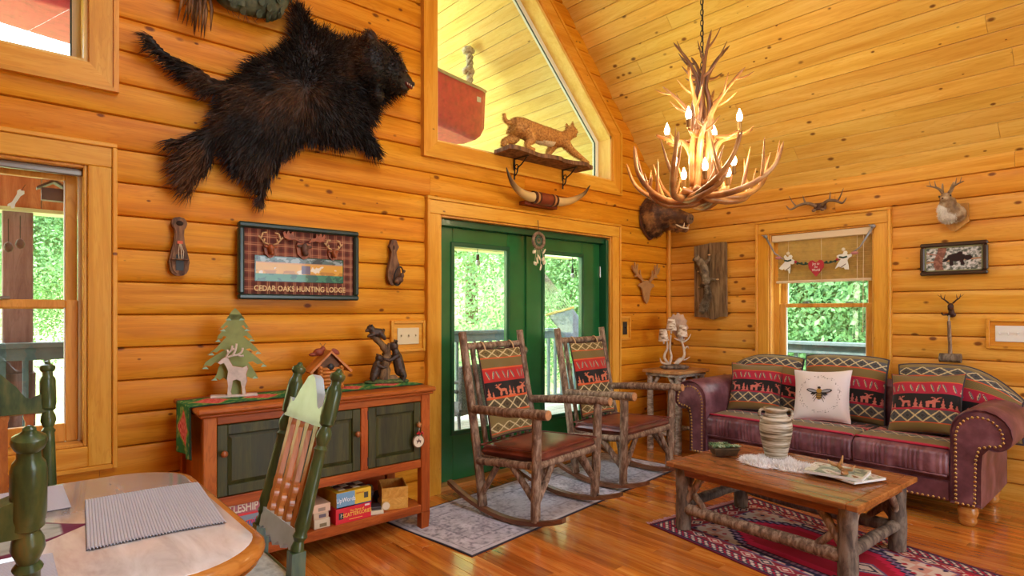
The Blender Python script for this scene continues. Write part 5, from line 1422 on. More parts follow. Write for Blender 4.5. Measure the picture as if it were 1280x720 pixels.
# ------------------------------------------------------------------ coffee table
M_CTTOP = wood('rustic_plank_top', rgb(166,104,58), rgb(142,82,42), rgb(100,54,26), (10,1.2,10), .24, .45, .1, vary=.22)
CTH = .415
ct = thing('coffee_table', 'rustic log coffee table with plank top', 'coffee table', (3.45, 1.525, .012), math.radians(-2.5))
hx, hy = .40, .54
for i in range(6):
    x0 = -hx+.055+i*(2*hx-.11)/6; MB().box(x0+.001, x0+(2*hx-.11)/6-.001, -hy+.055, hy-.055, CTH-.04, CTH-.012, .003).build('plank', M_CTTOP, ct)
MB().box(-hx, hx, -hy, -hy+.055, CTH-.042, CTH-.012, .005).build('border_board', M_CTTOP, ct); MB().box(-hx, hx, hy-.055, hy, CTH-.042, CTH-.012, .005).build('border_board', M_CTTOP, ct)
for s in (-1,1): MB().box(s*hx-s*.055, s*hx, -hy+.055, hy-.055, CTH-.042, CTH-.012, .005).build('border_board', M_CTTOP, ct)
for s in (-1,1): MB().box(s*(hx-.055)-.012, s*(hx-.055)+.012, -hy+.05, hy-.05, CTH-.088, CTH-.042, .003).build('apron', M_CTTOP, ct); MB().box(-hx+.055, hx-.055, s*(hy-.055)-.012, s*(hy-.055)+.012, CTH-.088, CTH-.042, .003).build('apron', M_CTTOP, ct)
lx, ly = hx-.075, hy-.075
for sx in (-1,1):
    for sy in (-1,1):
        stick(ct, 'leg', (sx*lx, sy*ly, 0), (sx*lx, sy*ly, CTH-.042), .046, .043, M_BARKG, .004, n=12)
        stick(ct, 'brace', (sx*lx, sy*(ly-.02), .17), (sx*lx, sy*(ly-.15), CTH-.05), .022, .02, M_BARK, .004); stick(ct, 'brace', (sx*(lx-.01), sy*ly, .20), (sx*(lx-.13), sy*ly, CTH-.05), .02, .018, M_BARK, .004)
        stick(ct, 'brace', (sx*lx, sy*(ly-.01), CTH-.13), (sx*lx, sy*(ly-.14), .15), .02, .019, M_BARK, .004)
    stick(ct, 'stretcher', (sx*lx, -ly, .125), (sx*lx, ly, .125), .036, .033, M_BARK if sx < 0 else M_BARKG, .022, seed=3+sx)
for sy in (-1,1): stick(ct, 'end_stretcher', (-lx, sy*ly, .14), (lx, sy*ly, .14), .032, .03, M_BARKG, .012, seed=7+sy)
TZ = CTH  # table surface in world (root is lifted by the kilim)
# vase
M_VASE = NT('stoneware_glaze'); _t = M_VASE; _p = _t.vmath('MULTIPLY', _t.obj(), (4,4,70)); _f = _t.noise(_p, 1.0, 4, .6); _g = _t.noise(_t.obj(), 14, 3)
_t.col(_t.mix(_t.math('MULTIPLY', _g, .4), _t.ramp(_f, [(.40, rgb(74,64,52)), (.47, rgb(146,130,104)), (.58, rgb(216,206,186))]), rgb(150,128,90))); _t.set(Roughness=.5); _t.bump(_f, .5, .006); M_VASE = _t.m
va = thing('vase', 'ribbed stoneware urn with two small handles on the coffee table', 'vase', (3.545, 1.625, TZ+.012))
pr = [(.052,0),(.056,.01),(.066,.05),(.080,.11),(.090,.17),(.093,.215),(.086,.25),(.066,.272),(.058,.285),(.060,.30),(.070,.312),(.069,.318),(.058,.316),(.050,.30),(.048,.28)]
pr2 = []
for (r0,z0),(r1,z1) in zip(pr[:-1], pr[1:]):
    m = max(1, int(abs(z1-z0)/.0045))
    for k in range(m): q = k/m; z = z0+(z1-z0)*q; pr2.append((r0+(r1-r0)*q+(.0011*math.sin(z*520) if z < .25 else 0), z))
MB().lathe(pr2+[pr[-1]], 36).build('body', M_VASE, va, True)
for s in (-1,1):
    a = math.radians(131) if s > 0 else math.radians(-49); c, d = math.cos(a), math.sin(a)
    MB().tube(spline([(c*r, d*r, z) for r, z in ((.060,.305),(.082,.308),(.094,.290),(.092,.268),(.080,.255))]), .0085, 8).build('handle', M_VASE, va, True)
# fluffy pelt
M_FLUFF = plain('white_fleece', rgb(246,242,240), .95, 0, 30, .06)
pe = thing('fleece_mat', 'small fluffy white fleece under the urn', 'fleece', (3.48, 1.59, TZ+.0005))
mb = MB(); R = random.Random(6)
for k in range(26):
    a = 2*PI*k/26; r = .12+.055*math.sin(3*a+.6)+.02*math.sin(7*a); mb.ell((r*.62*math.cos(a), r*math.sin(a)*1.0, .006), (.055,.055,.018), n=10, m=6)
mb.ell((0,0,.006),(.11,.13,.014)); pel = remesh(mb, 'skin', M_FLUFF, pe, .008, 2)
q = fur(pel, 'wool', M_FLUFF, pe, 9000, .022, .003, 4, (0,0,.1), .1, skip=lambda p, n: n.z < -.2); q['kind'] = 'stuff'
# planter
M_BRONZE = plain('bronze_pot', rgb(92,74,54), .4, .5, 20, .2); M_SUCC = [plain('succulent_%d' % i, c, .5) for i, c in enumerate((rgb(104,130,86), rgb(150,166,130), rgb(70,98,64)))]
pl = thing('succulent_planter', 'small bronze dish of succulents at the far end of the coffee table', 'planter', (3.46, 1.915, TZ+.012), math.radians(-40))
mb = MB(); mb.add([(x*sx, y*sy, z) for z, x, y in ((0,.065,.045),(.045,.08,.058)) for sx, sy in ((-1,-1),(1,-1),(1,1),(-1,1))], [(0,1,2,3),(4,5,6,7),(0,1,5,4),(1,2,6,5),(2,3,7,6),(3,0,4,7)]); mb.build('pot', M_BRONZE, pl)
MB().box(-.083,.083,-.061,.061,.040,.047,.002).build('rim', M_BRONZE, pl); R = random.Random(12)
for k in range(9):
    cx_, cy_ = -.062+.124*(k % 5)/4+R.uniform(-.01,.01), (-.03 if k < 5 else .03)+R.uniform(-.01,.01); ro = MB()
    for j in range(14):
        a = j*2.4; l = .016+.020*(j/14); el = 1.2-.075*j; d = Vector((math.cos(a)*math.cos(el), math.sin(a)*math.cos(el), math.sin(el)))
        ro.tube([(cx_,cy_,.047), tuple(Vector((cx_,cy_,.05))+d*l*.6), tuple(Vector((cx_,cy_,.05))+d*l)], [.003,.0065,.001], 5)
    ro.build('rosette', M_SUCC[k % 3], pl, True)
# magazines and antler piece
def mag_col(seed, base):
    def f(u, v):
        n = noise.fractal(Vector((u*5+seed, v*5, seed)), 1, 2, 4); m = noise.noise(Vector((u*3, v*4, seed+9)))
        if min(u,1-u,v,1-v) < .02: return rgb(226,222,214)
        if v > .82: return rgb(214,206,190) if n < .2 else rgb(120,110,90)
        c = rgb(170,178,150) if n > .15 else (rgb(206,200,186) if m > 0 else rgb(120,130,116))
        return rgb(150,60,48) if (m > .38 and n < 0) else c
    return f
M_PRINT = attr('printed_cover', .25, coat=.3)
z = TZ+.0125
for k, (w, h, th, dx, dy, rz, lb) in enumerate(((.235,.29,.011,.02,-.01,-.35,'lower glossy magazine on the coffee table'),(.23,.285,.014,-.01,.025,.12,'upper picture book under the antler on the coffee table'))):
    t = thing('magazine' if k == 0 else 'picture_book', lb, 'magazine' if k == 0 else 'book', (3.50+dx, 1.235+dy, z), rz)
    MB().box(-w/2+.002,w/2-.002,-h/2+.002,h/2-.002,.0015,th-.0015).build('pages', M_WHITE, t); mb = MB(); mb.grid(50,60,lambda u,v: ((u-.5)*w,(v-.5)*h,th), mag_col(k*7+1, 0)); q = mb.build('front_cover', M_PRINT, t); q.modifiers.new('t','SOLIDIFY').thickness = .0015
    MB().box(-w/2,w/2,-h/2,h/2,0,.0015).build('rear_cover', M_WHITE, t); MB().box(-w/2-.001,-w/2+.002,-h/2,h/2,0,th).build('spine', M_PRINT if False else M_WHITE, t); z += th
M_ANT = NT('polished_antler'); _t = M_ANT; _f = _t.noise(_t.obj(), 9, 4, .6); _t.col(_t.ramp(_f, [(.3, rgb(104,70,40)), (.5, rgb(166,122,74)), (.7, rgb(206,172,120))])); _t.set(Roughness=.35); M_ANT = _t.m
an = thing('antler_piece', 'small curled antler lying on the picture book', 'antler', (3.47, 1.22, z), math.radians(30))
for pts, r in (([(-.06,0,.012),(-.02,.01,.02),(.03,.02,.025),(.06,.0,.04),(.075,-.01,.075)], (.013,.012,.011,.009,.003)), ([(.03,.02,.025),(.045,.05,.03),(.05,.07,.055)], (.010,.008,.002)), ([(-.03,.01,.02),(-.04,-.03,.025),(-.03,-.05,.05)], (.010,.008,.002)), ([(-.06,0,.012),(-.08,.02,.012),(-.1,.03,.03)], (.014,.010,.003))):
    MB().tube(pts, r, 8).build('tine', M_ANT, an, True)

# ------------------------------------------------------------------ end table and antler lamp
M_ETOP = wood('end_table_top', rgb(206,150,96), rgb(186,126,74), rgb(150,96,54), (2,10,10), .35, .2, .05)
et = thing('end_table', 'birch log end table in the corner by the sofa', 'end table', (5.0, 3.27, 0))
EH = .765
for i in range(4): MB().box(-.26,.26,-.21+i*.105+.001,-.21+(i+1)*.105-.001,EH-.03,EH,.004).build('plank', M_ETOP, et)
MB().box(-.235,.235,-.185,.185,EH-.06,EH-.03,.003).build('apron', M_BIRCH, et)
for sx in (-1,1):
    for sy in (-1,1):
        stick(et, 'leg', (sx*.20, sy*.155, 0), (sx*.20, sy*.155, EH-.03), .033, .03, M_BIRCH, .004)
        stick(et, 'brace', (sx*.20, sy*.155, EH-.20), (sx*.08, sy*.155, EH-.05), .018, .016, M_BIRCH); stick(et, 'brace', (sx*.20, sy*.15, EH-.20), (sx*.20, sy*.05, EH-.05), .018, .016, M_BIRCH)
    stick(et, 'stretcher', (sx*.20,-.155,.16), (sx*.20,.155,.16), .02, .02, M_BIRCH)
stick(et, 'stretcher', (-.20,0,.16), (.20,0,.16), .02, .02, M_BIRCH)
M_SHADE = NT('birch_bark_shade'); _t = M_SHADE; _f = _t.noise(_t.vmath('MULTIPLY', _t.obj(), (20,20,60)), 1, 4); _t.col(_t.ramp(_f, [(.35, rgb(120,90,64)), (.5, rgb(206,186,164)), (.7, rgb(232,222,208))])); _t.set(Roughness=.7); M_SHADE = _t.m
M_ANTW = plain('bleached_antler', rgb(206,184,160), .45, 0, 14, .15)
M_MOOSE = plain('moose_palm', rgb(190,150,116), .5, 0, 10, .2)
lp = thing('antler_lamp', 'small antler lamp with birch-bark shades on the end table', 'lamp', (4.96, 3.26, EH), math.radians(0))
mb = MB(); mb.ell((0,0,.02),(.15,.07,.028), Matrix.Rotation(-.72,3,'Z')); mb.ell((.05,-.05,.02),(.09,.06,.024)); remesh(mb, 'slab_base', M_BARKG, lp, .01, 1)
vr = Vector((.7513,-.6599,0))       # direction seen as 'right' in the room view
def lpn(r, z, d=0): p = vr*r + Vector((.66,.75,0))*d; return (p.x, p.y, z)
for pts, rr in (([lpn(-.06,.05),lpn(-.10,.12),lpn(-.07,.20),lpn(-.075,.27)], (.014,.013,.011,.008)), ([lpn(-.05,.05),lpn(-.03,.12),lpn(-.045,.2),lpn(-.035,.33)], (.014,.012,.01,.008)), ([lpn(.02,.05),lpn(.09,.12),lpn(.09,.2),lpn(.06,.30)], (.016,.014,.012,.008)),
                ([lpn(.0,.05),lpn(.05,.10),lpn(.10,.09),lpn(.15,.12)], (.015,.012,.008,.002)), ([lpn(.09,.18),lpn(.12,.22),lpn(.14,.20)], (.01,.007,.002)), ([lpn(.08,.26),lpn(.13,.29),lpn(.16,.34)], (.01,.007,.002)), ([lpn(-.04,.05),lpn(-.12,.06),lpn(-.14,.11)], (.013,.010,.002)), ([lpn(.0,.30),lpn(.04,.28),lpn(.1,.285)],(.006,.006,.004))):
    MB().tube(spline(pts, 4), [rr[min(len(rr)-1, i//4)]*(1-(i % 4)/4)+rr[min(len(rr)-1, i//4+1)]*((i % 4)/4) for i in range(len(pts)*4-3)], 8).build('antler_arm', M_ANTW, lp, True)
for r, z, tl in ((-.105,.275,-.1),(-.03,.375,.0),(.075,.315,.1)):
    c = lpn(r, z); Mr = Matrix.Rotation(tl,3,'Y')
    sh = MB().lathe([(.052,0),(.034,.11),(.032,.11),(.050,.002),(.052,0)], 16, c, Mr, cap=False).build('lamp_shade', M_SHADE, lp, True)
    MB().lathe([(.008,-.03),(.008,.02),(.012,.035),(.004,.06),(0,.062)], 8, c, Mr).build('candle_bulb', M_WHITE, sh, True)
palm = [(-.02,.30),(-.06,.36),(-.095,.45),(-.11,.50),(-.075,.505),(-.06,.535),(-.03,.52),(-.01,.55),(.02,.525),(.045,.53),(.06,.49),(.085,.47),(.075,.44),(.095,.40),(.075,.37),(.08,.33),(.05,.27),(.02,.25)]
mb = MB(); mb.prism([(a+.06,b) for a,b in palm], .05, .062, lambda a,b,d: lpn(a,b,d+.06*math.sin((a)*14)*.3)); mb.build('palmate_antler', M_MOOSE, lp, 40)
# ================================================================== WALL PIECES, MOUNTS, CHANDELIER
def pip(x, z, P):
    c = False; j = len(P)-1
    for i in range(len(P)):
        if (P[i][1] > z) != (P[j][1] > z) and x < (P[j][0]-P[i][0])*(z-P[i][1])/(P[j][1]-P[i][1])+P[i][0]: c = not c
        j = i
    return c
def edge_d(x, z, P):
    m = 9
    for i in range(len(P)):
        x0,z0 = P[i]; x1,z1 = P[(i+1) % len(P)]; dx,dz = x1-x0,z1-z0; t = max(0,min(1,((x-x0)*dx+(z-z0)*dz)/(dx*dx+dz*dz+1e-12)))
        m = min(m, math.hypot(x-x0-t*dx, z-z0-t*dz))
    return m
def furmat(name, a, b, c, scale=3.0):
    t = NT(name); f = t.noise(t.pos(), scale, 4, .6); t.col(t.ramp(f, [(.32, a), (.5, b), (.68, c)])); t.set(Roughness=.55); t.p.inputs['Specular IOR Level'].default_value = .35; return t.m
M_BEARFUR = furmat('black_bear_fur', rgb(24,17,15), rgb(38,26,20), rgb(96,62,38))
BEAR = [(0.572,2.744),(0.611,2.768),(0.654,2.723),(0.71,2.685),(0.785,2.664),(0.864,2.642),(0.916,2.616),(0.974,2.618),(1.05,2.674),(1.072,2.725),(1.129,2.782),(1.205,2.827),(1.284,2.878),(1.331,2.959),(1.35,3.027),(1.331,3.092),(1.35,3.156),(1.379,3.195),(1.423,3.172),(1.458,3.11),(1.499,3.059),(1.54,3.082),(1.581,3.075),(1.613,3.044),(1.677,3.054),(1.732,3.086),(1.816,3.117),(1.891,3.118),(1.962,3.113),(2.035,3.097),(2.065,3.035),(2.078,2.984),(2.065,2.926),(2.103,2.865),(2.109,2.823),(2.065,2.796),(2.01,2.766),(1.962,2.712),(1.903,2.656),(1.909,2.594),(1.879,2.551),(1.845,2.554),(1.874,2.492),(1.92,2.437),(1.944,2.378),(1.903,2.333),(1.856,2.341),(1.799,2.404),(1.76,2.381),(1.721,2.4),(1.65,2.356),(1.571,2.362),(1.494,2.358),(1.409,2.351),(1.379,2.298),(1.321,2.249),(1.284,2.224),(1.265,2.164),(1.228,2.111),(1.2,2.023),(1.182,1.951),(1.164,1.935),(1.137,1.941),(1.129,2.013),(1.076,2.07),(1.016,2.106),(0.974,2.149),(0.945,2.211),(0.924,2.251),(0.916,2.206),(0.908,2.138),(0.876,2.089),(0.836,2.04),(0.805,1.97),(0.774,1.953),(0.751,1.997),(0.728,2.066),(0.713,2.127),(0.736,2.182),(0.68,2.239),(0.698,2.26),(0.747,2.244),(0.805,2.294),(0.868,2.337),(0.892,2.377),(0.916,2.448),(0.933,2.51),(0.892,2.518),(0.852,2.49),(0.836,2.539),(0.785,2.548),(0.747,2.581),(0.698,2.597),(0.672,2.645),(0.618,2.671),(0.589,2.696)]
def hide_mesh(P, depth, step=.016, base=3.54):
    xs = [p[0] for p in P]; zs = [p[1] for p in P]; x0,x1,z0,z1 = min(xs),max(xs),min(zs),max(zs)
    nx, nz = int((x1-x0)/step)+2, int((z1-z0)/step)+2; idx = {}; mb = MB(); keep = set()
    for i in range(nx):
        for j in range(nz):
            if pip(x0+i*step, z0+j*step, P): keep.add((i,j))
    for (i,j) in keep:
        x, z = x0+i*step, z0+j*step; idx[i,j] = len(mb.v); mb.v.append((x, base-depth(x, z, edge_d(x,z,P)), z))
    n = len(mb.v); inv = list(mb.v)
    mb.v += [(x, base+.004, z) for x,y,z in inv]
    E = {}
    for (i,j) in keep:
        q = [(i,j),(i+1,j),(i+1,j+1),(i,j+1)]
        if all(p in keep for p in q):
            f = [idx[p] for p in q]; mb.f.append(tuple(f)); mb.f.append(tuple(k+n for k in f[::-1]))
            for a, b in zip(f, f[1:]+f[:1]): E[(a,b)] = 1
    for (a,b) in list(E):
        if (b,a) not in E: mb.f.append((a,b,b+n,a+n))
    return mb
br = thing('bear_hide', 'large black bear hide with head spread on the log wall', 'bear hide', (0,0,0))
def bdepth(x, z, e):
    h = .045*min(1, e/.06)**.6 + .03*min(1, e/.2) + .012*noise.noise(Vector((x*7, z*7, 0)))
    return max(.006, h)
bh = hide_mesh(BEAR, bdepth).build('hide', M_BEARFUR, br, True)
mb = MB(); hc_ = Vector((1.90, 3.46, 2.92))
mb.ell((1.86,3.47,2.92),(.15,.12,.16)); mb.ell((1.97,3.44,2.89),(.11,.10,.12)); mb.ell((2.045,3.42,2.85),(.065,.06,.055)); mb.ell((2.08,3.41,2.835),(.03,.04,.028)); mb.ell((2.03,3.42,2.80),(.05,.045,.025))
for p in ((1.80,3.40,3.06),(1.86,3.42,2.72)): mb.ell(p, (.045,.03,.05))
bhead = remesh(mb, 'head', M_BEARFUR, br, .012, 3)
M_NOSE = plain('wet_dark_nose', rgb(40,20,18), .25); M_EYE = plain('glass_eye', rgb(70,36,14), .08); M_GUM = plain('dark_red_gum', rgb(104,34,30), .35); M_TOOTH = plain('ivory_tooth', rgb(226,206,170), .35)
MB().ell((2.10,3.40,2.84),(.016,.026,.018)).build('nose', M_NOSE, bhead, True)
for p in ((1.985,3.345,2.955),(2.03,3.36,2.90)): MB().ell(p,(.013,.010,.013), n=8, m=6).build('eye', M_EYE, bhead, True)
MB().ell((2.055,3.375,2.815),(.035,.02,.012), Matrix.Rotation(.5,3,'Y')).build('open_mouth', M_GUM, bhead, True)
for k in range(4): MB().tube([(2.035+k*.015,3.352,2.822-k*.004),(2.037+k*.015,3.350,2.808-k*.004)], [.004,.001], 5).build('tooth', M_TOOTH, bhead)
bc_ = Vector((1.40, 3.5, 2.66))
def bcomb(p):
    d = Vector((p.x-bc_.x, 0, p.z-bc_.z)); l = d.length+1e-3; d = d/l
    return (d.x*.75-.25, -.05, d.z*.75-.5)
q = fur(bh, 'fur', M_BEARFUR, br, 30000, .058, .0045, 3, combfn=bcomb, droop=.5, skip=lambda p, n: n.y > .2, lenfn=lambda p: 1.5 if (p.x < .95 and p.z < 2.3) else 1.0, rise=.45); q['kind'] = 'stuff'
q = fur(bhead, 'head_fur', M_BEARFUR, br, 5000, .03, .004, 5, comb=(-.8,0,-.3), droop=.4, skip=lambda p, n: p.x > 2.02 and p.y < 3.42, rise=.5); q['kind'] = 'stuff'
for q in (c_ for c_ in bpy.data.objects if c_.parent == br):
    for vv in q.data.vertices: vv.co.y = min(vv.co.y, 3.574)
# mounted bird at the top edge of the picture
M_FEA = furmat('dark_green_feather', rgb(40,48,36), rgb(66,74,58), rgb(104,104,84), 9); M_FEB = furmat('brown_feather', rgb(56,34,20), rgb(96,62,36), rgb(140,98,58), 9)
tk = thing('mounted_bird', 'dark feathered bird mount at the top edge above the bear hide', 'bird mount', (0,0,0))
mb = MB(); mb.ell((1.09,3.50,3.20),(.24,.09,.20)); mb.ell((1.0,3.5,3.12),(.12,.07,.12)); mb.ell((1.35,3.5,3.36),(.1,.06,.12)); tb_ = remesh(mb, 'body', M_FEA, tk, .014, 3)
R = random.Random(11); proto = None; tb_.data.calc_loop_triangles()
cand = [p for p in tb_.data.polygons if p.normal.y < -.15]
for k in range(150):
    p = R.choice(cand); c = p.center; nn = p.normal
    if proto is None:
        proto = MB().prism([(0,.02),(.016,.008),(.018,-.012),(.008,-.026),(-.008,-.026),(-.018,-.012),(-.016,.008)], 0, .003, lambda a,b,d: (a,-d-.012*math.cos(a*60)*0-(.010 if b < 0 else .003),b)); proto = proto.build('feather', M_FEA, tk)
        o = proto
    else: o = proto.copy(); COL.objects.link(o)
    o.location = c; o.rotation_euler = (Vector((0,-1,0)).rotation_difference(nn)).to_euler()
    o.rotation_euler.rotate_axis('Y', R.uniform(-.4,.4))
for k in range(26):
    a = R.uniform(-.25,.25); x = .78+R.uniform(-.05,.06); top = Vector((x+.04, 3.52+R.uniform(-.02,.02), 3.12)); L_ = R.uniform(.18,.32); e = top+Vector((-.03+a*.25, -.01, -L_)); md = top.lerp(e,.55)+Vector((a*.05,-.02,0))
    MB().tube([tuple(top),tuple(md),tuple(e)], [.006,.010,.001], 5, flat=.3).build('tail_feather', M_FEB, tk, True)
MB().tube([(.84,3.53,3.10),(1.0,3.52,3.22)], [.03,.05], 8).build('rump', M_FEB, tk, True)
for k in range(14):
    x = .98+k*.018; MB().tube([(x,3.50,3.03+.05*((k-4)/8)**2),(x+R.uniform(-.02,.02),3.49,2.99+.05*((k-4)/8)**2),(x+R.uniform(-.03,.03),3.49,2.955+.06*((k-4)/8)**2)], [.002,.0016,.0006], 4).build('wisp', M_FEB, tk)

# ---- carved wooden plaques
M_DRIFT = bark('driftwood', rgb(150,108,72), rgb(112,74,46), rgb(66,42,28), 24, (1,1,.3), .7, .4)
M_WROD = plain('grey_rod', rgb(120,110,96), .5); M_ORANGE = plain('orange_tag', rgb(206,84,32), .5)
t = thing('carved_plaque', 'carved driftwood match-holder plaque left of the hunting lodge sign', 'plaque', (.747, 3.572, 1.675))
half = [(0,.157),(.022,.152),(.034,.138),(.038,.122),(.033,.105),(.024,.09),(.022,.06),(.026,.02),(.036,-.02),(.044,-.055),(.050,-.085),(.046,-.10),(.044,-.125),(.034,-.145),(.018,-.156),(0,-.158)]
sym = half + [(-a,b) for a,b in half[::-1][1:-1]]
MB().prism(sym, -.03, .0, lambda a,b,d:(a,d,b)).build('board', M_DRIFT, t, 40)
MB().prism([(a*.8,b*.93) for a,b in sym], -.036, -.03, lambda a,b,d:(a,d,b)).build('raised_face', M_DRIFT, t, 40)
MB().ell((.0,-.036,.122),(.018,.006,.014)).build('hollow', M_GAP, t, True); MB().box(-.018,.018,-.0385,-.034,-.13,-.045).build('slot', M_BLK, t)
MB().box(-.042,.042,-.058,-.03,-.076,-.068,.002).build('ledge', M_DRIFT, t); MB().box(-.012,.014,-.041,-.035,.012,.028).build('tag', M_ORANGE, t)
for s in (-.006,.004,.012): MB().tube([(s,-.05,-.07),(s*1.4,-.047,-.03),(s*.3,-.042,.012)], .0016, 5).build('match_stick', M_SLICE, t)
t = thing('carved_plaque', 'carved driftwood plaque with a dark wire hoop right of the sign', 'plaque', (2.045, 3.572, 1.66))
h2 = [(0,.155),(.02,.15),(.026,.13),(.034,.115),(.04,.105),(.03,.09),(.02,.07),(.026,.03),(.04,-.01),(.05,-.05),(.055,-.09),(.05,-.12),(.03,-.15),(0,-.158)]
MB().prism(h2+[(-a*.85,b) for a,b in h2[::-1][1:-1]], -.03, 0, lambda a,b,d:(a,d,b)).build('board', M_DRIFT, t, 40)
MB().ell((.0,-.03,.10),(.006,.004,.016)).build('hollow', M_GAP, t, True)
MB().tube([(.02+.04*math.cos(a)*.8,-.055-.02*math.sin(a),-.095+.062*math.sin(a)) for a in [2*PI*i/20 for i in range(21)]], .0055, 6).build('wire_hoop', M_BLK, t, True)
mb = MB(); mb.ell((.03,-.05,-.12),(.03,.022,.022)); mb.ell((.045,-.06,-.09),(.016,.014,.02)); mb.ell((.06,-.06,-.06),(.012,.012,.012)); mb.ell((.01,-.05,-.13),(.02,.018,.014)); remesh(mb, 'carved_knot', M_DRIFT, t, .005, 1)

# ---- hunting lodge sign
M_FRG = plain('dark_green_frame_paint', rgb(34,52,44), .3, 0, 30, .15)
sg = thing('framed_sign', 'green framed plaid sign reading Cedar Oaks Hunting Lodge with antler heads', 'sign', (1.41, 3.565, 1.618))
w, h = .369, .222
for nm, b in (('frame_rail', (-w,w,h-.032,h)), ('frame_rail', (-w,w,-h,-h+.032)), ('frame_stile', (-w,-w+.032,-h+.032,h-.032)), ('frame_stile', (w-.032,w,-h+.032,h-.032))):
    MB().box(b[0],b[1],-.045,.0,b[2],b[3],.009).build(nm, M_FRG, sg)
def plaid(u, v):
    x, y = u*13, v*7.5; c = [x_ for x_ in rgb(120,58,44)]
    fx, fy = x % 1, y % 1
    if fx < .35: c = [q*.72 for q in c]
    if fy < .35: c = [q*.72 for q in c]
    for f in (fx, fy):
        if abs(f-.62) < .045 or abs(f-.80) < .03: c = [q*.45+p*.55 for q, p in zip(c, rgb(206,150,110))]
    return tuple(c)
mb = MB(); mb.grid(230, 130, lambda u,v: (-w+.03+u*(2*w-.06), -.016, -h+.03+v*(2*h-.06)), plaid); q = mb.build('plaid_backing', attr('plaid_cloth', .7), sg); q.modifiers.new('t','SOLIDIFY').thickness = .004
def river(u, v):
    n = noise.fractal(Vector((u*9, v*3, 4)), 1, 2, 4)
    if u < .012 or u > .988 or v < .04 or v > .96: return rgb(44,76,46)
    if v < .30: return rgb(60,128,92) if n > -.1 else rgb(40,92,70)
    if v < .72:
        if abs(u-.55) < .05 and abs(v-.5) < .16: return rgb(96,80,104)
        if n > .42: return rgb(226,216,190)
        return rgb(214,160,50) if v > .45 or n > 0 else rgb(180,124,36)
    if v < .77: return rgb(206,146,84)
    return rgb(150,166,166) if n > .1 else (rgb(90,110,104) if n > -.25 else rgb(60,66,60))
mb = MB(); mb.grid(150, 44, lambda u,v: (-.275+u*.545, -.0215, -.115+v*.15), river); q = mb.build('canoe_print', M_PRINT, sg); q.modifiers.new('t','SOLIDIFY').thickness = .003
text_mesh('CEDAR OAKS HUNTING LODGE', .046, 'lettering', plain('gold_lettering', rgb(206,166,110), .4, .2), sg, frame((0,-.0225,-.158),(1,0,0),(0,0,1)), .0025, 'CENTER', 0, .84, .0006)
M_CARV = plain('carved_chestnut', rgb(150,76,36), .45, 0, 30, .2); M_BONE = plain('bone_antler', rgb(206,166,116), .45)
def mini(cx_, cz_, s, kind):
    hd = MB().prism([(cx_+a*s, cz_+b*s) for a,b in ((-.05,.055),(.05,.055),(.06,.03),(.05,-.03),(.02,-.06),(0,-.068),(-.02,-.06),(-.05,-.03),(-.06,.03))], -.034, -.0215, lambda a,b,d:(a,d,b)).build('shield', M_CARV, sg)
    mb = MB(); mb.ell((cx_,-.045,cz_+.01*s),(.028*s,.02,.045*s)); mb.ell((cx_,-.056,cz_-.025*s),(.022*s,.02,.022*s)); mb.ell((cx_-.04*s,-.04,cz_+.03*s),(.02*s,.008,.012*s)); mb.ell((cx_+.04*s,-.04,cz_+.03*s),(.02*s,.008,.012*s)); remesh(mb, 'carved_head', M_DKW if kind == 'moose' else M_CARV, hd, .004, 1)
    for q in (-1,1):
        if kind == 'moose': pl = [(.03,.06),(.08,.075),(.12,.07),(.155,.085),(.165,.12),(.15,.135),(.14,.11),(.125,.14),(.11,.115),(.09,.135),(.085,.10),(.05,.09)]; MB().prism([(cx_+q*a*s, cz_+b*s) for a,b in pl], -.046, -.034, lambda a,b,d:(a,d,b)).build('antler', M_CARV, hd)
        else:
            for pts in (((.02,.05),(.06,.065),(.085,.10),(.07,.15)),((.08,.09),(.105,.12)),((.06,.065),(.055,.10)),((.07,.15),(.035,.155))):
                MB().tube([(cx_+q*a*s,-.04,cz_+b*s) for a,b in pts], .0045, 6).build('antler', M_BONE, hd, True)
mini(.01,.078,.8,'moose'); mini(-.19,.066,.66,'deer'); mini(.195,.066,.56,'deer')

# ---- switch plates
M_IVORY = plain('ivory_plate', rgb(222,204,160), .4)
def switch(wall, s0, s1, z0, z1, n, label, fr=.032, plate=M_IVORY):
    c = wall((s0+s1)/2, (z0+z1)/2, 0); t = thing('light_switch', label, 'light switch', c)
    def lb(a,b,cc,d,e0,e1,bv=.002): 
        mb = MB(); wbox(mb, wall, a,b,cc,d,e0,e1,bv); mb.v = [(x-c[0],y-c[1],z-c[2]) for x,y,z in mb.v]; return mb
    g = .03
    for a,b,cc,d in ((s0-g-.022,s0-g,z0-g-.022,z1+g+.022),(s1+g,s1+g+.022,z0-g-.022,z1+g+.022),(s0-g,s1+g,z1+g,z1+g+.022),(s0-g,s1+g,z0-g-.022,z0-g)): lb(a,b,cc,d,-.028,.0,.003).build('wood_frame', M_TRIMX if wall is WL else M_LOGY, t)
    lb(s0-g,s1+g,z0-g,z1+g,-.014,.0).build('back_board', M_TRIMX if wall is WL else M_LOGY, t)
    lb(s0,s1,z0,z1,-.021,-.014,.003).build('plate', plate, t)
    for k in range(n):
        x = s0+(k+.5)*(s1-s0)/n; zc = (z0+z1)/2; lb(x-.005,x+.005,zc-.012,zc+.012,-.0225,-.020).build('slot', M_BLK if False else plate, t); lb(x-.0035,x+.0035,zc-.002,zc+.010,-.036,-.02,.001).build('toggle', plate, t)
switch(WL, 2.094, 2.268, 1.096, 1.211, 3, 'triple ivory light switch in a wood frame beside the door casing')
switch(WRt, .69, .885, 1.112, 1.225, 4, 'white four-gang light switch in a wood frame on the sofa wall', plate=M_WHITE)
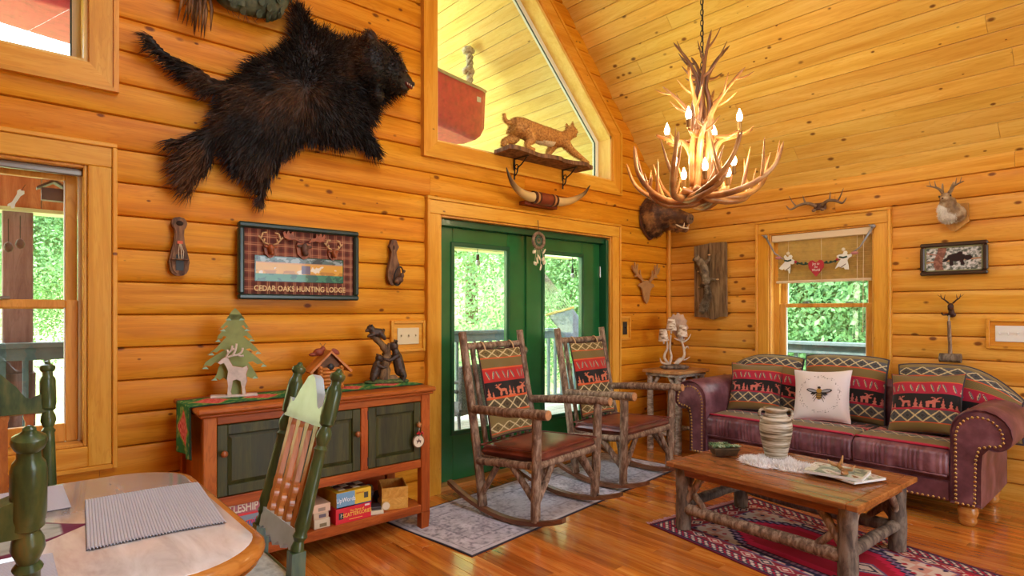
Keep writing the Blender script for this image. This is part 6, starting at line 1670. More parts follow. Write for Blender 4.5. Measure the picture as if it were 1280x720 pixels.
switch(WL, 4.575, 4.64, 1.10, 1.225, 1, 'dark ornate switch plate between the door and the corner', plate=plain('pewter_plate', rgb(70,62,54), .35, .7))

# ---- wooden deer silhouette
M_DSIL = plain('tan_hardboard', rgb(176,128,78), .6, 0, 14, .1)
ds = thing('deer_silhouette', 'flat wooden deer head silhouette with antlers beside the door', 'wall art', (4.92, 3.568, 1.40))
hd = [(.0,0),(.025,.02),(.045,.06),(.06,.12),(.085,.16),(.13,.175),(.115,.20),(.075,.205),(.06,.225),(.0,.235),(-.06,.225),(-.075,.205),(-.115,.20),(-.13,.175),(-.085,.16),(-.06,.12),(-.045,.06),(-.025,.02)]
MB().prism(hd, -.014, 0, lambda a,b,d:(a,d,b)).build('head', M_DSIL, ds)
al = [(.035,.22),(.06,.215),(.10,.245),(.15,.27),(.19,.265),(.165,.29),(.20,.31),(.225,.345),(.235,.375),(.21,.36),(.19,.335),(.195,.38),(.185,.41),(.175,.37),(.165,.33),(.155,.37),(.14,.395),(.145,.35),(.14,.305),(.105,.28),(.115,.315),(.10,.34),(.095,.30),(.08,.265)]
for s in (1,-1): MB().prism([(s*a,b) for a,b in al], -.014, 0, lambda a,b,d:(a,d,b)).build('antler', M_DSIL, ds)

# ---- boar head
M_BOAR = furmat('boar_bristle', rgb(48,28,18), rgb(88,54,32), rgb(160,112,64), 11)
bo = thing('boar_mount', 'brown boar head mount with open tusked mouth in the corner', 'animal mount', (5.03, 3.58, 2.26))
sh = [(-.10,.20),(-.17,.12),(-.20,0),(-.19,-.08),(-.12,-.16),(-.04,-.215),(.05,-.15),(.14,-.06),(.17,.05),(.15,.14),(.06,.215),(0,.225)]
MB().prism(sh, -.03, 0, lambda a,b,d:(a,d,b)).build('plaque', M_DKW, bo)
mb = MB()
mb.tube([(-.03,-.02,.0),(-.02,-.12,.03),(0,-.22,.02),(.005,-.33,-.02),(.01,-.44,-.045)], [.185,.165,.125,.075,.05], 16)
mb.ell((0,-.16,.02),(.13,.12,.15)); mb.ell((-.02,-.06,-.05),(.16,.07,.14)); mb.tube([(0,-.24,-.06),(.005,-.34,-.125),(.01,-.41,-.15)], [.06,.038,.028], 10)
for s in (-1,1): mb.ell((s*.075,-.20,.075),(.03,.03,.03)); mb.tube([(s*.075,-.12,.13),(s*.10,-.12,.19),(s*.115,-.13,.25)], [.04,.034,.006], 10, flat=.45)
boh = remesh(mb, 'head', M_BOAR, bo, .011, 2)
MB().tube([(.01,-.435,-.045),(.01,-.452,-.048)], [.050,.046], 16).build('snout_disc', plain('grey_snout', rgb(110,84,66), .35), boh, 40)
for s in (-1,1):
    MB().ell((.01+s*.018,-.454,-.045),(.009,.004,.013), n=8, m=6).build('nostril', M_BLK, boh, True); MB().ell((s*.062,-.262,.052),(.011,.011,.011), n=8, m=6).build('eye', M_EYE, boh, True)
    MB().tube(spline([(.01+s*.03,-.385,-.125),(.01+s*.04,-.40,-.105),(.01+s*.042,-.405,-.08)],3), [.007,.007,.006,.005,.004,.003,.001], 7).build('tusk', M_TOOTH, boh, True)
MB().tube(spline([(-.035,-.30,-.082),(-.025,-.38,-.125),(.01,-.42,-.132),(.045,-.38,-.125),(.04,-.30,-.082)],4), .0065, 7).build('lower_lip', M_TOOTH, boh, True)
MB().ell((.005,-.345,-.082),(.03,.05,.012)).build('tongue', M_GUM, boh, True)
q = fur(boh, 'bristles', M_BOAR, bo, 7000, .03, .0035, 9, comb=(0,.9,-.3), droop=.3, skip=lambda p, n: p.y < -.33, rise=.4); q['kind'] = 'stuff'

# ---- longhorns
M_HORN = NT('longhorn'); _t = M_HORN; _s = _t.n('ShaderNodeSeparateXYZ'); _t.l(_t.obj(), _s.inputs[0]); _a = _t.math('ABSOLUTE', _s.outputs[0]); _f = _t.noise(_t.obj(), 14, 4)
_t.col(_t.ramp(_t.math('ADD', _a, _t.math('MULTIPLY', _f, .1)), [(.18, rgb(214,186,130)), (.36, rgb(196,160,104)), (.46, rgb(104,80,56)), (.52, rgb(52,42,36))])); _t.set(Roughness=.3); M_HORN = _t.m
M_WRAP = plain('brown_leather_wrap', rgb(124,52,26), .45, 0, 12, .12); M_BANDD = plain('dark_band', rgb(66,30,20), .5); M_BANDL = plain('tan_band', rgb(186,128,70), .5)
lh = thing('longhorn_mount', 'leather-wrapped longhorn horns above the green door', 'horns', (3.41, 3.48, 2.25))
for s in (-1,1):
    P = spline([(s*.10,0,0),(s*.20,-.01,.0),(s*.32,-.03,.03),(s*.42,-.06,.09),(s*.48,-.08,.17)], 5)
    MB().tube(P, [.043-.040*(i/(len(P)-1))**1.3 for i in range(len(P))], 14).build('horn', M_HORN, lh, True)
    for x0, x1, m, r in ((.105,.13,M_BANDD,.051),(.085,.105,M_BANDL,.0505),(.065,.085,M_BANDD,.051)): MB().tube([(s*x0,0,0),(s*x1,0,0)], r, 16).build('band', m, lh, 40)
MB().tube([(-.068,0,0),(0,0,-.004),(.068,0,0)], [.05,.053,.05], 16).build('leather_wrap', M_WRAP, lh, 40)
MB().box(-.20,.18,.02,.09,-.062,-.03,.004).build('mounting_board', M_WRAP, lh)

# ---- bobcat on a driftwood shelf
shf = thing('driftwood_shelf', 'natural-edge wood shelf under the bobcat', 'shelf', (3.41, 3.56, 2.585))
R = random.Random(4); top = [(-.49+i*.98/16, -.20+R.uniform(-.018,.018)-.02*math.sin(i)) for i in range(17)]
MB().prism([(-.47,0),*[(a,b) for a,b in top],(.47,0)], -.032, 0, lambda a,b,d:(a,b,d)).build('plank', M_DRIFT, shf)
for x in (-.26, .30):
    bk = MB().box(x-.008,x+.008,-.008,.0,-.20,-.032,.002).build('bracket', M_BLK, shf); MB().box(x-.008,x+.008,-.17,-.008,-.042,-.032,.002).build('bracket_arm', M_BLK, bk)
    MB().tube(spline([(x,-.008,-.17),(x,-.035,-.15),(x,-.05,-.11),(x,-.09,-.09),(x,-.13,-.06),(x,-.15,-.042)],4), .006, 6).build('scroll', M_BLK, bk, True); MB().tube([(x,-.03+.018*math.cos(a),-.10+.018*math.sin(a)) for a in [2*PI*i/12 for i in range(13)]], .0045, 5).build('scroll_ring', M_BLK, bk, True)
M_CAT = NT('bobcat_coat'); _t = M_CAT; _s = _t.n('ShaderNodeSeparateXYZ'); _t.l(_t.obj(), _s.inputs[0]); _f = _t.noise(_t.obj(), 70, 3, .6)
_c = _t.ramp(_f, [(.36, rgb(150,100,46)), (.5, rgb(190,134,66)), (.64, rgb(208,156,86))])
_n = _t.n('ShaderNodeNewGeometry'); _sn = _t.n('ShaderNodeSeparateXYZ'); _t.l(_n.outputs['Normal'], _sn.inputs[0])
_t.col(_c); _t.set(Roughness=.7); M_CAT = _t.m
M_CATW = plain('cream_belly_fur', rgb(230,214,180), .8, 0, 40, .1)
cat = thing('bobcat', 'snarling taxidermy bobcat stalking along the wood shelf', 'bobcat', (3.41, 3.455, 2.587))
def cx3(x, z, y=0): return (x-3.41, y, z-2.587)
mb = MB()
def limb(P, r): mb.tube(spline([cx3(*p) for p in P], 4), [r[min(len(r)-1,i//4)]*(1-(i%4)/4)+r[min(len(r)-1,i//4+1)]*((i%4)/4) for i in range(len(P)*4-3)], 12)
limb([(3.04,2.78),(3.12,2.775),(3.30,2.765),(3.46,2.765),(3.58,2.765)], (.055,.082,.078,.072,.065))
limb([(3.55,2.765),(3.63,2.795),(3.70,2.845)], (.064,.052,.048))
for p, r in (((3.715,2.862),(.050,.046,.047)), ((3.757,2.868),(.030,.026,.020))): mb.ell(cx3(*p), r)
mb.ell(cx3(3.748,2.832),(.026,.02,.011), Matrix.Rotation(.35,3,'Y'))
for s in (-1,1): mb.tube([cx3(3.695,2.895,s*.028),cx3(3.69,2.915,s*.033),cx3(3.688,2.942,s*.036)], [.018,.014,.003], 8)
limb([(3.05,2.80),(3.0,2.79),(2.965,2.805),(2.955,2.85)], (.022,.018,.017,.014))
limb([(3.13,2.76,-.04),(3.20,2.69,-.05),(3.155,2.65,-.05),(3.155,2.612,-.05),(3.225,2.606,-.05)], (.062,.042,.024,.021,.019))
limb([(3.08,2.76,.035),(3.10,2.69,.045),(3.02,2.665,.045),(2.985,2.63,.045),(3.02,2.606,.045)], (.058,.04,.026,.022,.018))
limb([(3.58,2.75,-.035),(3.66,2.685,-.045),(3.76,2.645,-.05),(3.845,2.612,-.05),(3.875,2.606,-.05)], (.046,.032,.024,.021,.017))
limb([(3.54,2.73,.035),(3.50,2.675,.04),(3.475,2.635,.04),(3.485,2.606,.04)], (.042,.03,.023,.02))
bob = remesh(mb, 'body', M_CAT, cat, .0075, 2)
mb = MB(); mb.tube(spline([cx3(3.22,2.735),cx3(3.35,2.728),cx3(3.5,2.732)],4), [.02]+[.045]*7+[.02], 12, flat=1.2); mb.build('pale_belly', M_CATW, cat, True)
MB().ell(cx3(3.785,2.872),(.008,.010,.007), n=8, m=6).build('nose', M_NOSE, bob, True)
MB().ell(cx3(3.762,2.848),(.016,.014,.007)).build('open_mouth', M_GUM, bob, True)
for s in (-1,1): MB().ell(cx3(3.745,2.88,s*.028),(.006,.006,.006), n=8, m=6).build('eye', M_EYE, bob, True); MB().tube([cx3(3.772,2.858,s*.01),cx3(3.774,2.845,s*.01)],[.003,.0008],5).build('fang', M_TOOTH, bob)
q = fur(bob, 'coat', M_CAT, cat, 9000, .016, .0025, 2, comb=(-.9,0,-.35), droop=.3, rise=.35, skip=lambda p, n: p.x > .36); q['kind'] = 'stuff'

# ---- dreamcatcher
dc = thing('dreamcatcher', 'small shell dreamcatcher hanging before the green door', 'dreamcatcher', (3.39, 3.525, 1.91))
M_DCR = bark('wrapped_ring', rgb(166,140,112), rgb(130,104,80), rgb(84,64,48), 60); M_SHELL = plain('pearly_shell', rgb(226,212,180), .3, 0, 30, .1)
MB().tube([(.062*math.cos(a),0,.062*math.sin(a)) for a in [2*PI*i/28 for i in range(29)]], .014, 8).build('ring', M_DCR, dc, True)
MB().tube([(.030*math.cos(a),0,.030*math.sin(a)) for a in [2*PI*i/20 for i in range(21)]], .006, 6).build('inner_ring', plain('teal_bead', rgb(52,92,70), .5), dc, True)
for k in range(12):
    a = 2*PI*k/12; MB().tube([(.054*math.cos(a),0,.054*math.sin(a)),(.012*math.cos(a+1.2),0,.012*math.sin(a+1.2))], .0025, 5).build('web_thread', M_DCR, dc)
MB().tube([(0,0,.07),(0,.004,.13),(0,.008,.17)], .003, 5).build('hanging_cord', M_DKW, dc)
R = random.Random(2)
for k, (a, z) in enumerate(((-.055,-.095),(.06,-.085),(-.045,-.19),(.0,-.14),(.045,-.15),(.02,-.22),(.06,-.175),(-.02,-.165))):
    st = MB().tube([(a*.6,0,-.06),(a,-.004,z+.02)], .0014, 4).build('thread', M_SLICE, dc)
    if k % 2: MB().ell((a,-.006,z),(.009,.004,.028), Matrix.Rotation(R.uniform(-.7,.7),3,'Y')).build('feather', M_SHELL, st, True)
    else:
        mb = MB(); mb.lathe([(0,.024),(.010,.012),(.016,0),(.012,-.012),(0,-.024)], 8, (a,-.006,z), Matrix.Rotation(R.uniform(-1,1),3,'Y')); mb.build('shell', M_SHELL, st, True)

# ---- squirrel on barn board (right wall); wall points: (XR - out, y, z)
M_BARN = bark('weathered_barn_board', rgb(158,130,92), rgb(126,98,64), rgb(78,58,38), 30, (1,1,.12), .85, .4)
M_SQ = furmat('grey_squirrel_fur', rgb(66,54,40), rgb(112,94,70), rgb(168,150,122), 14)
sq = thing('squirrel_mount', 'grey squirrel mounted on a split weathered barn board', 'animal mount', (5.335, 3.085, 1.63))
MB().prism([(.172,-.36),(.175,.35),(.02,.365),(.012,.2),(.018,.0),(.008,-.2),(.016,-.37),(.06,-.365)], -.028, 0, lambda a,b,d:(d,a,b)).build('board', M_BARN, sq)
MB().prism([(-.172,-.355),(-.168,.365),(.010,.37),(.004,.2),(.010,0),(.0,-.2),(.006,-.38),(-.04,-.385),(-.09,-.36)], -.028, 0, lambda a,b,d:(d,a,b)).build('board', M_BARN, sq)
def sp3(a, b, o): return (-.03-o, a, b)     # a: +y (left in view), b: up
mb = MB()
mb.tube(spline([sp3(.02,-.03,.03),sp3(.03,.06,.045),sp3(.055,.15,.04),sp3(.095,.205,.04)],4), [.04]*4+[.045]*4+[.038]*4+[.03], 12); mb.ell(sp3(.115,.215,.045),(.034,.036,.030)); mb.ell(sp3(.145,.212,.045),(.016,.02,.015))
for s in ((.095,.245),(.125,.25)): mb.tube([sp3(s[0],s[1],.05),sp3(s[0]-.006,s[1]+.022,.05)],[.010,.003],6)
for P in ([(.05,.16,.03),(.0,.2,.02),(.0,.24,.012)],[(.07,.15,.03),(.12,.12,.02),(.115,.10,.012)],[(.02,.0,.03),(-.03,.01,.02),(-.08,.005,.012)],[(.03,-.02,.03),(.08,-.04,.02),(.10,-.06,.012)]): mb.tube([sp3(*p) for p in P],[.02,.015,.010],8)
sqb = remesh(mb, 'body', M_SQ, sq, .006, 2)
mb = MB(); mb.tube(spline([sp3(.015,-.05,.03),sp3(.0,-.12,.03),sp3(.02,-.2,.035),sp3(.055,-.26,.03),sp3(.06,-.30,.02)],5), [.016]*5+[.022]*5+[.028]*5+[.028]*5+[.014], 10); tl = mb.build('tail', M_SQ, sq, True)
MB().ell(sp3(.122,.226,.076),(.006,.006,.006), n=8, m=6).build('eye', M_BLK, sqb, True)
for p in ((.0,.25,.012),(.118,.092,.012),(-.09,.005,.012),(.105,-.065,.012)): MB().ell(sp3(*p),(.010,.016,.009), n=8, m=6).build('paw', M_BONE, sqb, True)
q = fur(tl, 'tail_fur', M_SQ, sq, 2200, .028, .0025, 1, comb=(0,.1,-.9), rise=.8); q['kind'] = 'stuff'
q = fur(sqb, 'coat', M_SQ, sq, 3000, .011, .002, 2, comb=(0,-.1,-.9), rise=.4); q['kind'] = 'stuff'

# ---- antler generator
def antler_part(t, nm, mat, path, r0, tines, n=8, tip=.25):
    P = spline(path, 4); m = len(P); mb = MB()
    mb.tube(P, [r0*(1-(1-tip)*(i/(m-1))**1.6)*(.25 if i == m-1 else 1) for i in range(m)], n)
    o = mb.build(nm, mat, t, True)
    for f, d, l in tines:
        k = min(m-1, int(f*(m-1))); b = Vector(P[k]); d = Vector(d); rr = r0*(1-(1-tip)*f**1.2)*.8
        MB().tube(spline([tuple(b), tuple(b+d*l*.5+Vector((0,0,-.04*l))), tuple(b+d*l+Vector((0,0,.10*l)))], 4), [rr,rr*.95,rr*.9,rr*.85,rr*.75,rr*.62,rr*.5,rr*.33,rr*.1], n).build('tine', mat, o, True)
    return o
M_ANTG = plain('grey_antler', rgb(120,96,72), .4, 0, 16, .25)
ar = thing('antler_rack', 'grey antler coat rack over the sofa window', 'antlers', (5.335, 2.06, 2.225))
MB().box(-.02,0,-.05,.05,-.03,.03,.006).build('backplate', M_DKW, ar)
for s in (-1,1):
    antler_part(ar, 'antler', M_ANTG, [(-.03,s*.02,0),(-.06,s*.08,.03),(-.08,s*.15,.02),(-.10,s*.21,-.01),(-.11,s*.245,.03)], .015, [(.35,(-.3,s*.2,.9),.07),(.6,(-.2,s*.5,.8),.11),(.25,(-.6,-s*.2,-.5),.04)])
    MB().ell((-.05,s*.035,-.035),(.016,.018,.014), n=8, m=6).build('burr', M_ANTG, ar, True)

# ---- jackalope
M_RAB = furmat('rabbit_brown_fur', rgb(110,84,56), rgb(160,132,98), rgb(206,186,156), 13); M_RABW = furmat('rabbit_white_bib', rgb(196,186,170), rgb(226,220,208), rgb(240,236,228), 13)
M_PLQ = wood('oak_plaque', rgb(206,152,88), rgb(186,126,64), rgb(156,98,46), (10,10,2), .35, .3, 0)
jk = thing('jackalope_mount', 'rabbit head mount with little antlers on a hexagon plaque', 'animal mount', (5.335, 1.11, 2.05))
MB().prism([(.075,.065),(-.075,.065),(-.08,-.07),(.0,-.135),(.03,-.125),(.078,-.06)], -.018, 0, lambda a,b,d:(d,a,b)).build('plaque', M_PLQ, jk)
mb = MB(); mb.tube(spline([(-.01,-.005,-.01),(-.06,.005,.0),(-.10,.02,.04),(-.125,.03,.085)],4), [.066]*4+[.062]*4+[.052]*4+[.042], 14); mb.ell((-.14,.032,.10),(.045,.036,.038)); mb.ell((-.172,.038,.088),(.022,.022,.02))
for s in (-1,1): mb.tube(spline([(-.12,.032+s*.018,.13),(-.10,.03+s*.03,.18),(-.08,.028+s*.036,.225)],3), [.012,.016,.018,.018,.016,.010,.004], 8, flat=.4)
jh = remesh(mb, 'rabbit', M_RAB, jk, .006, 2)
mb = MB(); mb.ell((-.085,.03,-.01),(.055,.06,.062)); mb.ell((-.12,.045,.03),(.035,.04,.045)); jw = mb.build('bib', M_RABW, jk, True)
for s in (-1,1):
    MB().ell((-.155,.034+s*.034,.112),(.007,.006,.008), n=8, m=6).build('eye', M_BLK, jh, True)
    antler_part(jk, 'antler', M_ANTG, [(-.135,.032+s*.015,.13),(-.14,.032+s*.04,.17),(-.15,.032+s*.075,.19),(-.17,.032+s*.115,.20)], .010, [(.55,(-.1,s*.2,1),.05),(.8,(-.1,s*.3,1),.04)])
MB().ell((-.192,.04,.092),(.004,.007,.005), n=8, m=6).build('nose', M_NOSE, jh, True)
q = fur(jw, 'bib_fur', M_RABW, jk, 2600, .018, .0025, 1, comb=(0,0,-.8), rise=.6); q['kind'] = 'stuff'
q = fur(jh, 'coat', M_RAB, jk, 2600, .010, .002, 2, comb=(.6,0,-.5), rise=.5, skip=lambda p, n: p.z > .14); q['kind'] = 'stuff'

# ---- framed bear picture
M_FRB = plain('dark_bronze_frame', rgb(62,44,34), .35, .2); M_FRG2 = plain('olive_slip', rgb(120,124,84), .5)
fp = thing('framed_picture', 'dark framed picture of a bear on a branch', 'picture', (5.335, 1.125, 1.716))
w, h = .205, .121
for nm, b in (('frame_rail', (-w,w,h-.03,h)), ('frame_rail', (-w,w,-h,-h+.03)), ('frame_stile', (-w,-w+.03,-h+.03,h-.03)), ('frame_stile', (w-.03,w,-h+.03,h-.03))): MB().box(-.03,0,b[0],b[1],b[2],b[3],.008).build(nm, M_FRB, fp)
for b in ((-w+.03,w-.03,h-.038,h-.03),(-w+.03,w-.03,-h+.03,-h+.038),(-w+.03,-w+.038,-h+.03,h-.03),(w-.038,w-.03,-h+.03,h-.03)): MB().box(-.02,-.004,*b).build('slip', M_FRG2, fp)
def bearpic(u, v):   # u: left to right in view, v up
    n = noise.fractal(Vector((u*16, v*9, 2)), 1, 2, 4)
    if in_ell(u,v,.56,.55,.17,.17) or in_ell(u,v,.76,.52,.075,.11) or in_seg(u,v,.46,.5,.47,.22,.035) or in_seg(u,v,.64,.5,.67,.24,.035) or in_seg(u,v,.40,.5,.34,.40,.04) or in_ell(u,v,.62,.72,.05,.07): return rgb(44,36,40)
    if .18 < u+.04*math.sin(v*5) < .34: return rgb(150,104,90) if n > 0 else rgb(120,80,70)
    if abs(v-(.36+.12*u)) < .035: return rgb(176,136,104)
    if u < .25 and abs(v-(.78-.5*u)) < .03: return rgb(160,116,100)
    return rgb(206,206,206) if n > .12 else (rgb(150,154,150) if n > -.2 else rgb(90,98,92))
mb = MB(); mb.grid(110, 60, lambda u,v: (-.010, w-.036-u*(2*w-.072), -h+.036+v*(2*h-.072)), bearpic); q = mb.build('print', M_PRINT, fp); q.modifiers.new('t','SOLIDIFY').thickness = .003

# ---- deer-head hook on a log mallet
M_IRON = plain('rusty_iron', rgb(70,46,40), .5, .5, 40, .25)
hk = thing('deer_hook_mallet', 'iron deer head hook above a bark mallet on the sofa wall', 'wall hook', (5.335, 1.135, .955))
mal = MB(); mal.tube([(-.045,-.065,.028),(-.045,.065,.028)], .033, 14, jit=.04); mal.build('mallet_head', M_BARKG, hk, 50)
stick(hk, 'handle', (-.045,.0,.05), (-.04,.01,.30), .013, .012, M_BARK, .003)
MB().tube([(-.04,.01,.29),(-.03,.012,.34)], .006, 6).build('wire', M_GALV, hk)
mb = MB(); mb.ell((-.035,.0,.405),(.022,.020,.028)); mb.tube([(-.04,.0,.40),(-.065,.004,.385)],[.016,.010],8); mb.tube([(-.02,0,.40),(-.01,0,.35)],[.016,.022],8); mb.ell((-.012,.0,.345),(.01,.03,.02)); dh = remesh(mb, 'deer_head', M_IRON, hk, .004, 1)
MB().tube(spline([(-.015,.02,.35),(-.04,.045,.345),(-.055,.05,.36)],3), .006, 6).build('hook', M_IRON, hk, True)
for s in (-1,1): antler_part(hk, 'antler', M_IRON, [(-.03,s*.012,.43),(-.035,s*.035,.455),(-.04,s*.055,.47),(-.04,s*.06,.50)], .006, [(.45,(0,-s*.2,1),.035),(.75,(0,s*.8,.6),.03)])

# ---- blind and Christmas garland on the sofa window
M_BLIND = plain('tan_wood_blind', rgb(196,160,92), .5, 0, 20, .08, space='world'); M_BRAIL = plain('pale_blind_rail', rgb(222,200,166), .45)
bl = thing('window_blind', 'half-raised tan slatted blind on the sofa window', 'blind', (5.36, 2.06, 1.6))
def blb(y0,y1,z0,z1,x0,x1,b=.002): return MB().box(x0,x1,y0-2.06,y1-2.06,z0-1.6,z1-1.6,b)
blb(1.668,2.488,1.955,2.012,-.015,.04,.004).build('head_rail', M_BRAIL, bl); blb(1.675,2.455,1.578,1.600,.0,.045,.004).build('bottom_rail', M_BRAIL, bl)
z = 1.94; k = 0; proto = None
while z > 1.61:
    if proto is None:
        Mr = Matrix.Translation((.022,0,0)) @ Matrix.Rotation(math.radians(62),4,'Y'); proto = MB().box(-.023,.023,-.395,.385,-.0012,.0012,0,Mr).build('slat', M_BLIND, bl, loc=(0,0,z-1.6))
    else: c = proto.copy(); COL.objects.link(c); c.location = (0,0,z-1.6)
    z -= .036
for y in (1.78,2.06,2.34): MB().tube([(-.006,y-2.06,0),(-.006,y-2.06,.36)], .0016, 4).build('ladder_cord', M_BRAIL, bl)
MB().tube([(-.012,1.73-2.06,.38),(-.012,1.735-2.06,-.45)], .002, 4).build('pull_cord', M_BRAIL, bl)
M_HEART = plain('red_painted_heart', rgb(176,34,52), .5); M_GARL = plain('ivy_green', rgb(46,72,56), .7); M_SILV = plain('silver_ribbon', rgb(150,152,156), .35, .5)
ga = thing('christmas_garland', 'garland of two white angels and a Joy to the World heart on the blind', 'garland', (5.315, 2.087, 1.71))
hp = [(0,-.085),(.03,-.05),(.06,-.01),(.065,.03),(.05,.052),(.028,.055),(0,.035),(-.028,.055),(-.05,.052),(-.065,.03),(-.06,-.01),(-.03,-.05)]
ht_ = MB().prism(hp, -.008, .004, lambda a,b,d:(d,a,b)).build('heart', M_HEART, ga)
for k, tx in enumerate(('Joy to','the','World')): text_mesh(tx, .030 if k != 1 else .026, 'lettering', M_WHITE, ht_, frame((-.0095,0,.024-k*.027),(0,-1,0),(0,0,1)), .0008, 'CENTER', .1, .8)
angel = [(0,.075),(.014,.068),(.014,.05),(.03,.048),(.05,.06),(.055,.04),(.035,.022),(.03,.0),(.05,-.04),(.06,-.07),(.03,-.075),(.02,-.06),(.0,-.07),(-.02,-.06),(-.045,-.085),(-.035,-.04),(-.02,0),(-.04,.0),(-.06,.02),(-.045,.035),(-.016,.045),(-.014,.068)]
for y0, s, rr in ((.238,1,.35),(-.217,-1,-.25)):
    c, d = math.cos(rr), math.sin(rr)
    o = MB().prism([(y0+s*(a*c-b*d), .045+(a*d+b*c)) for a,b in angel], -.006, .004, lambda a,b,d_:(d_,a,b)).build('angel', M_WHITE, ga)
    MB().ell((-.004,y0,.045+.085),(.010,.016,.016), n=8, m=6).build('angel_head', M_SLICE, o, True); MB().tube([(-.008,y0-.03,.07),(-.010,y0,.062),(-.008,y0+.03,.07)], .007, 6).build('wreath', M_GARL, o, True)
    MB().tube([(-.008,y0+s*.0-.02,.01),(-.008,y0+.02,-.02)], .0025, 4).build('trim_line', M_DKW, o)
    MB().tube(spline([(0,s*.06,.03),(-.004,s*.11,.025),(-.004,s*.16,.045),(0,s*.19,.055)],4), .006, 6).build('cord', M_GARL, ga, True)
    for q in (.085,.12,.155): MB().ell((-.008,s*q,.035),(.008,.012,.010), n=8, m=6).build('leaf', M_GARL, ga, True)
    MB().ell((-.01,s*.17,.05),(.010,.012,.012), n=8, m=6).build('bow', M_HEART, ga, True)
    e = Vector((-.01, (.44 if s > 0 else -.44), .30)); MB().tube([tuple(Vector((0,y0+s*.04,.08))), tuple(Vector((0,y0+s*.10,.10)).lerp(e,.2)), tuple(e)], [.004,.007,.010], 6, flat=.5).build('ribbon', M_SILV, ga, True)
    MB().ell(tuple(e),(.014,.02,.016), n=8, m=6).build('ribbon_knot', M_SILV, ga, True); MB().tube([tuple(e),tuple(e+Vector((-.01,-s*.0+.03,.012)))],[.009,.004],6).build('ribbon_tail', M_SILV, ga, True)
    MB().ell((-.006,y0+s*.085,.095),(.008,.03,.014), n=8, m=6).build('striped_candy', plain('rose_stripe', rgb(186,120,120), .5) if 'rose_stripe' not in bpy.data.materials else bpy.data.materials['rose_stripe'], ga, True)

# ---- antler chandelier
M_CHA = NT('honey_antler'); _t = M_CHA; _f = _t.noise(_t.obj(), 6, 4, .6); _t.col(_t.ramp(_f, [(.28, rgb(92,56,28)), (.46, rgb(158,102,52)), (.64, rgb(200,150,92))])); _t.set(Roughness=.32); M_CHA = _t.m
M_CHD = plain('dark_brown_antler', rgb(112,72,44), .4, 0, 7, .22)
M_BULB = emit('lit_candle_bulb', (1.0,.82,.55), 14.0); M_SOCK = plain('brass_socket', rgb(150,120,76), .4, .6)
M_CHAIN = plain('aged_steel_chain', rgb(70,62,56), .4, .8)
CX, CY, CZ = 3.43, 2.05, 2.03
ch = thing('antler_chandelier', 'tiered antler chandelier with lit candle bulbs', 'chandelier', (CX, CY, CZ))
def pol(r, a, z): return (r*math.cos(a), r*math.sin(a), z)
R = random.Random(10)
def ant_tier(n, a0, path, rad, tines, tip=.3, mat=None):
    for k in range(n):
        a = a0+2*PI*k/n+R.uniform(-.10,.10); q = R.uniform(.94,1.08)
        P = [pol(r*q, a+t, z) for r, t, z in path]; out = Vector(pol(1,a+path[-1][1],0)); tn = Vector((-out.y,out.x,0)); ti = []
        for f, o, s_, u, l in tines:
            d = out*(o+R.uniform(-.12,.12))+tn*(s_+R.uniform(-.15,.15))+Vector((0,0,u)); ti.append((f, tuple(d.normalized()), l*R.uniform(.85,1.15)))
        antler_part(ch, 'antler', mat or M_CHA, P, rad, ti, tip=tip)
# shallow bowl of overlapping beams with tall rim tines
ant_tier(8, .1, [(.14,-2.2,.07),(.09,-1.2,.03),(.22,-.35,.02),(.36,-.02,.08),(.46,.12,.18),(.50,.2,.32)], .025, [(.52,.1,.25,1,.24),(.66,.15,-.35,1,.22),(.82,.25,.25,1,.15)])
ant_tier(4, .5, [(.12,-1.6,.04),(.10,-.8,.0),(.22,0,-.005),(.32,.35,.05),(.33,.5,.16)], .024, [(.75,.2,-.3,1,.16)])
# candle tier
ant_tier(4, .55, [(.05,-.6,.06),(.05,-.4,.24),(.10,-.1,.38),(.19,.0,.41),(.29,.06,.45)], .025, [(.72,.5,.8,.5,.12),(.86,.7,-.6,.3,.10)])
# middle crown
ant_tier(4, .1, [(.06,-.8,.10),(.075,-.5,.34),(.05,-.1,.52),(.13,.0,.66),(.26,.08,.80)], .024, [(.66,.9,.5,.55,.15),(.78,.5,-.6,.7,.14),(.88,.8,.4,.2,.11)])
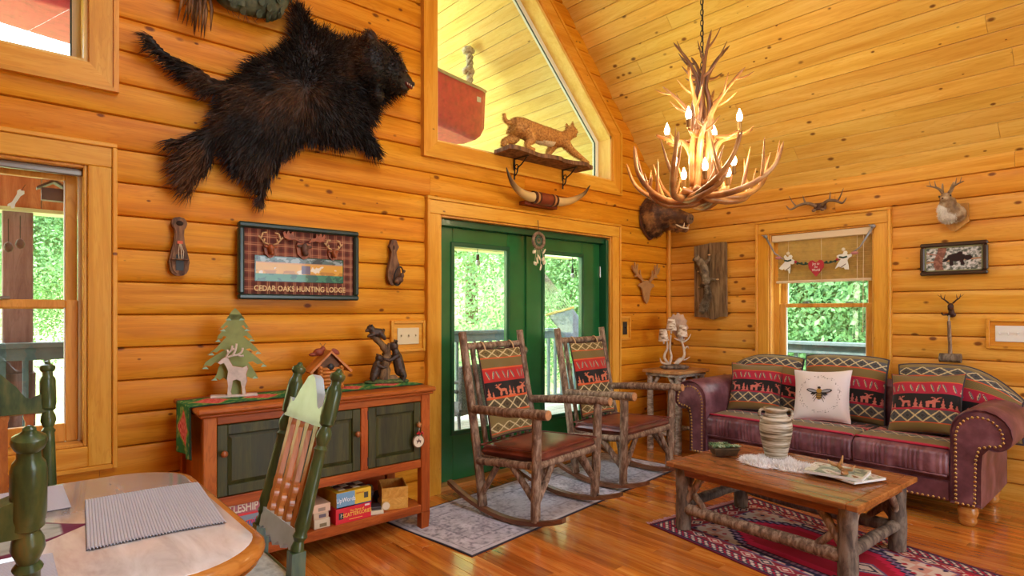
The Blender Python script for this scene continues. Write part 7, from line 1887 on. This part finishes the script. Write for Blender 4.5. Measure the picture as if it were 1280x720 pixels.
# top crown
ant_tier(4, .75, [(.06,-.7,.46),(.05,-.3,.64),(.025,.0,.76),(.09,.1,.90),(.20,.15,1.02)], .020, [(.62,.9,.3,.35,.16),(.74,.4,-.6,.8,.15),(.86,.7,.5,.7,.12)], mat=M_CHD)
bulbs = [pol(.235, 2*PI*k/4+.2, .47) for k in range(4)] + [pol(.17+.05*(k % 2), 2*PI*k/7+.2, .16+.03*(k % 2)) for k in range(7)]
for i, b in enumerate(bulbs):
    b = Vector(b); so = MB().lathe([(.010,-.05),(.014,-.045),(.014,-.005),(.018,0),(.010,.004)], 10, b).build('candle_socket', M_SOCK, ch, True)
    MB().lathe([(.008,.002),(.016,.016),(.019,.03),(.016,.048),(.008,.068),(.002,.084),(0,.086)], 12, b).build('candle_bulb', M_BULB, so, True)
    d = bpy.data.lights.new('bulb_light', 'POINT'); d.energy = 2.4; d.color = (1,.74,.42); d.shadow_soft_size = .03
    lo = bpy.data.objects.new('bulb_light', d); COL.objects.link(lo); lo.location = Vector((CX,CY,CZ))+b+Vector((0,0,.13))
    if i < 4: antler_part(ch, 'antler', M_CHA, [tuple(b*.25+Vector((0,0,b.z*.75-.06))), tuple(b*.7+Vector((0,0,b.z*.3-.075))), tuple(b+Vector((0,0,-.05)))], .013, [(.6,tuple(Vector((b.x,b.y,.1)).normalized()),.07)], tip=.75)
link = None; z = .78; k = 0; ztop = KR-CX-CZ
while z < ztop-.02:
    if link is None:
        link = MB().tube([(.009*math.cos(a),0,.017*math.sin(a)+(.004 if math.sin(a) > 0 else -.004)) for a in [2*PI*i/12 for i in range(13)]], .0028, 6).build('chain_link', M_CHAIN, ch, True, loc=(0,0,z)); c = link
    else: c = link.copy(); COL.objects.link(c)
    c.location = (0,0,z); c.rotation_euler = (0,0,(k % 2)*PI/2+.4); z += .034; k += 1
MB().tube([(.004,.004,.5),(.006,-.004,1.0),(.004,.004,ztop-.03)], .003, 5).build('lamp_cord', M_BLK, ch)
MB().lathe([(.06,-.012),(.055,-.03),(.02,-.05),(.008,-.06)], 16, (0,0,ztop), Matrix.Rotation(math.radians(45),3,'Y')).build('ceiling_canopy', M_CHAIN, ch, True)
